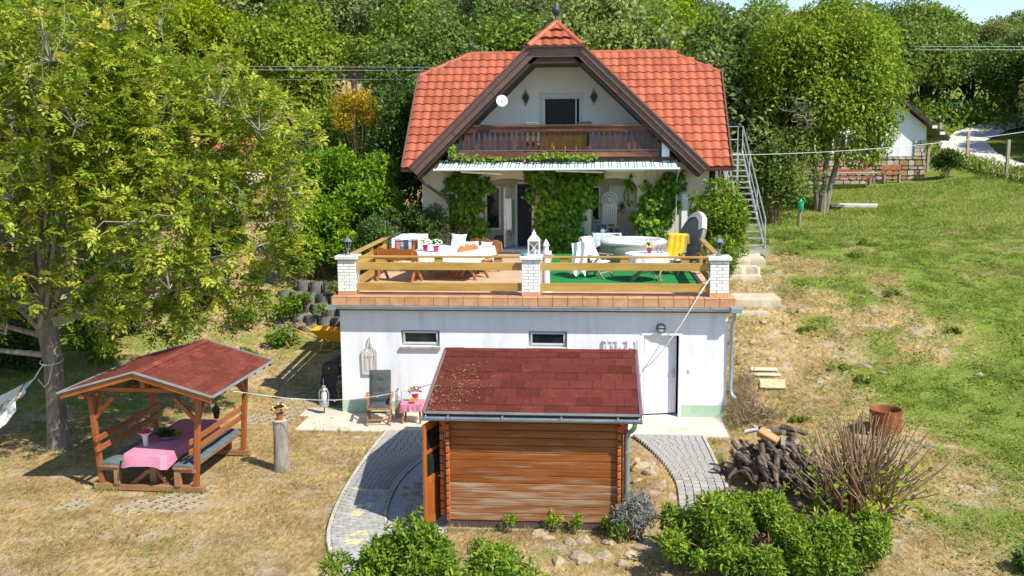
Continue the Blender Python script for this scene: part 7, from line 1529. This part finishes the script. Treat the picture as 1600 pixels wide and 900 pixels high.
# pruned hazel
def hazel():
    r = np.random.default_rng(12); x, y = 11.2, -6.25; z = h1(x, y); o = thing('pruned_shrub', 'pruned shrub of bare upright stems behind the broad green shrub', 'shrub', (x, y, z)); mes = []
    for k in range(5):
        c1, c2 = r.normal(size=2)*.09, r.normal(size=2)*.16; me = MB().tube([(0, 0, 0), (c1[0], c1[1], .4), (c2[0], c2[1], .75), (c2[0]*1.5, c2[1]*1.5, 1.0)], [.017, .014, .011, .009], 6).mesh('stem', 'stem_brown', True); me.materials.append(MT['cut_end'])
        for p in me.polygons:
            if len(p.vertices) > 4: p.material_index = 1
        mes.append(me)
    for i in range(215):
        a = r.uniform(0, 6.28); q = r.uniform(0, 1)**.6; l = r.uniform(1.2, 2.05)*(1-.12*q); bx, by = .42*q*math.cos(a)-.1, .35*q*math.sin(a); link('stem', mes[i % 5], o, (bx*1.1, by, -.02), (-.55*q*math.sin(a)+r.normal()*.07, .95*q*math.cos(a)+.10+r.normal()*.16, r.uniform(0, 6)), (1, 1, l), world=False)
    n = 420; a = r.uniform(0, 6.28, n); q = r.uniform(.2, 1.25, n); B = np.stack([q*np.cos(a)*1.0, q*np.sin(a)*.8, r.uniform(.05, 1.25, n)**1.0*(.3+.6*q)], 1); link('leaves', leaf_mesh('leaves', B, rdir(n, r), rdir(n, r)*.6+np.array([0, -.3, 1]), r.uniform(.08, .15, n), .75, np.clip(r.normal(.7, .2, n), 0, 1), 'shrub_bright', six=True), o)
hazel()
# dry vegetation along the right wall corner
def dry_corner():
    r = np.random.default_rng(14); n = 2600; c = r.choice(5, n); C5 = np.array([[9.85, -.25, .3], [9.9, .3, .5], [9.75, -.7, .05], [10.3, -.6, .2], [10.0, 1.0, .7]]); B = C5[c]+r.normal(size=(n, 3))*(.16, .2, .12); B[:, 2] = np.maximum(hz(B[:, 0], B[:, 1]), B[:, 2]); stf = stuff(link('dry_weeds', leaf_mesh('dry_weeds', B, unit(r.normal(size=(n, 3))*(1, 1, .6)+np.array([0, 0, .5])), rdir(n, r), r.uniform(.12, .32, n), .06, r.uniform(.2, 1, n), 'dry_stem', .2))); tag(stf, 'dry brown weeds heaped at the right corner of the white building', 'weeds')
dry_corner()
# bed in front of the cabin: small plants
for i, (x, y) in enumerate(((6.55, -7.62), (6.0, -7.6), (4.85, -7.62), (5.6, -7.55), (6.75, -8.1))):
    o = bush('bed_plant', 'thin yellow-green plant in the stony bed under the cabin wall', g(x, y), (.14, .12, .26), 130, .07, 'shrub_bright', 200+i, lumps=6, rl=(.4, .8), stems=4); o['group'] = 'plants in the stony bed'
# ---------------------------------------------------------------- stone shed, fence, wires, hammock
def shed():
    x0, x1, y0, y1 = 15.6, 21.9, 26.2, 31.0; z = h1(19, 26.2)-.05; S = thing('stone_shed', 'white gabled shed with a stone base behind the bushy tree', 'shed', (18.8, 28.5, z)); zs = z+1.35; xm = 19.2; ze, zr = z+2.1, z+5.2
    MB().box(x0, x1, y0, y1, z-.6, zs).build('base_wall', 'stone_joint', S); mb = MB(); mb.prism([(x0, zs), (x1, zs), (x1, zr-.25-(x1-xm)*.82), (xm, zr-.25), (x0, zr-.25-(xm-x0)*.82)], y0+.04, y1); mb.build('gable_wall', 'stucco_white', S); cn = MB().box(x1-.55, x1, y0+.02, y1, zs, ze).build('corner_wall', 'stone_joint', S)
    r = random.Random(6); y = y0
    zz = z-.05
    while zz < zs-.05:
        hgt = r.uniform(.16, .30); hgt = min(hgt, zs-zz); x = x0
        while x < x1-.05:
            w = min(r.uniform(.22, .5), x1-x); n = 6; rr_ = random.Random(int(x*100+zz*37)); a = .02
            poly = [(x+a, zz+a+rr_.uniform(0, .05)), (x+w*.5, zz+a), (x+w-a, zz+a+rr_.uniform(0, .05)), (x+w-a, zz+hgt-a-rr_.uniform(0, .06)), (x+w*.5, zz+hgt-a), (x+a, zz+hgt-a-rr_.uniform(0, .05))]; MB().prism(poly, y0-.05-rr_.uniform(0, .03), y0+.0).build('stone', 'stone_orange' if rr_.random() < .36 else 'stone_pale', S); x += w
        zz += hgt
    k = 0
    while zz < ze-.05:
        for a, b in ((x1-.55, x1-.27), (x1-.26, x1)) if k % 2 else ((x1-.55, x1-.20), (x1-.19, x1)): MB().box(a+.012, b-.008, y0-.04, y0+.02, zz+.012, zz+.175, .01).build('stone', 'stone_pale', S)
        zz += .19; k += 1
    ov = .35; yA, yB = y0-.35, y1+.4
    for s in (1, -1):
        xe = 22.85 if s > 0 else 15.2; zE = zr-(xe-xm)*s*.82; R = MB().prism([(xm, zr), (xe, zE), (xe, zE-.14), (xm, zr-.16)], yA, yB).build('roof', 'fascia_brown', S)
        MB().bar((xm, yA-.02, zr-.05), (xe, yA-.02, zE-.05), .05, .16).build('barge_board', 'soffit', S); rt = MB()
        for k in range(12): t = k/12; rt.obox((xm+(xe-xm)*(t+.04), (yA+yB)/2, zr+(zE-zr)*(t+.04)+.04), (.50, yB-yA, .04), Matrix.Rotation(math.atan2(zE-zr, xe-xm) if s > 0 else math.atan2(zr-zE, xm-xe), 3, 'Y').transposed(), .01)
        stuff(rt.build('roof_tile_rows', 'terracotta', R))
    for q in (.80, .90): MB().box(xm+3.65*q-.12, xm+3.65*q+.12, yA-.12, yA-.06, zr-3.65*q*.82-.16, zr-3.65*q*.82-.02, .01).build('floodlight', 'white_paint', S)
    MB().box(22.55, 22.67, 28.0, 28.12, z, z+2.4).build('roof_post', 'grey_wood', S); MB().bar((22.2, 28.06, z+.1), (22.6, 28.06, z+1.2), .08, .08).build('roof_strut', 'grey_wood', S)
    w = MB().box(16.9, 18.9, y0-.02, y0+.05, z+1.5, z+2.5).build('window', 'white_paint', S)
    for i in range(3): MB().box(17.0+i*.62, 17.52+i*.62, y0-.045, y0-.025, z+1.6, z+2.4).build('pane', 'glass', w)
    for x, lb in ((17.9, 'long garden table in front of the stone shed'), (15.2, 'short garden table left of the bushy tree, by the shed')):
        T = thing('garden_table', lb, 'table', (x, 24.9, h1(x, 24.9))); zz = h1(x, 24.9); l = 1.5 if x > 16 else .7
        MB().box(x-l, x+l, 24.5, 25.2, zz+.72, zz+.77, .01).build('top', 'grey_wood', T)
        for sx in (-l+.2, l-.2): MB().tube([(x+sx-.15, 24.85, zz), (x+sx, 24.85, zz+.35), (x+sx-.12, 24.85, zz+.72)], .03, 6).build('leg', 'grey_wood', T); MB().tube([(x+sx+.15, 24.85, zz), (x+sx, 24.85, zz+.35), (x+sx+.12, 24.85, zz+.72)], .03, 6).build('leg', 'grey_wood', T)
    for x, lb in ((17.9, 'long bench behind the garden table at the shed wall'), (20.2, 'small bench at the right end of the garden table')):
        T = thing('garden_bench', lb, 'bench', (x, 25.5, h1(x, 25.5))); zz = h1(x, 25.5); l = 1.4 if x < 19 else .45; MB().box(x-l, x+l, 25.4, 25.7, zz+.43, zz+.48, .01).build('seat', 'terracotta', T); MB().box(x-l, x+l, 25.72, 25.76, zz+.6, zz+.85, .01).build('backrest', 'terracotta', T)
        for sx in (-l+.1, l-.1): MB().box(x+sx-.04, x+sx+.04, 25.42, 25.74, zz, zz+.43).build('leg', 'grey_wood', T)
    o = MB().prismz([(16.4, 20.8), (18.2, 20.5), (18.5, 21.3), (16.6, 21.5)], h1(17, 21)-.02, h1(17, 21)+.10).build('stone_slab', 'cap_stone'); tag(o, 'flat grey slab on the lawn right of the bushy tree', 'slab')
    # watering can on a stick
    x, y = 14.05, 15.6; z = h1(x, y); W_ = thing('watering_can', 'green watering can hung on a short wooden stake', 'watering can', (x, y, z)); MB().tube([(x, y, z-.1), (x+.02, y, z+.75)], [.09, .06], 8).build('stake', 'bark', W_, True); MB().lathe([(.09, .62), (.12, .66), (.12, .92), (.06, .98), (.04, 1.06)], (x+.03, y-.05, z), 12).build('can', 'green_plastic', W_, True); MB().tube([(x+.12, y-.05, z+.9), (x+.22, y-.05, z+1.0), (x+.1, y-.05, z+1.1)], .015, 6).build('handle', 'green_plastic', W_, True)
    # fence posts with wire
    pts = [(25.0, 27.2), (26.2, 23.2)]
    for i, (x, y) in enumerate(((24.85, 33.5), (24.55, 28.3), (24.7, 23.6))):
        z = h1(x, y); tag(MB().box(x-.07, x+.07, y-.07, y+.07, z-.2, z+1.75, .015).build('fence_post', 'grey_wood'), ('far grey fence post by the gravel road', 'middle grey fence post by the gravel road', 'nearest grey fence post by the gravel road')[i], 'fence post', 'grey fence posts along the road')
    # roadside tall weeds
    r = np.random.default_rng(3); n = 5500; t = r.uniform(0, 1, n); x = 24.3+.6*t+1.2*t*t+r.normal(size=n)*.4; y = 33-13*t+r.normal(size=n)*.3; B = np.stack([x, y, hz(x, y)+r.uniform(0, 1, n)**1.6*(.15+.55*fbm(x*.9, y*.9, 5))], 1); stf = stuff(link('roadside_weeds', leaf_mesh('roadside_weeds', B, rdir(n, r)*.6+np.array([0, 0, .6]), rdir(n, r), r.uniform(.12, .3, n), .3, np.clip(r.normal(.55, .25, n), 0, 1), 'grass_green'))); tag(stf, 'tall weeds along the gravel road', 'weeds')
    F = thing('mesh_fence', 'teal mesh fence panel among the trees beyond the road', 'fence', (34.7, 60, h1(34.7, 60))); z = h1(34.7, 60); z0 = z+.1
    MB().box(33.9, 35.5, 60, 60.03, z0, z0+.95).build('panel', 'mesh_teal', F)
    for x in (33.9, 34.7, 35.5): MB().tube([(x, 59.97, z-.2), (x, 59.97, z0+1.0)], .04, 6).build('post', 'teal', F)
shed()
def wires():
    def sag(a, b, s, r, lb, grp, m='wire'):
        a, b = Vector(a), Vector(b); pts = [a+(b-a)*t-Vector((0, 0, s*4*t*(1-t))) for t in np.linspace(0, 1, 14)]; tag(MB().tube(pts, r, 5).build('cable', m, None, True), lb, 'cable', grp)
    G = 'power lines behind the house'
    sag((-30, 20, 10.55), (3.0, 20, 9.75), .1, .015, 'upper pair of power lines left of the roof, higher line', G); sag((-30, 20, 10.36), (3.0, 20, 9.62), .1, .017, 'upper pair of power lines left of the roof, lower line', G); sag((-30, 20, 9.75), (3.0, 20, 9.30), .1, .011, 'lowest thin power line left of the roof', G)
    sag((20, 43, 12.35), (60, 43, 12.0), .1, .018, 'higher power line over the wood on the right', G); sag((20, 43, 12.15), (60, 43, 11.8), .1, .018, 'lower power line over the wood on the right', G)
    sag((10.60, 9.4, 6.18), (24.5, 15.0, 7.3), .28, .009, 'white cable running from the roof corner over the lawn', None, 'wire_white')
    # hammock
    Hm = thing('hammock', 'white rope hammock tied to the walnut trunk', 'hammock', (-6.6, -3.5, .4)); kn = Vector((-6.0, -3.45, 1.62)); tr = Vector((-5.72, -3.42, 2.0)); pts = []
    MB().tube([tr, tr.lerp(kn, .5)+Vector((0, 0, .02)), kn], .016, 6).build('rope', 'rope', Hm, True); MB().tube([Vector((-5.64, -3.32, 2.0))+Vector((.24*math.cos(a), .24*math.sin(a), .05*math.sin(a))) for a in np.linspace(0, 6.3, 18)], .014, 6).build('rope', 'rope', Hm, True); MB().tube([(-5.5, -3.5, 2.02), (-5.62, -3.56, 1.55), (-5.75, -3.5, 1.45), (-5.9, -3.46, 1.6)], .012, 6).build('rope', 'rope', Hm, True)
    vs = []; nx, ny = 14, 12
    for i in range(nx+1):
        u = i/nx
        for k in range(ny+1):
            v = k/ny-.5; w = math.sin(min(1, .15+u*2.2)*math.pi/2); vs.append((-6.05-2.7*u, -3.62+v*w*.9, 1.52-.85*math.sin(math.pi*min(1, u*.85))+.62*v*w))
    for k in range(ny+1): MB().tube([kn, vs[k+ny+1]], .006, 4).build('cord', 'rope', Hm)
    bd = MB()
    for i in range(1, nx+1):
        for k in range(ny): bd.tube([vs[i*(ny+1)+k], vs[i*(ny+1)+k+1]], .006, 3, False)
    for k in range(ny+1): bd.tube([vs[i*(ny+1)+k] for i in range(1, nx+1)], .006, 3, False)
    bd.build('net', 'rope', Hm); e0 = [vs[(ny+1)*i] for i in range(1, nx+1)]; e1 = [vs[(ny+1)*i+ny] for i in range(1, nx+1)]
    fr = []
    for e in (e0, e1):
        mb = MB(); p2 = [(a, b, c-.22-.05*math.sin(i*1.5)) for i, (a, b, c) in enumerate(e)]; n_ = len(e); mb.add(list(e)+p2, [(i, i+1, n_+i+1, n_+i) for i in range(n_-1)]); mb.build('fringe', 'cloth_white', Hm)
    MB().bar(vs[ny+1], vs[2*ny+1], .04, .03).build('spreader', 'gz_worn', Hm)
wires()
